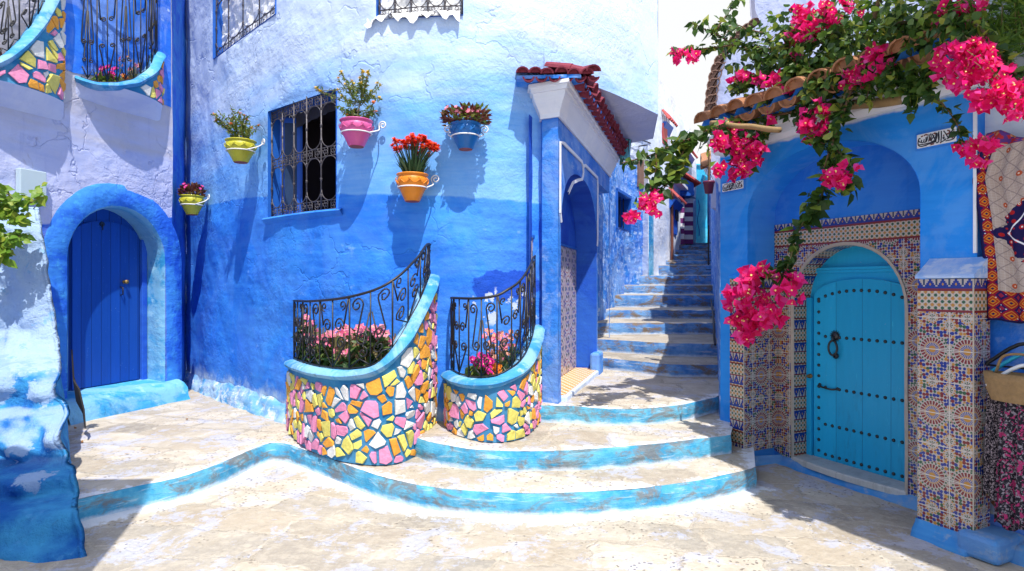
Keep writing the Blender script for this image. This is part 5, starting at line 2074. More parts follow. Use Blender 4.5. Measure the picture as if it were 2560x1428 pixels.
PL4 = planter("mosaic_planter", "hanging planter with steep sweeping rim at the upper left corner", plan4, even(plan4, rim_px[1], rim_px[0]), zb4, 57, 0.12, even(plan4, rail_px[1], rail_px[0]), group="mosaic planters", npan=6,
              base_fn=lambda s: 3.50)
mb = LEFT.mesh(LEFT.s_of(158), LEFT.s_of(427), 3.86, 6.9, [], .1, .016)
for i, v in enumerate(mb.v):
    n_ = LEFT.at(1)[2]
    edge_ = fnoise((v[0], v[1], v[2]), 3.0, 3)
    mb.v[i] = (v[0] + n_.x * .006, v[1] + n_.y * .006, v[2] + (.06 * edge_ if v[2] < 3.95 else 0))
o = mb.build("blue_field", MAT["paint_field"], lh, smooth=True)
# corbels that carry the two hanging beds
for PLx, zb in ((PL3, 3.80), (PL4, 3.50)):
    root, sp, rz, w, zs, cen = PLx
    mb = MB()
    def corb(i, j):
        s = w * i / 40
        f = j / 6
        p = sp(s, zb - 0.03 - .16 * f, 0.0)
        # taper back to the wall
        best = LEFT.pt(0, 0)
        t = max(0, min(1, f ** 0.8))
        sl = (Vector((p.x, p.y, 0)) - LEFT.p[0]).dot(LD)
        base = LEFT.pt(sl, p.z, -0.004)
        q = Vector((p.x, p.y, p.z)).lerp(base, t)
        return q + Vector((0, 0, .03 if j == 0 else 0)), (s, f)
    mb.grid(corb, 41, 7)
    mb.build("corbel", MAT["lavender"], root, smooth=True)

# ---- what grows in them
def bush(root, sp, rz, w, zs, cen, nleaf, height, leaf_mat, seed, leafL, s_rng=(.05, .95), spread=1.0, kind="leaf"):
    rr = random.Random(seed)
    mb = MB()
    tops = []
    for _ in range(nleaf):
        s = rr.uniform(*s_rng) * w
        f = rr.uniform(0.05, 1.0) ** 0.8
        p = sp(s, zs, -.1)
        q = p.lerp(Vector((cen.x, cen.y, zs)) * .5 + (sp(0, zs, -.1) + sp(w, zs, -.1)) * .25, (rr.uniform(0.0, .25) if rr.random() < .4 else rr.uniform(0.05, .9)))
        hx = height * (0.62 + 0.45 * fnoise((q.x * 3, q.y * 3, seed), 1.0, 2))
        z = zs + hx * f
        q.z = z
        if f > .75:
            tops.append(q.copy())
        d = rand_dir(rr, 0.15)
        add_leaf(mb, q, d, rand_dir(rr, 1.2), leafL * rr.uniform(.7, 1.3), leafL * (.48 if kind == "leaf" else .12), 0, rr.uniform(.1, .5), kind == "leaf")
    for _ in range(int(nleaf / 14)):
        s = rr.uniform(*s_rng) * w
        p = sp(s, zs, -.12).lerp(Vector((cen.x, cen.y, zs)), rr.uniform(0, .7))
        mb.tube([p, p + Vector((rr.uniform(-.04, .04), rr.uniform(-.04, .04), height * rr.uniform(.5, .9)))], .004, 4, 1)
    mb.build("foliage", [MAT[leaf_mat], MAT["bark_green"]], root)
    return tops

root, sp, rz, w, zs, cen = PL1
pk = thing("flowering_plant", "pink impatiens filling the big mosaic planter behind its railing", "plant", (cen.x, cen.y + .15, zs))
tops = bush(pk, sp, rz, w, zs, cen, 3000, 0.46, "leaf_dark", 5, 0.085)
rr = random.Random(8)
mb = MB()
for p in tops:
    if rr.random() < .30:
        # denser towards the back and middle
        add_flower(mb, p + Vector((0, .03, .02 + rr.uniform(0, .06))), Vector((rr.uniform(-.5, .5), -.8, rr.uniform(.1, .9))), rr.uniform(.026, .040), 5, 0, 1, .2, rr)
for p in tops[:9]:
    add_flower(mb, p + Vector((0, -.06, -.06)), Vector((rr.uniform(-.5, .5), -.9, .3)), rr.uniform(.026, .036), 5, 2, 1, .2, rr)
mb.build("blossoms", [MAT["petal_pink"], MAT["stigma"], MAT["petal_fuchsia"]], pk)

def mixed_bed(PLx, label_a, label_b, label_c, seed, fx, sc=1.0):
    root, sp, rz, w, zs, cen = PLx
    rr = random.Random(seed)
    a = thing("flowering_plant", label_a, "plant", tuple(sp(w * fx(.25), zs, -.2)))
    t1 = bush(a, sp, rz, w, zs, cen, int(260 * sc), .22, "leaf_marigold", seed, .06, (fx(.08), fx(.36)))
    mb = MB()
    for _ in range(14):
        p = sp(w * fx(rr.uniform(.10, .36)), zs + rr.uniform(.10, .25), -.10 - rr.uniform(0, .15))
        for k in range(3):
            add_flower(mb, p + rand_dir(rr) * .012, Vector((rr.uniform(-.6, .6), -.8, .5)), rr.uniform(.028, .042), 6, 0, 1, .5, rr)
    mb.build("blossoms", [MAT["petal_fuchsia"], MAT["stigma"]], a)
    b = thing("flowering_plant", label_b, "plant", tuple(sp(w * fx(.45), zs, -.2)))
    bush(b, sp, rz, w, zs, cen, int(160 * sc), .12, "leaf_lime", seed + 1, .05, (fx(.36), fx(.56)))
    mb = MB()
    for _ in range(5):
        p = sp(w * fx(rr.uniform(.42, .50)), zs + rr.uniform(.10, .18), -.10 - rr.uniform(0, .06))
        for k in range(4):
            add_flower(mb, p + rand_dir(rr) * .014, Vector((rr.uniform(-.6, .6), -.8, .5)), rr.uniform(.026, .036), 7, 0, 0, .6, rr)
    mb.build("blossoms", [MAT["petal_orange"]], b)
    c = thing("flowering_plant", label_c, "plant", tuple(sp(w * fx(.7), zs, -.2)))
    bush(c, sp, rz, w, zs, cen, int(520 * sc), .36, "leaf_blade", seed + 2, .07, (fx(.48), fx(.95)), kind="blade")
    mb = MB()
    for _ in range(60):
        p = sp(w * fx(rr.uniform(.42, .95)), zs + rr.uniform(.20, .44), -.12 - rr.uniform(0, .28))
        add_flower(mb, p, Vector((rr.uniform(-.6, .6), -.8, rr.uniform(.2, .8))), rr.uniform(.018, .028), 6, rr.choice((0, 0, 1)), 2, .3, rr)
        mb.tube([p, Vector((p.x, p.y, zs))], .0025, 3, 3, cap=False)
    mb.build("blossoms", [MAT["petal_salmon"], MAT["petal_pink"], MAT["stigma"], MAT["leaf_blade"]], c)

mixed_bed(PL2, "fuchsia petunias at the left side of the small mosaic planter", "orange marigold in the front of the small mosaic planter",
          "feathery salmon daisies at the right of the small mosaic planter", 71, lambda t: .22 + .62 * t)
mixed_bed(PL3, "fuchsia petunias at the left of the hanging railed planter", "orange marigold in the middle of the hanging railed planter",
          "feathery salmon daisies at the right of the hanging railed planter", 83, lambda t: .08 + .86 * t)
root, sp, rz, w, zs, cen = PL4
pp = thing("flowering_plant", "reddish leafy plant peeping through the top left corner railing", "plant", tuple(sp(w * .6, zs, -.2)))
bush(pp, sp, rz, w, zs, cen, 300, .34, "leaf_red", 91, .10, (.2, .85))

# vine trailing over the buttress from the left
vine = thing("grape_vine", "bright green grape vine trailing over the whitewashed buttress", "vine", (-4.5, 5.0, 2.2))
mb, ml = MB(), MB()
rr = random.Random(17)
for pix in ([(-30, 470), (10, 480), (40, 500), (60, 510), (90, 500), (105, 470)], [(-30, 500), (0, 520), (30, 535), (55, 550)], [(-20, 640), (0, 625), (30, 600), (50, 590)], [(-30, 560), (-5, 590), (5, 620), (8, 640)]):
    pts = smooth_line([W(px, py, 5.0) for px, py in pix], 5)
    mb.tube(pts, .006, 5)
    for p in pts:
        for _ in range(2 if p.x < -4.1 else 1):
            d = rand_dir(rr, -.3)
            nn = Vector((rr.uniform(-.5, .5), -1, .6))
            L = rr.uniform(.05, .10)
            for a in (-.8, 0, .8):
                dd = Matrix.Rotation(a, 3, nn.normalized()) @ d
                add_leaf(ml, p + rand_dir(rr) * .05, dd, nn, L * (1 if a == 0 else .8), L * .7, 0, .15)
mb.build("stem", MAT["bark_green"], vine)
ml.build("leaves", MAT["leaf_lime"], vine)

# ------------------------------------------------------------------ pots hung on the main wall
def hang_pot(px, py_top, py_bot, wtop, mat, label, seed, scroll):
    """px centre, rim top and base pixels; wtop = rim width in px. Returns the place where a plant stands."""
    r = wtop / F * MAIN.pt(MAIN.s_of(px), 0).y * .5
    s, zt = MAIN.sz(px, py_top, r + .06)
    p0, t, n = MAIN.at(s)
    c = p0 + n * (r + .06)
    D = c.y
    zt = EYE - (py_top - CY) / F * D
    zb = EYE - (py_bot - 6 - CY) / F * (D - r * .3)
    H = zt - zb
    pot = thing("flower_pot", label, "flower pot", (c.x, c.y, zb), "glazed pots hung on the blue wall")
    mb = MB()
    prof = [(.001, 0), (.46 * r, 0), (.50 * r, .02 * H), (.62 * r, .18 * H), (.78 * r, .38 * H), (.88 * r, .50 * H), (.97 * r, .64 * H), (1.0 * r, .76 * H), (.95 * r, .86 * H), (.90 * r, .90 * H),
            (.92 * r, .92 * H), (1.03 * r, .955 * H), (1.04 * r, .985 * H), (1.0 * r, H), (.90 * r, .99 * H), (.86 * r, .9 * H), (.80 * r, .84 * H)]
    mb.lathe(prof, (c.x, c.y, zb), (0, 0, 1), 32)
    mb.build("body", MAT[mat], pot, smooth=True)
    mb = MB()   # raised leaf relief round the shoulder
    for k in range(10):
        th = 2 * math.pi * k / 10
        o = Vector((math.cos(th), math.sin(th), 0))
        tt = Vector((-o.y, o.x, 0))
        for sg in (-1, 1):
            pts = []
            for q in range(6):
                f = q / 5
                zz = zb + H * lerp(.60, .84, f)
                rad = interp([.5, .64, .76, .86], [.88, .97, 1.0, .95], lerp(.60, .84, f)) * r
                pts.append(Vector((c.x, c.y, zz)) + o * (rad + .001) + tt * sg * .055 * math.sin(f * math.pi * .5) * r / .14)
            mb.tube(pts, [.002, .004, .005, .005, .004, .002], 5)
    mb.build("relief", MAT[mat], pot, smooth=True)
    mb = MB()
    mb.lathe([(.001, -.004), (.455 * r, -.004), (.455 * r, .004)], (c.x, c.y, zb), (0, 0, 1), 20)
    mb.build("base", MAT["pot_base"], pot)
    mb = MB()
    mb.lathe([(.001, 0), (.5 * r, .01), (.85 * r, 0)], (c.x, c.y, zb + .86 * H), (0, 0, 1), 16)
    mb.build("soil", MAT["soil"], pot)
    # forged ring holder
    hold = thing("pot_holder", "white forged iron ring and scroll holding the " + scroll, "bracket", (p0.x, p0.y, zb + .5 * H), "forged rings holding the wall pots")
    mb = MB()
    zr = zb + .50 * H
    rr_ = r * .90 + .006
    mb.tube([Vector((c.x + rr_ * math.cos(a), c.y + rr_ * math.sin(a), zr)) for a in [2 * math.pi * k / 28 for k in range(29)]], .0065, 6, cap=False)
    mb.build("ring", MAT["iron_white"], hold, smooth=True)
    sides = (1,) if seed % 2 else (-1, 1)
    for sg in sides:
        mb = MB()
        pl = []
        # arm rises from the ring to the wall and curls up beside the pot
        a0 = c + t * sg * rr_
        w0 = p0 + t * sg * (rr_ + .03) + n * .008
        pts = [Vector((a0.x, a0.y, zr)), Vector((a0.x, a0.y, zr)).lerp(Vector((w0.x, w0.y, zr + .06)), .5) + t * sg * .02 + Vector((0, 0, .01))]
        sc = spiral((0, 0), .042, 1.5, math.pi * 1.15, -1, 20)
        cc = p0 + n * .05 + t * sg * (rr_ + .045)
        pts += [Vector((cc.x, cc.y, zr + .10)) + t * sg * x + Vector((0, 0, y)) for x, y in sc]
        mb.tube(smooth_line(pts[:3], 4) + pts[3:], .0065, 6)
        mb.build("scroll", MAT["iron_white"], hold, smooth=True)
    return Vector((c.x, c.y, zt - .05 * H)), r, n

POTS = [
    (602, 352, 410, 66, "pot_yellow", "yellow glazed pot upper left of the barred window", 1, "upper yellow pot"),
    (480, 490, 542, 50, "pot_yellow", "yellow glazed pot hung lowest, near the wall's shaded corner", 3, "lower yellow pot"),
    (891, 302, 370, 76, "pot_pink", "pink glazed pot just right of the barred window", 5, "pink pot"),
    (1031, 436, 508, 74, "pot_orange", "orange glazed pot holding red carnations", 2, "orange pot"),
    (1164, 310, 377, 72, "pot_blue", "deep blue glazed pot on the blue wall", 4, "blue pot"),
]
PT = [hang_pot(*a) for a in POTS]

def pot_plant(i, label, seed):
    c, r, n = PT[i]
    return thing("potted_plant", label, "plant", tuple(c), "plants in the wall pots"), c, r, random.Random(seed)

# marigolds going to seed in the upper yellow pot
def marigold(i, label, seed, height, leafmat, petal, nst, nfl, lean=(0, 0), droop=0):
    root, c, r, rr = pot_plant(i, label, seed)
    st, lf, fl = MB(), MB(), MB()
    for k in range(nst):
        a = rr.uniform(0, 6.28)
        b0 = c + Vector((math.cos(a), math.sin(a), 0)) * r * rr.uniform(.1, .6)
        h = height * rr.uniform(.45, 1.0)
        tip = b0 + Vector((math.cos(a) * r * rr.uniform(.3, 1.3) + lean[0] * h, math.sin(a) * r * rr.uniform(.2, .7) + lean[1] * h, h))
        mid = b0.lerp(tip, .5) + Vector((0, 0, h * .12))
        pts = smooth_line([b0, mid, tip], 5)
        st.tube(pts, .003, 4, cap=False)
        for p in pts[2:]:
            for _ in range(4):
                add_leaf(lf, p, rand_dir(rr, .2), rand_dir(rr, 1), rr.uniform(.03, .06), rr.uniform(.010, .020), 0, .3, False)
        if k < nfl:
            for q in range(2):
                add_flower(fl, tip + Vector((0, 0, .008 * q)), Vector((rr.uniform(-.4, .4), rr.uniform(-.8, 0), 1)), rr.uniform(.018, .028), 8, 0, 0, .3 + .5 * q, rr)
    st.build("stems", MAT["bark_green"], root)
    lf.build("foliage", MAT[leafmat], root)
    fl.build("blossoms", [MAT[petal]], root)
    return root, c, r, rr
marigold(0, "wispy seeding marigolds in the upper yellow pot", 3, .34, "leaf_marigold", "petal_orange", 26, 12, (-.25, 0))
# taller branching tagetes in the pink pot
root, c, r, rr = marigold(2, "tall straggly yellow tagetes in the pink pot", 4, .16, "leaf_marigold", "petal_orange", 14, 10)
st, lf, fl = MB(), MB(), MB()
trunk = smooth_line([c, c + Vector((.02, 0, .12)), c + Vector((.05, 0, .22)), c + Vector((.03, -.02, .36))], 5)
st.tube(trunk, .006, 5)
for k in range(26):
    a = trunk[rr.randrange(5, len(trunk))]
    tip = c + Vector((rr.uniform(-.22, .30), rr.uniform(-.12, .10), rr.uniform(.22, .46)))
    if k in (3, 4, 5):
        tip = c + Vector((-.26 - .02 * k, -.04, .22 + .015 * k))
    pts = smooth_line([a, a.lerp(tip, .5) + Vector((0, 0, -.02)), tip], 4)
    st.tube(pts, .003, 4, cap=False)
    for p in pts[2:]:
        for _ in range(5):
            add_leaf(lf, p, rand_dir(rr, .1), rand_dir(rr, 1), rr.uniform(.025, .05), rr.uniform(.008, .016), 0, .3, False)
    for q in range(2):
        add_flower(fl, tip + Vector((0, 0, .008 * q)), Vector((rr.uniform(-.4, .4), rr.uniform(-.8, 0), 1)), rr.uniform(.016, .026), 8, 0, 0, .3 + .5 * q, rr)
st.build("branches", MAT["bark_green"], root)
lf.build("sprays", MAT["leaf_marigold"], root)
fl.build("blossoms", [MAT["petal_yellow"]], root)

def bushy(i, label, seed, R, H, n, leafmat, L, Wd, petal=None, nfl=0, fr=.03):
    root, c, r, rr = pot_plant(i, label, seed)
    lf, fl = MB(), MB()
    for _ in range(n):
        a, q = rr.uniform(0, 6.28), math.sqrt(rr.random())
        z = H * rr.uniform(.05, 1) * (1 - .5 * q * q)
        p = c + Vector((math.cos(a) * R * q, math.sin(a) * R * q * .9, z))
        add_leaf(lf, p, (p - c - Vector((0, 0, -.05)) + rand_dir(rr) * .06), rand_dir(rr, 1), L * rr.uniform(.7, 1.3), Wd * rr.uniform(.8, 1.2), 0, .35)
    for _ in range(nfl):
        a, q = rr.uniform(0, 6.28), math.sqrt(rr.random())
        p = c + Vector((math.cos(a) * R * q, math.sin(a) * R * q * .9 - .02, H * rr.uniform(.4, 1.0)))
        add_flower(fl, p, (p - c) + Vector((0, -.05, 0)), fr * rr.uniform(.8, 1.2), 5, 0, 1, .3, rr)
    lf.build("foliage", MAT[leafmat], root)
    if nfl:
        fl.build("blossoms", [MAT[petal], MAT["stigma"]], root)
    return root
bushy(1, "dark red leafy begonia in the lower yellow pot", 5, .15, .17, 260, "leaf_red", .05, .032, "petal_fuchsia", 16, .022)
bushy(4, "green and red leafy begonia in the blue pot", 6, .20, .17, 330, "leaf_red", .05, .03, "petal_pink", 22, .02)
lf = MB()
rr = random.Random(9)
c, r, n = PT[4]
for _ in range(140):
    a, q = rr.uniform(0, 6.28), math.sqrt(rr.random())
    p = c + Vector((math.cos(a) * .2 * q, math.sin(a) * .17 * q, .17 * rr.uniform(.1, 1)))
    add_leaf(lf, p, rand_dir(rr, .3), rand_dir(rr, 1), .05, .03, 0, .3)
bp = [o for o in SC.objects if o.get("label", "") == "green and red leafy begonia in the blue pot"][0]
lf.build("foliage", MAT["leaf_marigold"], bp)
# carnations in the orange pot
root, c, r, rr = pot_plant(3, "red orange carnations with blade leaves in the orange pot", 7)
lf, fl, st = MB(), MB(), MB()
for k in range(150):
    a = rr.uniform(0, 6.28)
    b0 = c + Vector((math.cos(a), math.sin(a), 0)) * r * rr.uniform(0, .6)
    add_leaf(lf, b0, Vector((math.cos(a) * .45, math.sin(a) * .45, 1)), rand_dir(rr), rr.uniform(.10, .24), .012, 0, rr.uniform(0, .4), False)
for k in range(74):
    a, q = rr.uniform(0, 6.28), math.sqrt(rr.random())
    tip = c + Vector((math.cos(a) * .21 * q + .03, math.sin(a) * .15 * q, rr.uniform(.20, .30) + .06 * (1 - q)))
    st.tube([c + (tip - c) * .2, tip], .003, 4, cap=False)
    for h in range(3):
        add_flower(fl, tip + Vector((0, 0, .006 * h)), Vector((math.cos(a) * .5 * q, -.5, 1)), rr.uniform(.026, .036), 8, 0, None, .1 + .5 * h, rr)
lf.build("blades", MAT["leaf_blade"], root)
st.build("stems", MAT["leaf_blade"], root)
fl.build("blossoms", [MAT["petal_red"]], root)
# ------------------------------------------------------------------ right house with the tiled niche
rh = thing("tiled_house", "bright blue house with a deep arched niche, mosaic tiles and studded door", "house", (2.4, 4.6, 0))
def R(u, z, w=0.0):
    return FAC.pt(u + FU, z, w)
FN = FAC.at(1.0)[2]
ND = 0.33
N0, N1 = 0.235, 1.715
U0, U1 = 0.441, 1.414
fac_top = 2.98
niche = arch_poly(N0 + FU, N1 + FU, 0.0, 2.22, 2.70, 22, 2.0)
mb = FAC.mesh(0.0, 2.05 + FU, 0.0, fac_top, [niche], 0.08, 0.006, lambda s: 2.80)
mb.build("facade", MAT["paint_right"], rh, smooth=True)
mb = MB()
reveal(mb, FAC.pt, niche, 0.004, -ND, skip_first=True, nd=4)
mb.build("niche_arch", MAT["paint_right"], rh)
add_uv2(rh.children[-1])
bp0 = R(-0.1, 0, -ND)
BACK = Wall([bp0.xy, R(2.1, 0, -ND).xy], 0.05, smooth=False)
if BACK.at(1)[2].dot(FN) < 0:
    BACK.sg = -1
dorp = arch_poly(U0 + FU, U1 + FU, 0.0, 1.42, 1.93, 20, 2.1)
mb = BACK.mesh(N0 + FU - .06, N1 + FU + .06, 0.0, 2.75, [dorp], 0.1, 0.003)
mb.build("niche_wall", MAT["paint_right_deep"], rh)
dort = [(s, z) for s, z in dorp]
class Off:
    pass
TB = Wall([(bp0 + FN * 0.008).xy, (R(2.1, 0, -ND) + FN * 0.008).xy], 0.05, smooth=False)
TB.sg = BACK.sg
mb = TB.mesh(N0 + FU + .003, N1 + FU - .003, 0.10, 2.15, [[(s, max(z, 0.04)) for s, z in dorp]], 0.12, 0.0)
mb.build("niche_tiles", MAT["zellige_niche"], rh)
# pale arris round the door opening
mb = MB()
ring(mb, TB.pt, open_line(dorp), [(0.022, 0.001), (0.022, 0.007), (0.0, 0.008), (-0.006, -0.004)])
mb.build("arch_edge", MAT["grout"], rh)
mb = MB()
reveal(mb, TB.pt, dorp, 0.004, -0.21, skip_first=True, nd=1)
mb.build("reveal_tiles", MAT["zellige_stripe"], rh)
# marble sill
mb = MB()
def Bk(u, z, w=0.0):
    return R(u, z, -ND + w)
NS = 16
def sillp(i, j):
    u = lerp(U0 - .01, U1 + .01, i / NS)
    bow = 0.05 * math.sin(math.pi * i / NS)
    pr = [(-.23, .10), (.01 + bow, .095), (.02 + bow, .085), (.02 + bow, .045), (.0 + bow, 0.04), (-.02, .0)][j]
    return Bk(u, pr[1], pr[0]), (u, pr[0])
mb.grid(sillp, NS + 1, 6)
mb.build("marble_sill", MAT["marble_sill"], rh)
# blue kerb at the niche foot and along the front
mb = MB()
def kerbf(i, j):
    u = lerp(-.12, 2.5, i / 80)
    pr = [(.0, .10), (.02, .085), (.05, .045), (.075, 0.0), (.08, -.03)][j]
    inn = -ND if (N0 + .05 < u < N1 + .06) else (0.15 if u > 1.76 and u < 2.12 else (0.08 if u < N0 + .1 else 0.0))
    d = .02 * fnoise((u * 3, j * .5, 2), 1.6, 3)
    return R(u, max(-.03, pr[1] * (0.8 if inn < -.1 else 1) + d * .5), inn + pr[0] + d), (u, j)
mb.grid(kerbf, 81, 5)
mb.build("kerb", MAT["kerb_paint"], rh, smooth=True)

# tiled pedestals on both sides
def pedestal(u0, u1, w0, w1, zb, zt, front_mat, name_far=False):
    mb = MB()
    c = 0.006
    def face(a, b, za, zb_, m, uo=0.0):
        (ua, wa), (ub, wb) = a, b
        d = math.hypot(ub - ua, wb - wa)
        mb.quad(R(ua, za, wa), R(ub, za, wb), R(ub, zb_, wb), R(ua, zb_, wa), m, ((uo, za), (uo + d, za), (uo + d, zb_), (uo, zb_)))
    face((u0 + c, w1), (u1 - c, w1), zb, zt, 0, 0.11)
    face((u1, w1 - c), (u1, w0), zb, zt, 1, 0.0)
    face((u0, w0), (u0, w1 - c), zb, zt, 1, 0.1)
    face((u1 - c, w1), (u1, w1 - c), zb, zt, 2)
    face((u0, w1 - c), (u0 + c, w1), zb, zt, 2)
    return mb
mb = pedestal(1.78, 2.11, -0.02, 0.15, 0.05, 1.64, None)
mb.build("pedestal", [MAT["zellige_pillar"], MAT["zellige_pillar"], MAT["grout"]], rh)
mb = pedestal(0.115, 0.285, -ND + .012, 0.10, 0.14, 1.66, None)
mb.build("pedestal", [MAT["zellige_stripe"], MAT["zellige_pillar"], MAT["grout"]], rh)
# sloping caps
def cap(u0, u1, w0, w1, z0_, z1_, lip=0.006):
    mb = MB()
    def P4(u, z, w):
        return R(u, z, w)
    nu = 8
    def fn(i, j):
        u = lerp(u0 - lip, u1 + lip, i / nu)
        ww, z = [(w1 + lip, z0_ - .0), (w1 + lip, z0_ + .012), (w1 + .0, z0_ + .022), (lerp(w1, w0, .5), lerp(z0_ + .02, z1_, .5)), (w0 + .012, z1_ - .01), (w0 + .004, z1_)][j]
        return P4(u, z + .004 * fnoise((u * 5, j, 1), 1.5, 2), ww), (u, j)
    mb.grid(fn, nu + 1, 6)
    for e in (0, nu):
        u = lerp(u0 - lip, u1 + lip, e / nu)
        mb.face([mb.vert(P4(u, z, w)) for w, z in ((w1 + lip, z0_), (w1 + lip, z0_ + .012), (w1, z0_ + .022), (lerp(w1, w0, .5), lerp(z0_ + .02, z1_, .5)), (w0 + .004, z1_), (w0 + .004, z0_))])
    mb.face([mb.vert(P4(u, z0_, w)) for u, w in ((u0 - lip, w0 + .004), (u1 + lip, w0 + .004), (u1 + lip, w1 + lip), (u0 - lip, w1 + lip))])
    return mb
o = cap(1.78, 2.11, 0.0, 0.15, 1.645, 1.775).build("pedestal_cap", MAT["cap_paint"], rh, smooth=False)
o = cap(0.115, 0.285, -0.03, 0.10, 1.665, 1.73).build("pedestal_cap", MAT["paint_right"], rh, smooth=False)
add_uv2(o)
# white line on the pilaster's near edge
mb = MB()
mb.box(R(2.035, 1.8, .002), R(2.053, 0) - R(2.035, 0), FN * .012, (0, 0, 1.0))
mb.build("edge_line", MAT["white_paint"], rh)
mb = MB()
mb.quad(R(2.05, 0, 0), R(2.05, 0, -.5), R(2.05, 2.98, -.5), R(2.05, 2.98, 0))
o = mb.build("pilaster_side", MAT["paint_right_deep"], rh)
# white cornice band, its blue fascia and clay eaves tiles
mb = MB()
cp = [R(-.1, 0, -.3).xy, R(-.1, 0).xy, R(.5, 0).xy, R(1.2, 0).xy, R(2.05, 0).xy, R(2.05, 0, -.2).xy]
sg_ = 1
sweep(mb, cp if (Vector((FDIR.y, -FDIR.x, 0)).dot(FN) > 0) else cp[::-1], [(.004, 2.82), (.03, 2.825), (.055, 2.86), (.055, 2.93), (.09, 2.955), (.09, 3.0), (-.3, 3.01)])
mb.build("cornice", MAT["white_paint"], rh)
mb = MB()
mb.quad(R(-.1, 3.0, -.1), R(2.05, 3.0, -.1), R(2.05, 3.0, -1.6), R(-.1, 3.0, -1.6))
mb.quad(R(-.1, 0, -.02), R(-.1, 0, -1.6), R(-.1, 3.0, -1.6), R(-.1, 3.0, -.02))
mb.build("flat_roof", MAT["whitewash"], rh)
mt, mf = MB(), MB()
rr = random.Random(12)
for i in range(11):
    u = -.02 + i * .20
    if 6 < i < 7:
        continue
    j = rr.uniform(-.01, .01)
    barrel(mt, R(u + j, 3.26, -.25), R(u + j, 3.09 + j, 0.30 + j), .082, .10)
    if i < 10:
        barrel(mt, R(u + .10, 3.22, -.25), R(u + .10, 3.045, .27), .075, .085, Vector((0, 0, -1)))
mt.build("eaves_tiles", MAT["terracotta"], rh)
def scal(i, j):
    u = -.1 + 2.15 * i / 110
    ph = (u + .02) / .20 * 2 * math.pi
    zt_ = 3.085 + .045 * math.cos(ph)
    return R(u, lerp(3.0, zt_, j / 3), .10 + .145 * j / 3), (u, j)
mf.grid(scal, 111, 4)
mf.grid(lambda i, j: (R(-.1 + 2.15 * i / 110, 3.085 + .045 * math.cos(((-.1 + 2.15 * i / 110) + .02) / .20 * 2 * math.pi), .245 - .5 * j), (i, j)), 111, 2)
mf.build("scalloped_fascia", MAT["terrace_fascia"], rh, smooth=True)

# ---- studded turquoise door
DW = -ND - 0.20
def Dr(u, z, w=0.0):
    return R(u, z, DW + w)
dcx = (U0 + U1) / 2
door2 = thing("studded_door", "turquoise studded door with black knocker in the tiled arch", "door", tuple(Dr(dcx, 0.09)))
mb = MB()
mb.quad(Dr(U0 - .1, .05, 0), Dr(U1 + .1, .05, 0), Dr(U1 + .1, 2.05, 0), Dr(U0 - .1, 2.05, 0), 0, ((.05, 0), (.06, 0), (.06, 2), (.05, 2)))
# rail under the fanlight panel
mb.box(Dr(U0 - .05, 1.71, .0), Dr(U1 + .05, 0) - Dr(U0 - .05, 0), FN * .03, (0, 0, .022))
mb.box(Dr(U0 - .05, 1.733, .0), Dr(U1 + .05, 0) - Dr(U0 - .05, 0), FN * .045, (0, 0, .02))
mb.box(Dr(U0 + .005, .09, .0), Dr(U0 + .055, 0) - Dr(U0 + .005, 0), FN * .05, (0, 0, 1.4))
for v in range(len(mb.v)):
    mb.uv.setdefault(v, (.06, .5))
mb.build("frame", MAT["door_cyan"], door2)
la, lb = U0 + .07, U1 - .015
lp = arch_poly(la, lb, .10, 1.50, 1.655, 16, 2.0)
mb = MB()
mb.face([mb.vert(Dr(p[0], p[1], .035), (p[0] - la + .02, p[1])) for p in lp])
for i in range(len(lp)):
    a, b = lp[i], lp[(i + 1) % len(lp)]
    mb.quad(Dr(a[0], a[1], .035), Dr(b[0], b[1], .035), Dr(b[0], b[1], .002), Dr(a[0], a[1], .002), 0, ((.06, 0),) * 4)
leaf2 = mb.build("leaf", MAT["door_cyan"], door2)
def arc_z(u):
    f = (u - (la + lb) / 2) / ((lb - la) / 2)
    return 1.50 + .155 * math.sqrt(max(0, 1 - f * f))
studs = []
for z in [0.16 + .093 * k for k in range(15)]:
    if z < 1.47:
        studs += [(la + .05, z), (lb - .05, z)]
for k in range(13):
    u = lerp(la + .05, lb - .05, k / 12)
    studs.append((u, min(1.48, 1e9) if k in (0, 12) else arc_z(u) - .075 - .02))
for z in (1.16, .72, .40, .14):
    for k in range(1, 12):
        u = lerp(la + .05, lb - .05, k / 12)
        if z in (1.16, .72) and k == 2:
            continue
        studs.append((u, z))
mb = MB()
for u, z in studs:
    mb.lathe([(.0145, 0), (.0135, .006), (.009, .011), (.001, .013)], Dr(u, z, .035), FN, 8)
mb.build("studs", MAT["stud"], door2, smooth=True)
mb = MB()
kz, ku = 1.17, la + .21
c = Dr(ku, kz, .035)
EU = Vector((FDIR.x, FDIR.y, 0))
for k in range(14):
    a = 2 * math.pi * k / 14
    d = EU * math.cos(a) + Vector((0, 0, 1)) * math.sin(a)
    mb.tube([c + d * .03 + FN * .008, c + d * .052 + FN * .006], [.007, .002], 4)
mb.lathe([(.038, 0), (.034, .012), (.018, .022), (.001, .026)], c, FN, 14)
pts = []
for k in range(25):
    a = math.radians(100 + 340 * k / 24)
    pts.append(c + FN * .035 + EU * .040 * math.cos(a) + Vector((0, 0, -.10 + .062 * math.sin(a))))
mb.tube([c + FN * .025, c + FN * .036 + Vector((0, 0, -.03))] + pts, .0095, 6)
mb.lathe([(.012, 0), (.026, .01), (.026, .02), (.012, .03)], c + FN * .01 + Vector((0, 0, -.165)) + EU * .02, FN, 10)
mb.build("knocker", MAT["stud"], door2, smooth=True)
mb = MB()
c = Dr(la + .06, .735, .035)
mb.tube(smooth_line([c, c + EU * .03 + FN * .03 + Vector((0, 0, -.01)), c + EU * .13 + FN * .03 + Vector((0, 0, -.02)), c + EU * .17 + Vector((0, 0, -.012))], 5), .0085, 6)
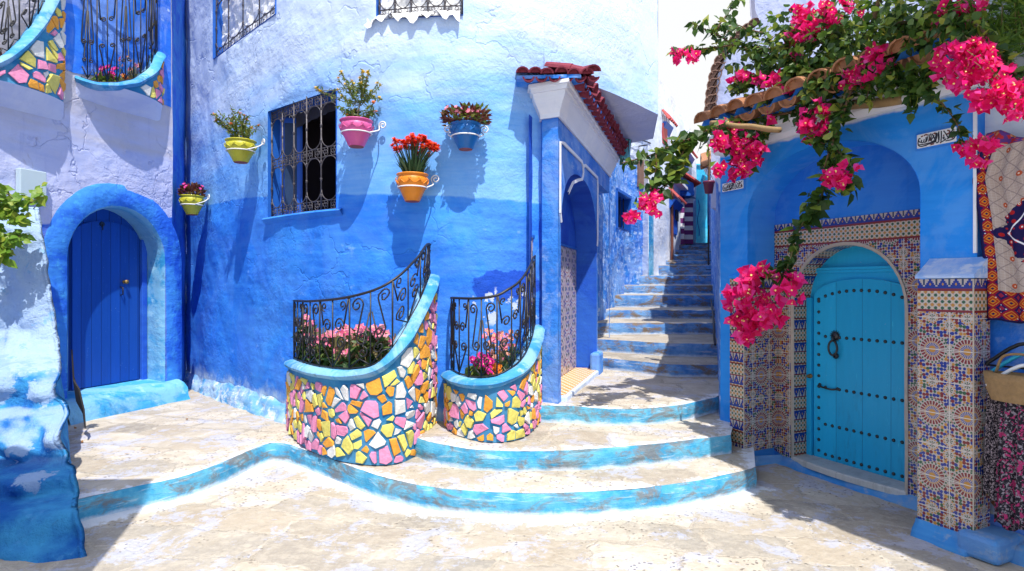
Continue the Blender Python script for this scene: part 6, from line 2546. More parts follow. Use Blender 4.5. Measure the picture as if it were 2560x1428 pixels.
mb.lathe([(.016, 0), (.010, .012), (.001, .014)], c, FN, 8)
mb.lathe([(.016, 0), (.010, .012), (.001, .014)], c + EU * .17 + Vector((0, 0, -.012)), FN, 8)
mb.build("handle", MAT["stud"], door2, smooth=True)
mb = MB()
mb.lathe([(.02, 0), (.02, .012), (.008, .014), (.008, .03), (.016, .034), (.001, .04)], Dr(la - .02, .80, .05), FN, 10)
mb.build("lock", MAT["brass"], door2, smooth=True)

# ---- two tiles of calligraphy. Strokes traced in a 0..100 x 0..36 box
STROKES = [
    [(98, 5), (90, 10), (86, 17), (84, 27)], [(71, 3), (76, 11), (81, 21), (84, 27)], [(84, 27), (79, 27)],
    [(97, 21), (99, 25), (97, 30), (90, 32), (76, 32)], [(90, 15), (94, 17), (97, 21)],
    [(75, 22), (70, 20), (71, 25), (76, 27), (72, 30), (64, 33)],
    [(65, 2), (65, 20), (64, 30)], [(58, 2), (59, 20), (57, 31), (51, 32)], [(59, 3), (57, 12), (58, 26)],
    [(52, 4), (50, 14), (47, 24)], [(40, 4), (45, 14), (49, 25)], [(47, 24), (41, 26), (38, 22), (43, 15), (46, 9)],
    [(54, 5), (53, 15), (50, 27)], [(32, 4), (33, 14), (31, 24)], [(36, 3), (38, 12), (36, 22)],
    [(24, 10), (24, 18), (22, 24), (18, 22), (19, 15)], [(18, 22), (13, 24), (11, 20), (12, 15)], [(28, 9), (27, 18), (24, 24)],
    [(11, 22), (6, 20), (3, 14), (6, 10), (9, 12)], [(3, 14), (2, 24), (5, 31), (14, 34), (34, 31), (52, 28)], [(5, 28), (18, 29), (38, 28), (52, 26)],
]
RED_STROKES = [[(80, 4), (85, 6), (86, 10), (82, 14), (79, 12)], [(90, 24), (95, 23), (93, 29)], [(35, 13), (36, 18), (34, 23)], [(44, 5), (48, 4), (50, 8)], [(18, 5), (24, 3), (29, 6)],
               [(10, 6), (16, 5)], [(61, 34), (66, 32)], [(36, 34), (46, 33)], [(22, 33), (26, 34)], [(70, 14), (72, 17)]]
def plaque(px0, px1, pyt, pyb, label):
    u0 = FAC.s_of(px0)
    u1 = FAC.s_of(px1)
    um, z0_ = FAC.sz((px0 + px1) / 2, pyb)
    z1_ = FAC.sz((px0 + px1) / 2, pyt)[1]
    p = FAC.pt((u0 + u1) / 2, z0_)
    t = thing("calligraphy_plaque", label, "plaque", tuple(p), "calligraphy tiles over the niche")
    mb = MB()
    mb.box(FAC.pt(u0, z0_, .004), FAC.pt(u1, 0) - FAC.pt(u0, 0), FN * .014, (0, 0, z1_ - z0_))
    mb.build("tile", MAT["plaque_white"], t, bevel=.003)
    mb = MB()
    mb.box(FAC.pt(u0 - .012, z0_ - .012, .002), FAC.pt(u1 + .012, 0) - FAC.pt(u0 - .012, 0), FN * .008, (0, 0, z1_ - z0_ + .024))
    mb.build("bed", MAT["paint_right_deep"], t)
    H, Wd = z1_ - z0_, u1 - u0
    mb = MB()
    for mi, S, wd in ((0, STROKES, .0085), (1, RED_STROKES, .012)):
        for st in S:
            n0 = len(mb.f)
            pts = smooth_line([(x, y, 0) for x, y in st], 6)
            pts = [(u0 + Wd * (.02 + .96 * q[0] / 100), z1_ - H * (.04 + .92 * q[1] / 36)) for q in pts]
            strip(mb, FAC.pt, pts, wd * H / .13 * 1.05, .0182, .002 if mi == 0 else .0012)
            for f in range(n0, len(mb.f)):
                mb.m[f] = mi
    mb.build("lettering", [MAT["ink"], MAT["ink_red"]], t)
plaque(2296, 2394, 328, 363, "white calligraphy tile at the right, black script with rust ornaments")
plaque(1809, 1861, 455, 476, "small foreshortened calligraphy tile beside the alley, half hidden by blossom")

# ------------------------------------------------------------------ shop wall at the right edge, with goods
shop = thing("shop_wall", "white over blue wall with star tiles behind the hanging clothes", "wall", tuple(R(2.5, 0)))
SH = Wall([R(2.05, 0, -.08).xy, R(4.2, 0, -.08).xy], .05, smooth=False)
if SH.at(.5)[2].dot(FN) < 0:
    SH.sg = -1
sdz = SH.sz(2470, 634)[1]
mb = SH.mesh(0, SH.len, 0, 4.2, [], .09, .01, lambda s: sdz)
mb.build("wall", MAT["paint_shop"], shop, smooth=True)
mb = MB()
s_a = SH.s_of(2468)
mb.quad(SH.pt(s_a, .20, .012), SH.pt(1.2, .20, .012), SH.pt(1.2, .86, .012), SH.pt(s_a, .86, .012), 0, ((0, .2), (.8, .2), (.8, .86), (0, .86)))
mb.quad(SH.pt(s_a, .86, .012), SH.pt(1.2, .86, .012), SH.pt(1.2, .868, 0), SH.pt(s_a, .868, 0), 0, ((0, .2),) * 4)
mb.build("star_tiles", MAT["sunburst_tile"], shop)
mb = MB()
mb.box(SH.pt(0.0, 0.0, .0), SH.pt(.22, 0) - SH.pt(0, 0), FN * .30, (0, 0, .14))
o = mb.build("step_block", MAT["kerb_paint"], shop, bevel=.025)
mb = MB()
q = SH.pt(SH.s_of(2476), 1.80)
n_ = 9
pp = [q + SH.at(.1)[1] * (.035 * math.cos(2 * math.pi * k / n_) * (1 + .3 * math.sin(k * 2.1))) + Vector((0, 0, .06 * math.sin(2 * math.pi * k / n_))) + FN * .004 for k in range(n_)]
mb.prism(pp, FN * .006)
mb.build("plaster_patch", MAT["lavender"], shop)
# unseen tiled eaves added over the shop wall to shade the kerb and the tiled niche
mt, mb = MB(), MB()
for i in range(14):
    s_ = .05 + i * .22
    barrel(mt, SH.pt(s_, 4.12, -.2), SH.pt(s_, 3.86, .86), .09, .105)
    barrel(mt, SH.pt(s_ + .11, 4.08, -.2), SH.pt(s_ + .11, 3.81, .82), .085, .095, Vector((0, 0, -1)))
mt.build("eaves_tiles", MAT["terracotta"], shop)
mb.prism([SH.pt(-.05, 4.0, -.2), SH.pt(-.05, 3.76, .80), SH.pt(-.05, 3.80, .80), SH.pt(-.05, 4.04, -.2)], SH.pt(3.2, 0) - SH.pt(-.05, 0))
mb.build("shade_eaves_board", MAT["terrace_fascia"], shop)
# printed cloth
cl_w = .05
cs0 = SH.s_of(2452)
def cloth(i, j):
    fu, fv = i / 50, j / 60
    z = lerp(1.385, 2.52, fv)
    left = interp([0, .25, .55, .76, .86, 1.0], [.075, .065, .035, .0, .03, .075], fv)
    s = cs0 + left + fu * .62
    if fv > .93:
        z -= max(0, .10 * math.sin(max(0, fu - .12) * 3.5)) * (fv - .93) / .07
    fold = .018 * math.sin(fu * 21 + .8 * fv) * (.4 + .6 * (1 - fv)) + .010 * math.sin(fu * 47 + 2 * fv)
    return SH.pt(s, z + .008 * math.sin(fu * 19), .075 + fold), (fu * .62, fv * 1.2)
mb = MB()
mb.grid(cloth, 51, 61)
o = mb.build("printed_cloth", MAT["cloth_print"], smooth=True)
sol = o.modifiers.new("thickness", 'SOLIDIFY')
sol.thickness = .003
tag(o, "cream printed cloth with red and navy border hanging on the wall", "cloth")
# dresses on hangers and a wicker bag
def dress(name, label, s0_, s1_, zt_, zb_, w, mat, seed):
    rr = random.Random(seed)
    mb = MB()
    nu, nv = 40, 24
    def fn(i, j):
        fu, fv = i / (nu - 1), j / (nv - 1)
        wide = lerp(.72, 1.0, fv)
        s = (s0_ + s1_) / 2 + (fu - .5) * (s1_ - s0_) * wide
        z = lerp(zt_, zb_ + .02 * math.sin(fu * 17), fv)
        fold = .022 * math.sin(fu * 24 + seed) + .012 * math.sin(fu * 51 + 3 * fv)
        return SH.pt(s, z, w + fold * (.3 + .7 * fv)), (fu, fv)
    mb.grid(fn, nu, nv)
    o = mb.build(name, MAT[mat], smooth=True)
    sl = o.modifiers.new("thickness", 'SOLIDIFY')
    sl.thickness = .003
    return tag(o, label, "dress")
h0 = SH.s_of(2500)
dress("dress", "grey speckled dress hanging nearest the tiled pillar", h0 - .01, h0 + .14, 1.03, .34, .14, "dress_grey", 1)
dress("dress", "pink and black flowered dress at the right edge", h0 + .07, h0 + .40, 1.0, .22, .22, "dress_pink", 4)
def hanger(label, mat, dz, w, ds):
    mb = MB()
    a = h0 + ds
    pts = [SH.pt(a, 1.075 + dz, w), SH.pt(a + .02, 1.10 + dz, w), SH.pt(a + .20, 1.22 + dz, w), SH.pt(a + .38, 1.10 + dz, w), SH.pt(a + .40, 1.075 + dz, w)]
    mb.tube(smooth_line(pts, 5), .011, 6)
    mb.tube([pts[0], pts[-1]], .006, 5)
    mb.tube(smooth_line([SH.pt(a + .2, 1.22 + dz, w), SH.pt(a + .2, 1.27 + dz, w), SH.pt(a + .23, 1.30 + dz, w), SH.pt(a + .26, 1.27 + dz, w)], 5), .004, 5)
    o = mb.build("hanger", MAT[mat], smooth=True)
    tag(o, label, "hanger", "hangers above the dresses")
hanger("black hanger, uppermost above the dresses", "hanger_black", .05, .13, -.005)
hanger("bright cyan hanger between the black and white ones", "hanger_cyan", .0, .17, .03)
hanger("white hanger, lowest above the flowered dress", "hanger_white", -.06, .23, .05)
mb = MB()
def wick(i, j):
    a = 2 * math.pi * i / 24
    z, r = [(0.94, .8), (1.0, .92), (1.06, .98), (1.10, 1.0), (1.10, .94), (1.0, .88)][j]
    c = SH.pt(h0 + .22, z, .21)
    return c + SH.at(.5)[1] * (.20 * r * math.cos(a)) + FN * (.08 * r * math.sin(a)), (i, j)
mb.grid(wick, 24, 6, close_u=True)
bag = thing("wicker_bag", "woven straw bag hung among the hangers", "bag", tuple(SH.pt(h0 + .22, .94, .21)))
mb.build("body", MAT["wicker"], bag, smooth=True)
mb = MB()
mb.tube(smooth_line([SH.pt(h0 + .08, 1.09, .21), SH.pt(h0 + .13, 1.20, .21), SH.pt(h0 + .29, 1.20, .21), SH.pt(h0 + .36, 1.09, .21)], 6), .008, 5)
mb.build("strap", MAT["wicker"], bag, smooth=True)

# ------------------------------------------------------------------ lavender-white upper house behind, with tiled shoulder
UD = lambda px: 8.2 - (px - 1785) / 775 * 2.2
uph = thing("white_upper_house", "pale lavender house with tile-capped curved shoulder, rising behind the blue front", "house", tuple(W(2000, 714, UD(2000)) - Vector((0, 0, 1.6))))
outl = [(1777, 520), (1778, 300), (1783, 240), (1792, 190), (1808, 152), (1835, 117), (1865, 88), (1888, 72), (1876, 40), (1868, -120), (2720, -120), (2720, 520)]
mb = MB()
poly = [W(px, py, UD(px)) for px, py in outl]
# fine sheet so the plaster stays lumpy
flat = [Vector((p.x, p.z)) for p in poly]
pts = list(flat)
ed = [(i, (i + 1) % len(flat)) for i in range(len(flat))]
x = min(q.x for q in flat)
while x < max(q.x for q in flat):
    z = min(q.y for q in flat)
    while z < max(q.y for q in flat):
        if in_poly([(q.x, q.y) for q in flat], x, z):
            pts.append(Vector((x, z)))
        z += .12
    x += .12
V, E, FA_, *_ = delaunay_2d_cdt(pts, ed, [], 0, 1e-6)
pa, pb = poly[0], poly[-1]
for q in V:
    t = (q.x - pa.x) / (pb.x - pa.x)
    mb.vert((q.x, lerp(pa.y, pb.y, t) + .012 * fnoise((q.x, q.y, 5), 1.2, 3), q.y))
for f in FA_:
    c = sum((V[i] for i in f), Vector((0, 0))) / 3
    if in_poly([(k.x, k.y) for k in flat], c.x, c.y):
        mb.face(f)
back = Vector((.5, .9, 0))
n0 = len(mb.v)
for i in range(len(poly)):
    a, b = poly[i], poly[(i + 1) % len(poly)]
    mb.quad(a, b, b + back, a + back)
mb.build("wall", MAT["lavender"], uph, smooth=False)
mt = MB()
edge_px = resample([Vector((px, py, 0)) for px, py in outl[1:8]], 21)
for i, q in enumerate(edge_px):
    p = W(q.x, q.y, UD(q.x))
    a, b = edge_px[max(0, i - 1)], edge_px[min(len(edge_px) - 1, i + 1)]
    t = (W(b.x, b.y, UD(b.x)) - W(a.x, a.y, UD(a.x))).normalized()
    up = Vector((-t.z, 0, t.x))
    if up.x > 0:
        up = -up
    up = (up + Vector((0, 0, .4))).normalized()
    bk = Vector((.35, .9, 0)).normalized()
    barrel(mt, p + bk * .30 + up * .05, p - bk * .10 + up * .025, .075, .09, up, 6)
    barrel(mt, p + bk * .30 + up * .02 + t * .055, p - bk * .06 + up * .0 + t * .055, .07, .075, -up, 5)
mt.build("coping_tiles", MAT["terracotta_old"], uph)
# ------------------------------------------------------------------ houses up the alley
def strip_wall(pts, flip=False):
    wl = Wall(pts, .12, smooth=False)
    p, t, n = wl.at(wl.len * .5)
    if n.dot(p) > 0:
        wl.sg = -1
    return wl

al = thing("alley_house", "blue house with white upper storey and small window, left of the stairs", "house", (2.0, 11, 0))
AL = strip_wall([(1.0, 7.75), (1.17, 8.8), (1.29, 9.35), (1.58, 10.2), (1.95, 11.4), (2.33, 12.4), (2.9, 13.2)])
aw0, aw1 = AL.s_of(1541), AL.s_of(1572)
az0, az1 = AL.sz(1555, 572)[1], AL.sz(1555, 490)[1]
ah = [(aw0, az0), (aw1, az0), (aw1, az1), (aw0, az1)]
mb = AL.mesh(0, AL.len, 0.3, 6.0, [ah], .12, .03, lambda s: interp([0, AL.len], [3.9, 4.2], s))
mb.build("wall", MAT["paint_alley"], al, smooth=True)
mb = MB()
reveal(mb, AL.pt, ah, .01, -.25)
wn_ = mb.build("window", MAT["frame_blue"], al)
mb = MB()
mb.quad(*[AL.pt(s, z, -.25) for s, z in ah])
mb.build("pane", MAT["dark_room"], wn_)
mb = MB()
for q in range(4):
    s = lerp(aw0, aw1, (q + .5) / 4)
    mb.tube([AL.pt(s, az0, -.06), AL.pt(s, az1, -.06)], .012, 5)
mb.build("bars", MAT["iron"], wn_)
mb = MB()
for s in (aw0 - .05, aw1 + .01):
    mb.box(AL.pt(s, az0 - .05, .003), AL.pt(s + .05, 0) - AL.pt(s, 0), AL.at(s)[2] * .03, (0, 0, az1 - az0 + .12))
mb.box(AL.pt(aw0 - .05, az1, .004), AL.pt(aw1 + .06, 0) - AL.pt(aw0 - .05, 0), AL.at(aw0)[2] * .035, (0, 0, .06))
mb.build("frame", MAT["frame_blue"], wn_)
# weathered stone-framed opening higher up
s0_, s1_ = AL.s_of(1592), AL.s_of(1612)
z0_, z1_ = AL.sz(1602, 470)[1], AL.sz(1602, 385)[1]
mb = MB()
mb.box(AL.pt(s0_, z0_, .004), AL.pt(s1_, 0) - AL.pt(s0_, 0), AL.at(s0_)[2] * .04, (0, 0, z1_ - z0_))
mb.build("old_shutter", MAT["terracotta_old"], al)
mb = MB()
a, b, c = AL.pt(AL.len, .3), AL.pt(AL.len, 6.0), None
mb.quad(AL.pt(AL.len, .3), (1.0, 15.5, .3), (1.0, 15.5, 6), AL.pt(AL.len, 6))
mb.quad(AL.pt(0, 6, .0), AL.pt(AL.len, 6), (1.0, 15.5, 6), (-1, 10, 6))
mb.build("side_wall", MAT["whitewash_far"], al)
# power cables with insulators under the eaves
mb = MB()
for k in range(3):
    mb.tube([AL.pt(lerp(.6, AL.len, i / 14), 4.95 - .12 * k - .10 * math.sin(math.pi * i / 14), .10 + .03 * k) for i in range(15)], .012, 4)
for i in range(6):
    s = lerp(1.4, AL.len - .3, i / 5)
    mb.box(AL.pt(s, 4.6, .0), AL.at(s)[1] * .03, AL.at(s)[2] * .2, (0, 0, .02))
o = mb.build("cable_run", MAT["cable"])
tag(o, "dark electric cables strung along the white upper storey", "cable")
# lantern under the jettied storey
lt = thing("wall_lantern", "small turquoise glass lantern under the overhanging storey", "lantern", tuple(W(1562, 372, 8.6)))
p = W(1562, 372, 8.6)
mb = MB()
mb.lathe([(.05, -.16), (.075, -.14), (.085, .10), (.09, .12)], p, (0, 0, 1), 6)
mb.build("glass", MAT["lantern_glass"], lt)
mb = MB()
mb.lathe([(.095, .12), (.06, .19), (.02, .22), (.012, .30)], p, (0, 0, 1), 6)
for k in range(6):
    a = k * math.pi / 3
    mb.tube([p + Vector((.055 * math.cos(a), .055 * math.sin(a), -.16)), p + Vector((.09 * math.cos(a), .09 * math.sin(a), .12))], .008, 4)
mb.tube([p + Vector((0, 0, .28)), p + Vector((-.25, .05, .33))], .012, 5)
mb.build("frame", MAT["iron"], lt)

wh = thing("white_house", "whitewashed houses' corner farther up the stairs, with brown downpipe", "house", (4.0, 15.5, 1.8))
wh["label"] = "whitewashed house farther up the stairs with brown downpipe and small eaves"
WHW = strip_wall([(2.95, 13.0), (3.75, 14.4), (4.45, 16.0), (5.15, 17.6), (5.9, 19.2)])
mb = WHW.mesh(0, WHW.len, 1.0, 6.6, [], .15, .03, top=lambda s: lerp(6.3, 6.3, s / WHW.len))
mb.build("wall", MAT["whitewash_far"], wh, smooth=True)
mb = MB()
mb.quad(WHW.pt(0, 1.0), (1.5, 15, 1.0), (1.5, 15, 6.3), WHW.pt(0, 6.3))
mb.quad(WHW.pt(0, 6.3), WHW.pt(WHW.len, 6.3), (3.5, 20, 6.3), (1.5, 15, 6.3))
mb.build("side_wall", MAT["whitewash_far"], wh)
# pale turquoise doorway sliver at its corner
mb = MB()
s = WHW.s_of(1640)
mb.box(WHW.pt(.02, 1.7, .006), WHW.pt(.30, 0) - WHW.pt(0, 0), WHW.at(.1)[2] * .02, (0, 0, 1.9))
mb.build("pale_doorway", MAT["paint_turquoise"], wh)
def at_wall(wl, px0, px1, pyt, pyb):
    s0, s1 = wl.s_of(px0), wl.s_of(px1)
    pm = (px0 + px1) / 2
    return s0, s1, wl.sz(pm, pyb)[1], wl.sz(pm, pyt)[1]
def slab_on(wl, r, w0, th, name, mat, parent):
    s0, s1, z0, z1 = r
    mb = MB()
    mb.box(wl.pt(s0, z0, w0), wl.pt(s1, 0) - wl.pt(s0, 0), wl.at(s0)[2] * th, (0, 0, z1 - z0))
    o = mb.build(name, MAT[mat], parent)
    add_uv2(o)
    return o
slab_on(WHW, at_wall(WHW, 1676, 1690, 505, 585), .004, .03, "door", "paint_deep", wh)
slab_on(WHW, at_wall(WHW, 1684, 1691, 522, 552), .04, .02, "window", "curtain_grey", wh)
mb = MB()
q = WHW.s_of(1674)
mb.tube([WHW.pt(q, 2.2, .06), WHW.pt(q, 4.1, .06)], .035, 6)
mb.build("downpipe", MAT["pipe_brown"], wh)
def mini_hood(wl, r, name, parent, depth=.22):
    s0, s1, z0, z1 = r
    mb, mc = MB(), MB()
    n = wl.at(s0)[2]
    k = max(3, int((s1 - s0) / .15))
    for i in range(k + 1):
        s = lerp(s0, s1, i / k)
        barrel(mb, wl.pt(s, z1, .0), wl.pt(s, z0, depth), .06, .07)
    o = mb.build(name, MAT["red_paint"], parent)
    mc.prism([wl.pt(s0, z0 - .25, .0), wl.pt(s0, z0 - .02, .0), wl.pt(s0, z0 - .02, depth - .05)], wl.pt(s1, 0) - wl.pt(s0, 0))
    o2 = mc.build("hood_bracket", MAT["frame_blue"], o)
    return o
mini_hood(WHW, at_wall(WHW, 1672, 1692, 480, 505), "tiled_hood", wh)
mini_hood(WHW, at_wall(WHW, 1655, 1673, 285, 310), "tiled_hood", wh, .16)
r = at_wall(WHW, 1654, 1664, 312, 362)
slab_on(WHW, r, .004, .04, "red_window", "red_paint", wh)
mini_hood(WHW, at_wall(WHW, 1706, 1726, 365, 385), "tiled_hood", wh, .18)
slab_on(WHW, at_wall(WHW, 1702, 1716, 385, 415), .004, .05, "blue_window", "frame_blue", wh)
# balcony rail drawn on the white wall
mb = MB()
s0_, s1_, z0_, z1_ = at_wall(WHW, 1676, 1722, 438, 468)
for z in (z0_, z1_):
    mb.tube([WHW.pt(s0_, z, .12), WHW.pt(s1_, z, .12)], .014, 5)
for i in range(14):
    s = lerp(s0_, s1_, i / 13)
    mb.tube([WHW.pt(s, z0_, .12), WHW.pt(s, z1_, .12)], .008, 4)
mb.build("balcony_rail", MAT["iron"], wh)
slab_on(WHW, (s0_, s1_, z0_ - .08, z0_ - .01), .0, .2, "balcony_slab", "white_paint", wh)

# striped porch with purple and white posts at the stair head
pr = thing("striped_porch", "small tiled porch on purple and white striped posts at the stair head", "porch", tuple(W(1715, 612, 17.3)))
def stripe_post(px0, px1, D, z0, z1, nstr, parent):
    a, b = XY(px0, D), XY(px1, D)
    mb = MB()
    wd = b[0] - a[0]
    for i in range(nstr):
        za, zb = lerp(z0, z1, i / nstr), lerp(z0, z1, (i + 1) / nstr)
        mb.box((a[0], a[1], za), (wd, 0, 0), (0, wd, 0), (0, 0, zb - za), i % 2)
    return mb.build("post", [MAT["purple_paint"], MAT["stripe_white"]], parent)
D_ = 16.3
stripe_post(1701, 1711, D_, 2.72, 4.0, 9, pr)
stripe_post(1712, 1733, D_ + .25, 2.75, 4.0, 10, pr)
mb = MB()
a, b = W(1698, 490, D_ - .15), W(1736, 490, D_ - .15)
mb.prism([Vector((a.x, a.y, 4.02)), Vector((b.x, a.y, 4.02)), Vector((b.x - .02, a.y, 4.35)), Vector((a.x, a.y, 4.55))], (0, .9, 0))
mb.build("gable", MAT["frame_blue"], pr)
mb = MB()
for i in range(9):
    y = a.y - .1 + i * .12
    barrel(mb, (a.x - .1, y, 4.72), (b.x + .12, y, 4.30), .07, .075)
mb.build("roof_tiles", MAT["red_paint"], pr)

# turquoise end house closing the alley
eh = thing("turquoise_house", "rough turquoise house wall closing the top of the alley", "house", (5.9, 20, 2.8))
EH = strip_wall([(5.0, 19.3), (6.2, 19.5), (7.8, 19.6)])
mb = EH.mesh(0, EH.len, 2.4, 5.55, [], .12, .04)
mb.build("wall", MAT["paint_sea"], eh, smooth=True)
mb = MB()
mb.quad(EH.pt(0, 5.5), EH.pt(EH.len, 5.5), (7.4, 23, 5.5), (5.2, 23, 5.5))
mb.build("roof", MAT["whitewash_far"], eh)
mb = MB()
mb.tube([W(1746, y, 19.2) + Vector((.04 * math.sin(y * .1), 0, 0)) for y in range(500, 605, 15)], .012, 4)
o = mb.build("cable", MAT["frame_blue"])
tag(o, "thin blue cable hanging down the turquoise end wall", "cable")

# wall on the right of the stairs
rw = thing("alley_wall", "shaded blue and white house wall right of the stairs with tiled edge", "house", (3.6, 10.5, .5))
RW = strip_wall([(R(-.1, 0).x, R(-.1, 0).y), (2.57, 7.5), (3.16, 9.3), (3.87, 11.5), (4.33, 13), (5.10, 15.5), (5.95, 18.2), (6.32, 19.4)])
mb = RW.mesh(0, RW.len, 0.0, 6, [], .14, .02, lambda s: interp([0, 3, RW.len], [2.45, 3.1, 5.3], s), top=lambda s: interp([0, 2.0, 4, 9, RW.len], [2.82, 2.95, 3.4, 4.6, 5.3], s))
mb.build("wall", MAT["paint_alley"], rw, smooth=True)
mt, mb = MB(), MB()
for i in range(46):
    s = lerp(4.2, RW.len - .3, i / 45)
    z = interp([0, 2.0, 4, 9, RW.len], [2.82, 2.95, 3.4, 4.6, 5.3], s)
    barrel(mt, RW.pt(s, z + .22, -.35), RW.pt(s, z + .05, .20), .09, .11)
mt.build("roof_tiles", MAT["terracotta"], rw)
def eav(i, j):
    s = lerp(4.0, RW.len, i / 20)
    z = interp([0, 2.0, 4, 9, RW.len], [2.82, 2.95, 3.4, 4.6, 5.3], s)
    return RW.pt(s, z + [-.16, .0, .02, .02][j], [.005, .10, .12, -.4][j]), (i, j)
mb.grid(eav, 21, 4)
mb.build("eaves", MAT["white_paint"], rw)
# pipes and wires on it
mb = MB()
for off, zt_, zb_ in ((0.0, 3.0, 1.9), (.10, 2.9, 1.3)):
    s = RW.s_of(1777) + off
    mb.tube([RW.pt(s, z, .05) for z in (zt_, (zt_ + zb_) / 2, zb_)], .018, 5)
for k in range(6):
    s = RW.s_of(1778) - .1
    mb.box(RW.pt(s, 1.55 + .2 * k, .0), RW.at(s)[1] * .02, RW.at(s)[2] * .12, (0, 0, .015))
o = mb.build("pipe_run", MAT["cable"])
tag(o, "thin dark pipes with brackets on the shaded alley wall", "pipe")
mb = MB()
pts = smooth_line([RW.pt(RW.s_of(1780), 1.60, .04), RW.pt(RW.s_of(1784), 1.35, .05), RW.pt(RW.s_of(1794), 1.2, .05), RW.pt(RW.s_of(1797), 1.08, .05), RW.pt(RW.s_of(1798), 0.98, .04)], 6)
mb.tube(pts, .014, 6)
o = mb.build("cable_end", MAT["cable"])
tag(o, "bent dark cable hooking down the wall beside the stairs", "cable")
# hanging maroon pot
c = W(1772, 484, 6.6)
hpz = thing("hanging_pot", "maroon bucket-shaped pot hanging on the alley wall corner", "flower pot", tuple(c))
mb = MB()
mb.lathe([(.001, 0), (.042, 0), (.058, .11), (.064, .112), (.064, .135), (.056, .135), (.05, .08)], c, (0, 0, 1), 20)
mb.build("body", MAT["pot_maroon"], hpz, smooth=True)
mb = MB()
mb.tube([c + Vector((-.06, 0, .125)), c + Vector((0, .06, .30)), c + Vector((.06, 0, .125))], .004, 4)
mb.tube([c + Vector((0, .06, .30)), c + Vector((.06, .12, .32))], .006, 4)
mb.build("hook", MAT["iron"], hpz)
yp = thing("potted_plant", "tall thin dry stem with one yellow leaf in the maroon pot", "plant", tuple(c + Vector((0, 0, .11))))
mb = MB()
mb.tube([c + Vector((0, 0, .08)), c + Vector((.005, 0, .30)), c + Vector((-.01, .0, .62))], [.014, .012, .009], 6)
for k in range(14):
    p = c + Vector((0, 0, .16 + .032 * k))
    mb.tube([p, p + Vector((.018 * (-1) ** k, -.01, .012))], [.006, .003], 4)
mb.build("stem", MAT["bark"], yp)
mb = MB()
rr = random.Random(2)
for k in range(5):
    add_leaf(mb, c + Vector((0, 0, .30 + .05 * k)), rand_dir(rr, .2), Vector((0, -1, .4)), .09, .05)
mb.build("leaves", MAT["leaf_lime"], yp)
# ------------------------------------------------------------------ bougainvillea over the niche, logs and shrub
def log(name_label, a, b, r, mat="wood_log"):
    mb = MB()
    a, b = Vector(a), Vector(b)
    n = 14
    pts = [a.lerp(b, i / n) + Vector((0, 0, .004 * math.sin(i * .9))) for i in range(n + 1)]
    mb.tube(pts, [r * (1 + .04 * math.sin(i * 1.7)) for i in range(n + 1)], 12)
    o = mb.build("wooden_beam", MAT[mat], smooth=True)
    tag(o, name_label, "wooden beam", "peeled log beams among the bougainvillea")
log("long log beam low over the white cornice, half hidden by leaves", W(1950, 284, 4.95), W(2250, 250, 4.05), .034)
log("thick short log beam high among the leaves at the right", W(2205, 142, 4.25), W(2420, 70, 3.75), .042)
log("log beam behind the big pink cluster at the right edge", W(2440, 138, 3.75), W(2620, 245, 3.3), .034)
log("slim pole jutting toward the alley beside the clay tiles", W(1778, 308, 5.2), W(1950, 325, 4.6), .022)

bg = thing("bougainvillea", "sprawling bougainvillea with magenta blossom trailing over the tiled house", "climbing plant", tuple(R(1.3, 3.0, -.4)))
br, lv, fl = MB(), MB(), MB()
rr = random.Random(44)
def depth_of(px):
    """distance of the tiled house's front where the photo column px meets it."""
    s = FAC.s_of(px)
    return FAC.pt(s, 0).y if 1810 < px < 2470 else (5.2 if px <= 1810 else 3.6)
def ND_(px, D):
    return depth_of(px) - 0.30 + (D - 3.3) * 0.55
def twig(pix, D0, D1, r, leaves=8, spread=.05, L=.056, green=0):
    leaves = max(2, int(leaves * 0.85))
    n = len(pix)
    P3 = [W(px, py, ND_(px, lerp(D0, D1, i / (n - 1))) + rr.uniform(-.04, .04)) for i, (px, py) in enumerate(pix)]
    sc = P3[0].y / D0
    L, spread, r = L * sc, spread * sc, r * sc
    pts = smooth_line(P3, 6)
    k = len(pts)
    br.tube(pts, [r * lerp(1, .35, i / (k - 1)) for i in range(k)], 6, green)
    for i in range(k - 1):
        for _ in range(leaves):
            p = pts[i].lerp(pts[i + 1], rr.random())
            d = rand_dir(rr, -.35)
            nn = Vector((rr.uniform(-.6, .6), rr.uniform(-1, .2), rr.uniform(.2, 1)))
            st = rand_dir(rr, .1) * spread * rr.random()
            add_leaf(lv, p + st, d, nn, L * rr.uniform(.65, 1.25), L * rr.uniform(.6, .85), 0, rr.uniform(.05, .45))
    return pts
def leaf_mass(px, py, rx, ry, D, dd, n, L=.052):
    n = int(n * 0.72)
    L *= ND_(px, D) / D
    for _ in range(n):
        while True:
            a, b, c = rr.uniform(-1, 1), rr.uniform(-1, 1), rr.uniform(-1, 1)
            if a * a + b * b + c * c < 1:
                break
        p = W(px + a * rx, py + b * ry, ND_(px + a * rx, D) + c * dd)
        add_leaf(lv, p, rand_dir(rr, -.4), Vector((rr.uniform(-.7, .7), rr.uniform(-1, .3), rr.uniform(.1, 1))), L * rr.uniform(.6, 1.2), L * rr.uniform(.6, .85), 0, rr.uniform(.05, .45))
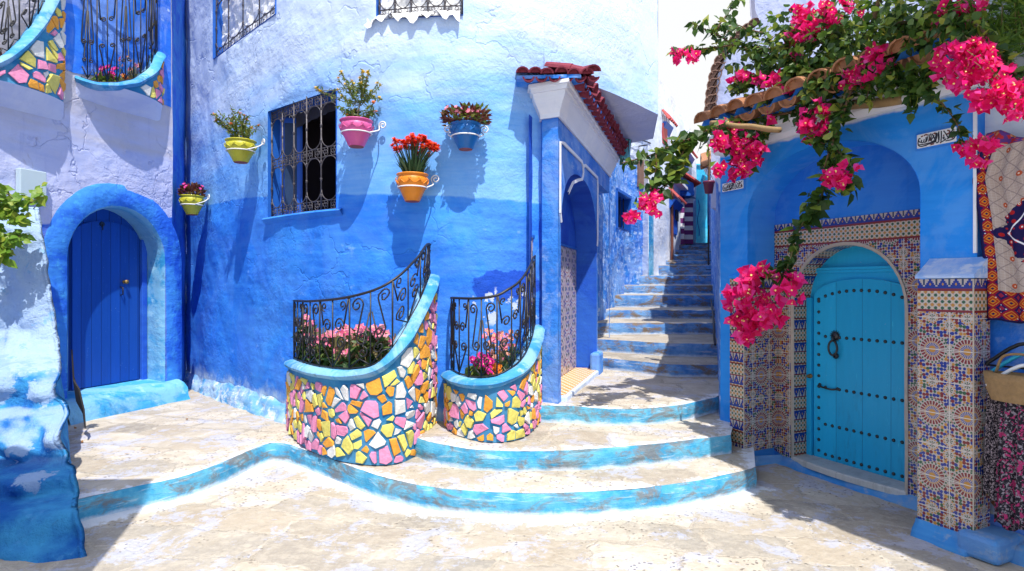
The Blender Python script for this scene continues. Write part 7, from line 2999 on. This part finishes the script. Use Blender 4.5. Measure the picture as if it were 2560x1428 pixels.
def blossom(px, py, rx, ry, D, n, R=.043, dd=.08):
    """clump of n flowers filling an oval seen at (px,py)."""
    R *= ND_(px, D) / D * .84
    n = int(n * 1.9)
    for _ in range(n):
        while True:
            a, b, c = rr.uniform(-1, 1), rr.uniform(-1, 1), rr.uniform(-1, 1)
            if a * a + b * b < 1:
                break
        if fnoise((px + a * rx, py + b * ry, 3), .035, 2) < -.12:
            continue
        k_ = rr.uniform(.85, 1.18)
        p = W(px + a * rx * k_, py + b * ry * k_, ND_(px + a * rx, D) + c * dd)
        d = Vector((a * .7, -.8, -b * .6)) + rand_dir(rr) * .6
        bract_flower(fl, p, d, R * rr.uniform(.8, 1.15), rr)
        if rr.random() < .3:
            br.tube([p, p + Vector((rr.uniform(-.03, .03), .03, .05))], .0018, 3, 1, cap=False)

# woody stems
twig([(2210, -40), (2180, 60), (2150, 160), (2120, 250), (2090, 330), (2060, 420)], 3.7, 3.15, .016, 6)
twig([(2150, 170), (2105, 260), (2080, 350), (2065, 440), (2050, 500), (2020, 540), (1990, 590), (1975, 650), (1955, 700)], 3.4, 2.95, .010, 4, .05, .078, 1)
twig([(2080, 360), (2110, 400), (2120, 440), (2125, 480)], 3.1, 3.05, .006, 5)
twig([(2090, 210), (2020, 170), (1960, 130), (1900, 120), (1850, 112), (1790, 118), (1740, 124), (1678, 129)], 3.8, 3.3, .011, 5, .05)
twig([(1830, 112), (1800, 90), (1765, 75), (1725, 55)], 3.5, 3.35, .006, 3, .04, .05)
twig([(1790, 90), (1800, 60), (1830, 20), (1850, -10)], 3.5, 3.4, .006, 3, .04)
twig([(1860, 118), (1900, 150), (1930, 165), (1980, 190), (2040, 210)], 3.5, 3.7, .007, 4)
twig([(2060, 200), (1990, 195), (1930, 190), (1880, 205), (1830, 225)], 3.6, 3.3, .006, 6)
twig([(2120, 250), (2060, 270), (1990, 280), (1920, 290), (1850, 300), (1780, 320), (1730, 345), (1680, 365), (1620, 390), (1555, 408)], 3.6, 3.3, .010, 4, .055, .066)
twig([(1720, 350), (1700, 400), (1690, 430), (1660, 470), (1640, 490)], 3.3, 3.2, .006, 7, .05, .065)
twig([(1640, 385), (1640, 420), (1630, 460), (1600, 520)], 3.2, 3.1, .005, 4)
twig([(1790, 330), (1830, 370), (1850, 395), (1880, 420)], 3.3, 3.3, .005, 6)
twig([(1925, 290), (1900, 340), (1880, 370)], 3.4, 3.3, .005, 7)
twig([(2010, 260), (2010, 300), (2030, 340), (2060, 360)], 3.4, 3.2, .006, 8)
twig([(2200, 215), (2260, 215), (2310, 230), (2350, 255), (2380, 290), (2400, 330), (2395, 365)], 3.4, 3.1, .006, 3, .03, .05)
twig([(2240, 60), (2300, 50), (2380, 40), (2450, 70), (2510, 150), (2560, 210)], 3.4, 2.7, .012, 8)
twig([(2330, 40), (2360, 20), (2400, 60), (2420, 120)], 3.2, 2.9, .007, 8)
for k in range(16):
    x0 = rr.uniform(1960, 2330)
    y0 = rr.uniform(140, 205)
    ln = rr.uniform(40, 110)
    twig([(x0, y0), (x0 + rr.uniform(-20, 10), y0 + ln * .5), (x0 + rr.uniform(-40, 15), y0 + ln)], 3.4, 3.25, .004, 4, .04, .055)
for k in range(10):
    x0 = rr.uniform(1880, 2100)
    y0 = rr.uniform(60, 220)
    twig([(x0, y0), (x0 - rr.uniform(30, 60), y0 + rr.uniform(-40, 20)), (x0 - rr.uniform(80, 130), y0 + rr.uniform(-50, 50))], 3.5, 3.4, .004, 3, .04, .05)
# crown
leaf_mass(2000, 110, 130, 100, 3.8, .35, 620)
leaf_mass(2120, 130, 130, 105, 3.7, .35, 800)
leaf_mass(2190, 50, 160, 90, 3.8, .4, 900)
leaf_mass(2330, 60, 120, 75, 3.4, .3, 520)
leaf_mass(2050, 190, 110, 50, 3.6, .25, 280)
leaf_mass(1930, 235, 90, 50, 3.6, .2, 120)
leaf_mass(1880, 150, 70, 50, 3.5, .15, 90)
leaf_mass(2180, 165, 80, 40, 3.55, .2, 190)
leaf_mass(1860, 325, 60, 30, 3.35, .12, 70)
leaf_mass(2230, 205, 60, 22, 3.4, .1, 60)
leaf_mass(2400, 120, 60, 40, 3.1, .15, 110)
leaf_mass(1740, 345, 50, 25, 3.3, .1, 22, .07)
leaf_mass(1665, 385, 50, 22, 3.25, .1, 14, .07)
leaf_mass(2095, 420, 30, 60, 3.1, .08, 45, .07)
leaf_mass(2035, 500, 30, 40, 3.0, .06, 30, .07)
# blossom
for a in ((1712, 140, 34, 16, 3.3, 20, .034), (1990, 105, 26, 38, 3.55, 34), (2040, 45, 60, 36, 3.55, 60), (2110, 30, 50, 30, 3.5, 36), (2010, 75, 40, 30, 3.55, 30),
          (1905, 200, 14, 10, 3.3, 4), (1865, 190, 18, 10, 3.3, 5), (1932, 200, 16, 22, 3.4, 9), (1965, 222, 14, 18, 3.4, 7), (1830, 205, 12, 8, 3.3, 3), (1835, 232, 8, 8, 3.3, 2),
          (2190, 150, 34, 34, 3.3, 28), (2155, 180, 26, 30, 3.3, 22), (2115, 205, 22, 22, 3.3, 14), (2040, 295, 30, 40, 3.2, 34), (2030, 320, 34, 26, 3.2, 22),
          (1820, 345, 40, 32, 3.15, 44), (1850, 365, 50, 26, 3.15, 40), (1825, 425, 36, 22, 3.1, 26), (1905, 360, 14, 18, 3.15, 6), (1870, 395, 30, 20, 3.1, 14), (1915, 292, 14, 12, 3.2, 5),
          (2390, 25, 40, 26, 3.2, 34), (2410, 45, 34, 22, 3.15, 24), (2350, 35, 20, 14, 3.2, 8), (2450, 10, 20, 14, 3.2, 6),
          (2400, 155, 60, 40, 2.75, 50), (2450, 180, 64, 44, 2.7, 60), (2470, 230, 56, 40, 2.65, 50), (2520, 260, 50, 36, 2.6, 46), (2555, 230, 30, 40, 2.6, 30), (2380, 185, 40, 40, 2.75, 26), (2420, 120, 50, 20, 2.75, 24), (2440, 130, 40, 24, 2.75, 24), (2500, 205, 40, 30, 2.65, 22),
          (2455, 375, 38, 26, 2.9, 30), (2440, 385, 26, 22, 2.9, 16), (2405, 372, 16, 10, 2.95, 5), (2455, 405, 18, 14, 2.9, 7),
          (2085, 445, 34, 22, 2.95, 14), (2120, 430, 18, 18, 2.95, 7), (2095, 465, 20, 10, 2.95, 5), (2148, 408, 6, 8, 3.0, 1),
          (1625, 500, 22, 26, 3.05, 24, .038), (1635, 520, 18, 22, 3.05, 16, .038), (1580, 545, 16, 12, 3.05, 8, .036),
          (1890, 690, 34, 30, 2.75, 22, .046), (1855, 725, 34, 26, 2.75, 20, .046), (1900, 740, 44, 34, 2.7, 34, .046), (1870, 790, 50, 36, 2.7, 44, .046), (1860, 825, 36, 22, 2.7, 22, .046), (1935, 800, 20, 20, 2.75, 9, .046),
          (1985, 725, 22, 34, 2.8, 14, .044), (1960, 700, 14, 12, 2.85, 4, .042), (1840, 760, 22, 20, 2.72, 9, .046)):
    blossom(*a)
twig([(1958, 700), (1930, 690), (1905, 680), (1890, 700)], 2.9, 2.75, .005, 3)
br.build("branches", [MAT["bark"], MAT["bark_green"]], bg, smooth=True)
lv.build("leaves", MAT["leaf_boug"], bg, fix=False)
fl.build("blossoms", [MAT["petal_magenta"], MAT["stigma"]], bg, fix=False)

# narrow-leaved shrub in the upper right corner
sh = thing("narrow_leaved_shrub", "light green narrow leaved shrub behind the blossom in the upper right corner", "shrub", tuple(W(2500, 60, 3.6) - Vector((0, 0, .3))))
lf, st = MB(), MB()
for k in range(46):
    c = W(rr.uniform(2420, 2640), rr.uniform(60, 190), rr.uniform(3.3, 3.9))
    tip = c + Vector((rr.uniform(-.12, .12), rr.uniform(-.1, .1), rr.uniform(.12, .30)))
    pts = smooth_line([c, c.lerp(tip, .5) + rand_dir(rr) * .02, tip], 5)
    lf.tube(pts, .003, 4, 1)
    for p in pts:
        for _ in range(6):
            add_leaf(lf, p, rand_dir(rr, .1), rand_dir(rr, 1), rr.uniform(.07, .13), rr.uniform(.010, .016), 0, rr.uniform(.1, .5), False)
lf.build("leaves", [MAT["leaf_bamboo"], MAT["bark_green"]], sh, fix=False)

# dry leaf bits lying on the platform before the blue door
rr = random.Random(61)
for px, py in ((228, 1052), (322, 1137), (352, 1125), (205, 1110), (466, 1052), (300, 1010), (190, 1075)):
    p = G(px, py, Z1) + Vector((0, 0, .012))
    mb = MB()
    a = rr.uniform(0, 6.28)
    add_leaf(mb, p, Vector((math.cos(a), math.sin(a), .12)), Vector((rr.uniform(-.2, .2), rr.uniform(-.2, .2), 1)), rr.uniform(.035, .055), .022, 0, rr.uniform(-.3, .3))
    o = mb.build("fallen_leaf", MAT["dry_leaf"])
    tag(o, "dry brown leaf lying on the pale paving before the blue door", "leaf", "dry leaves on the paving")
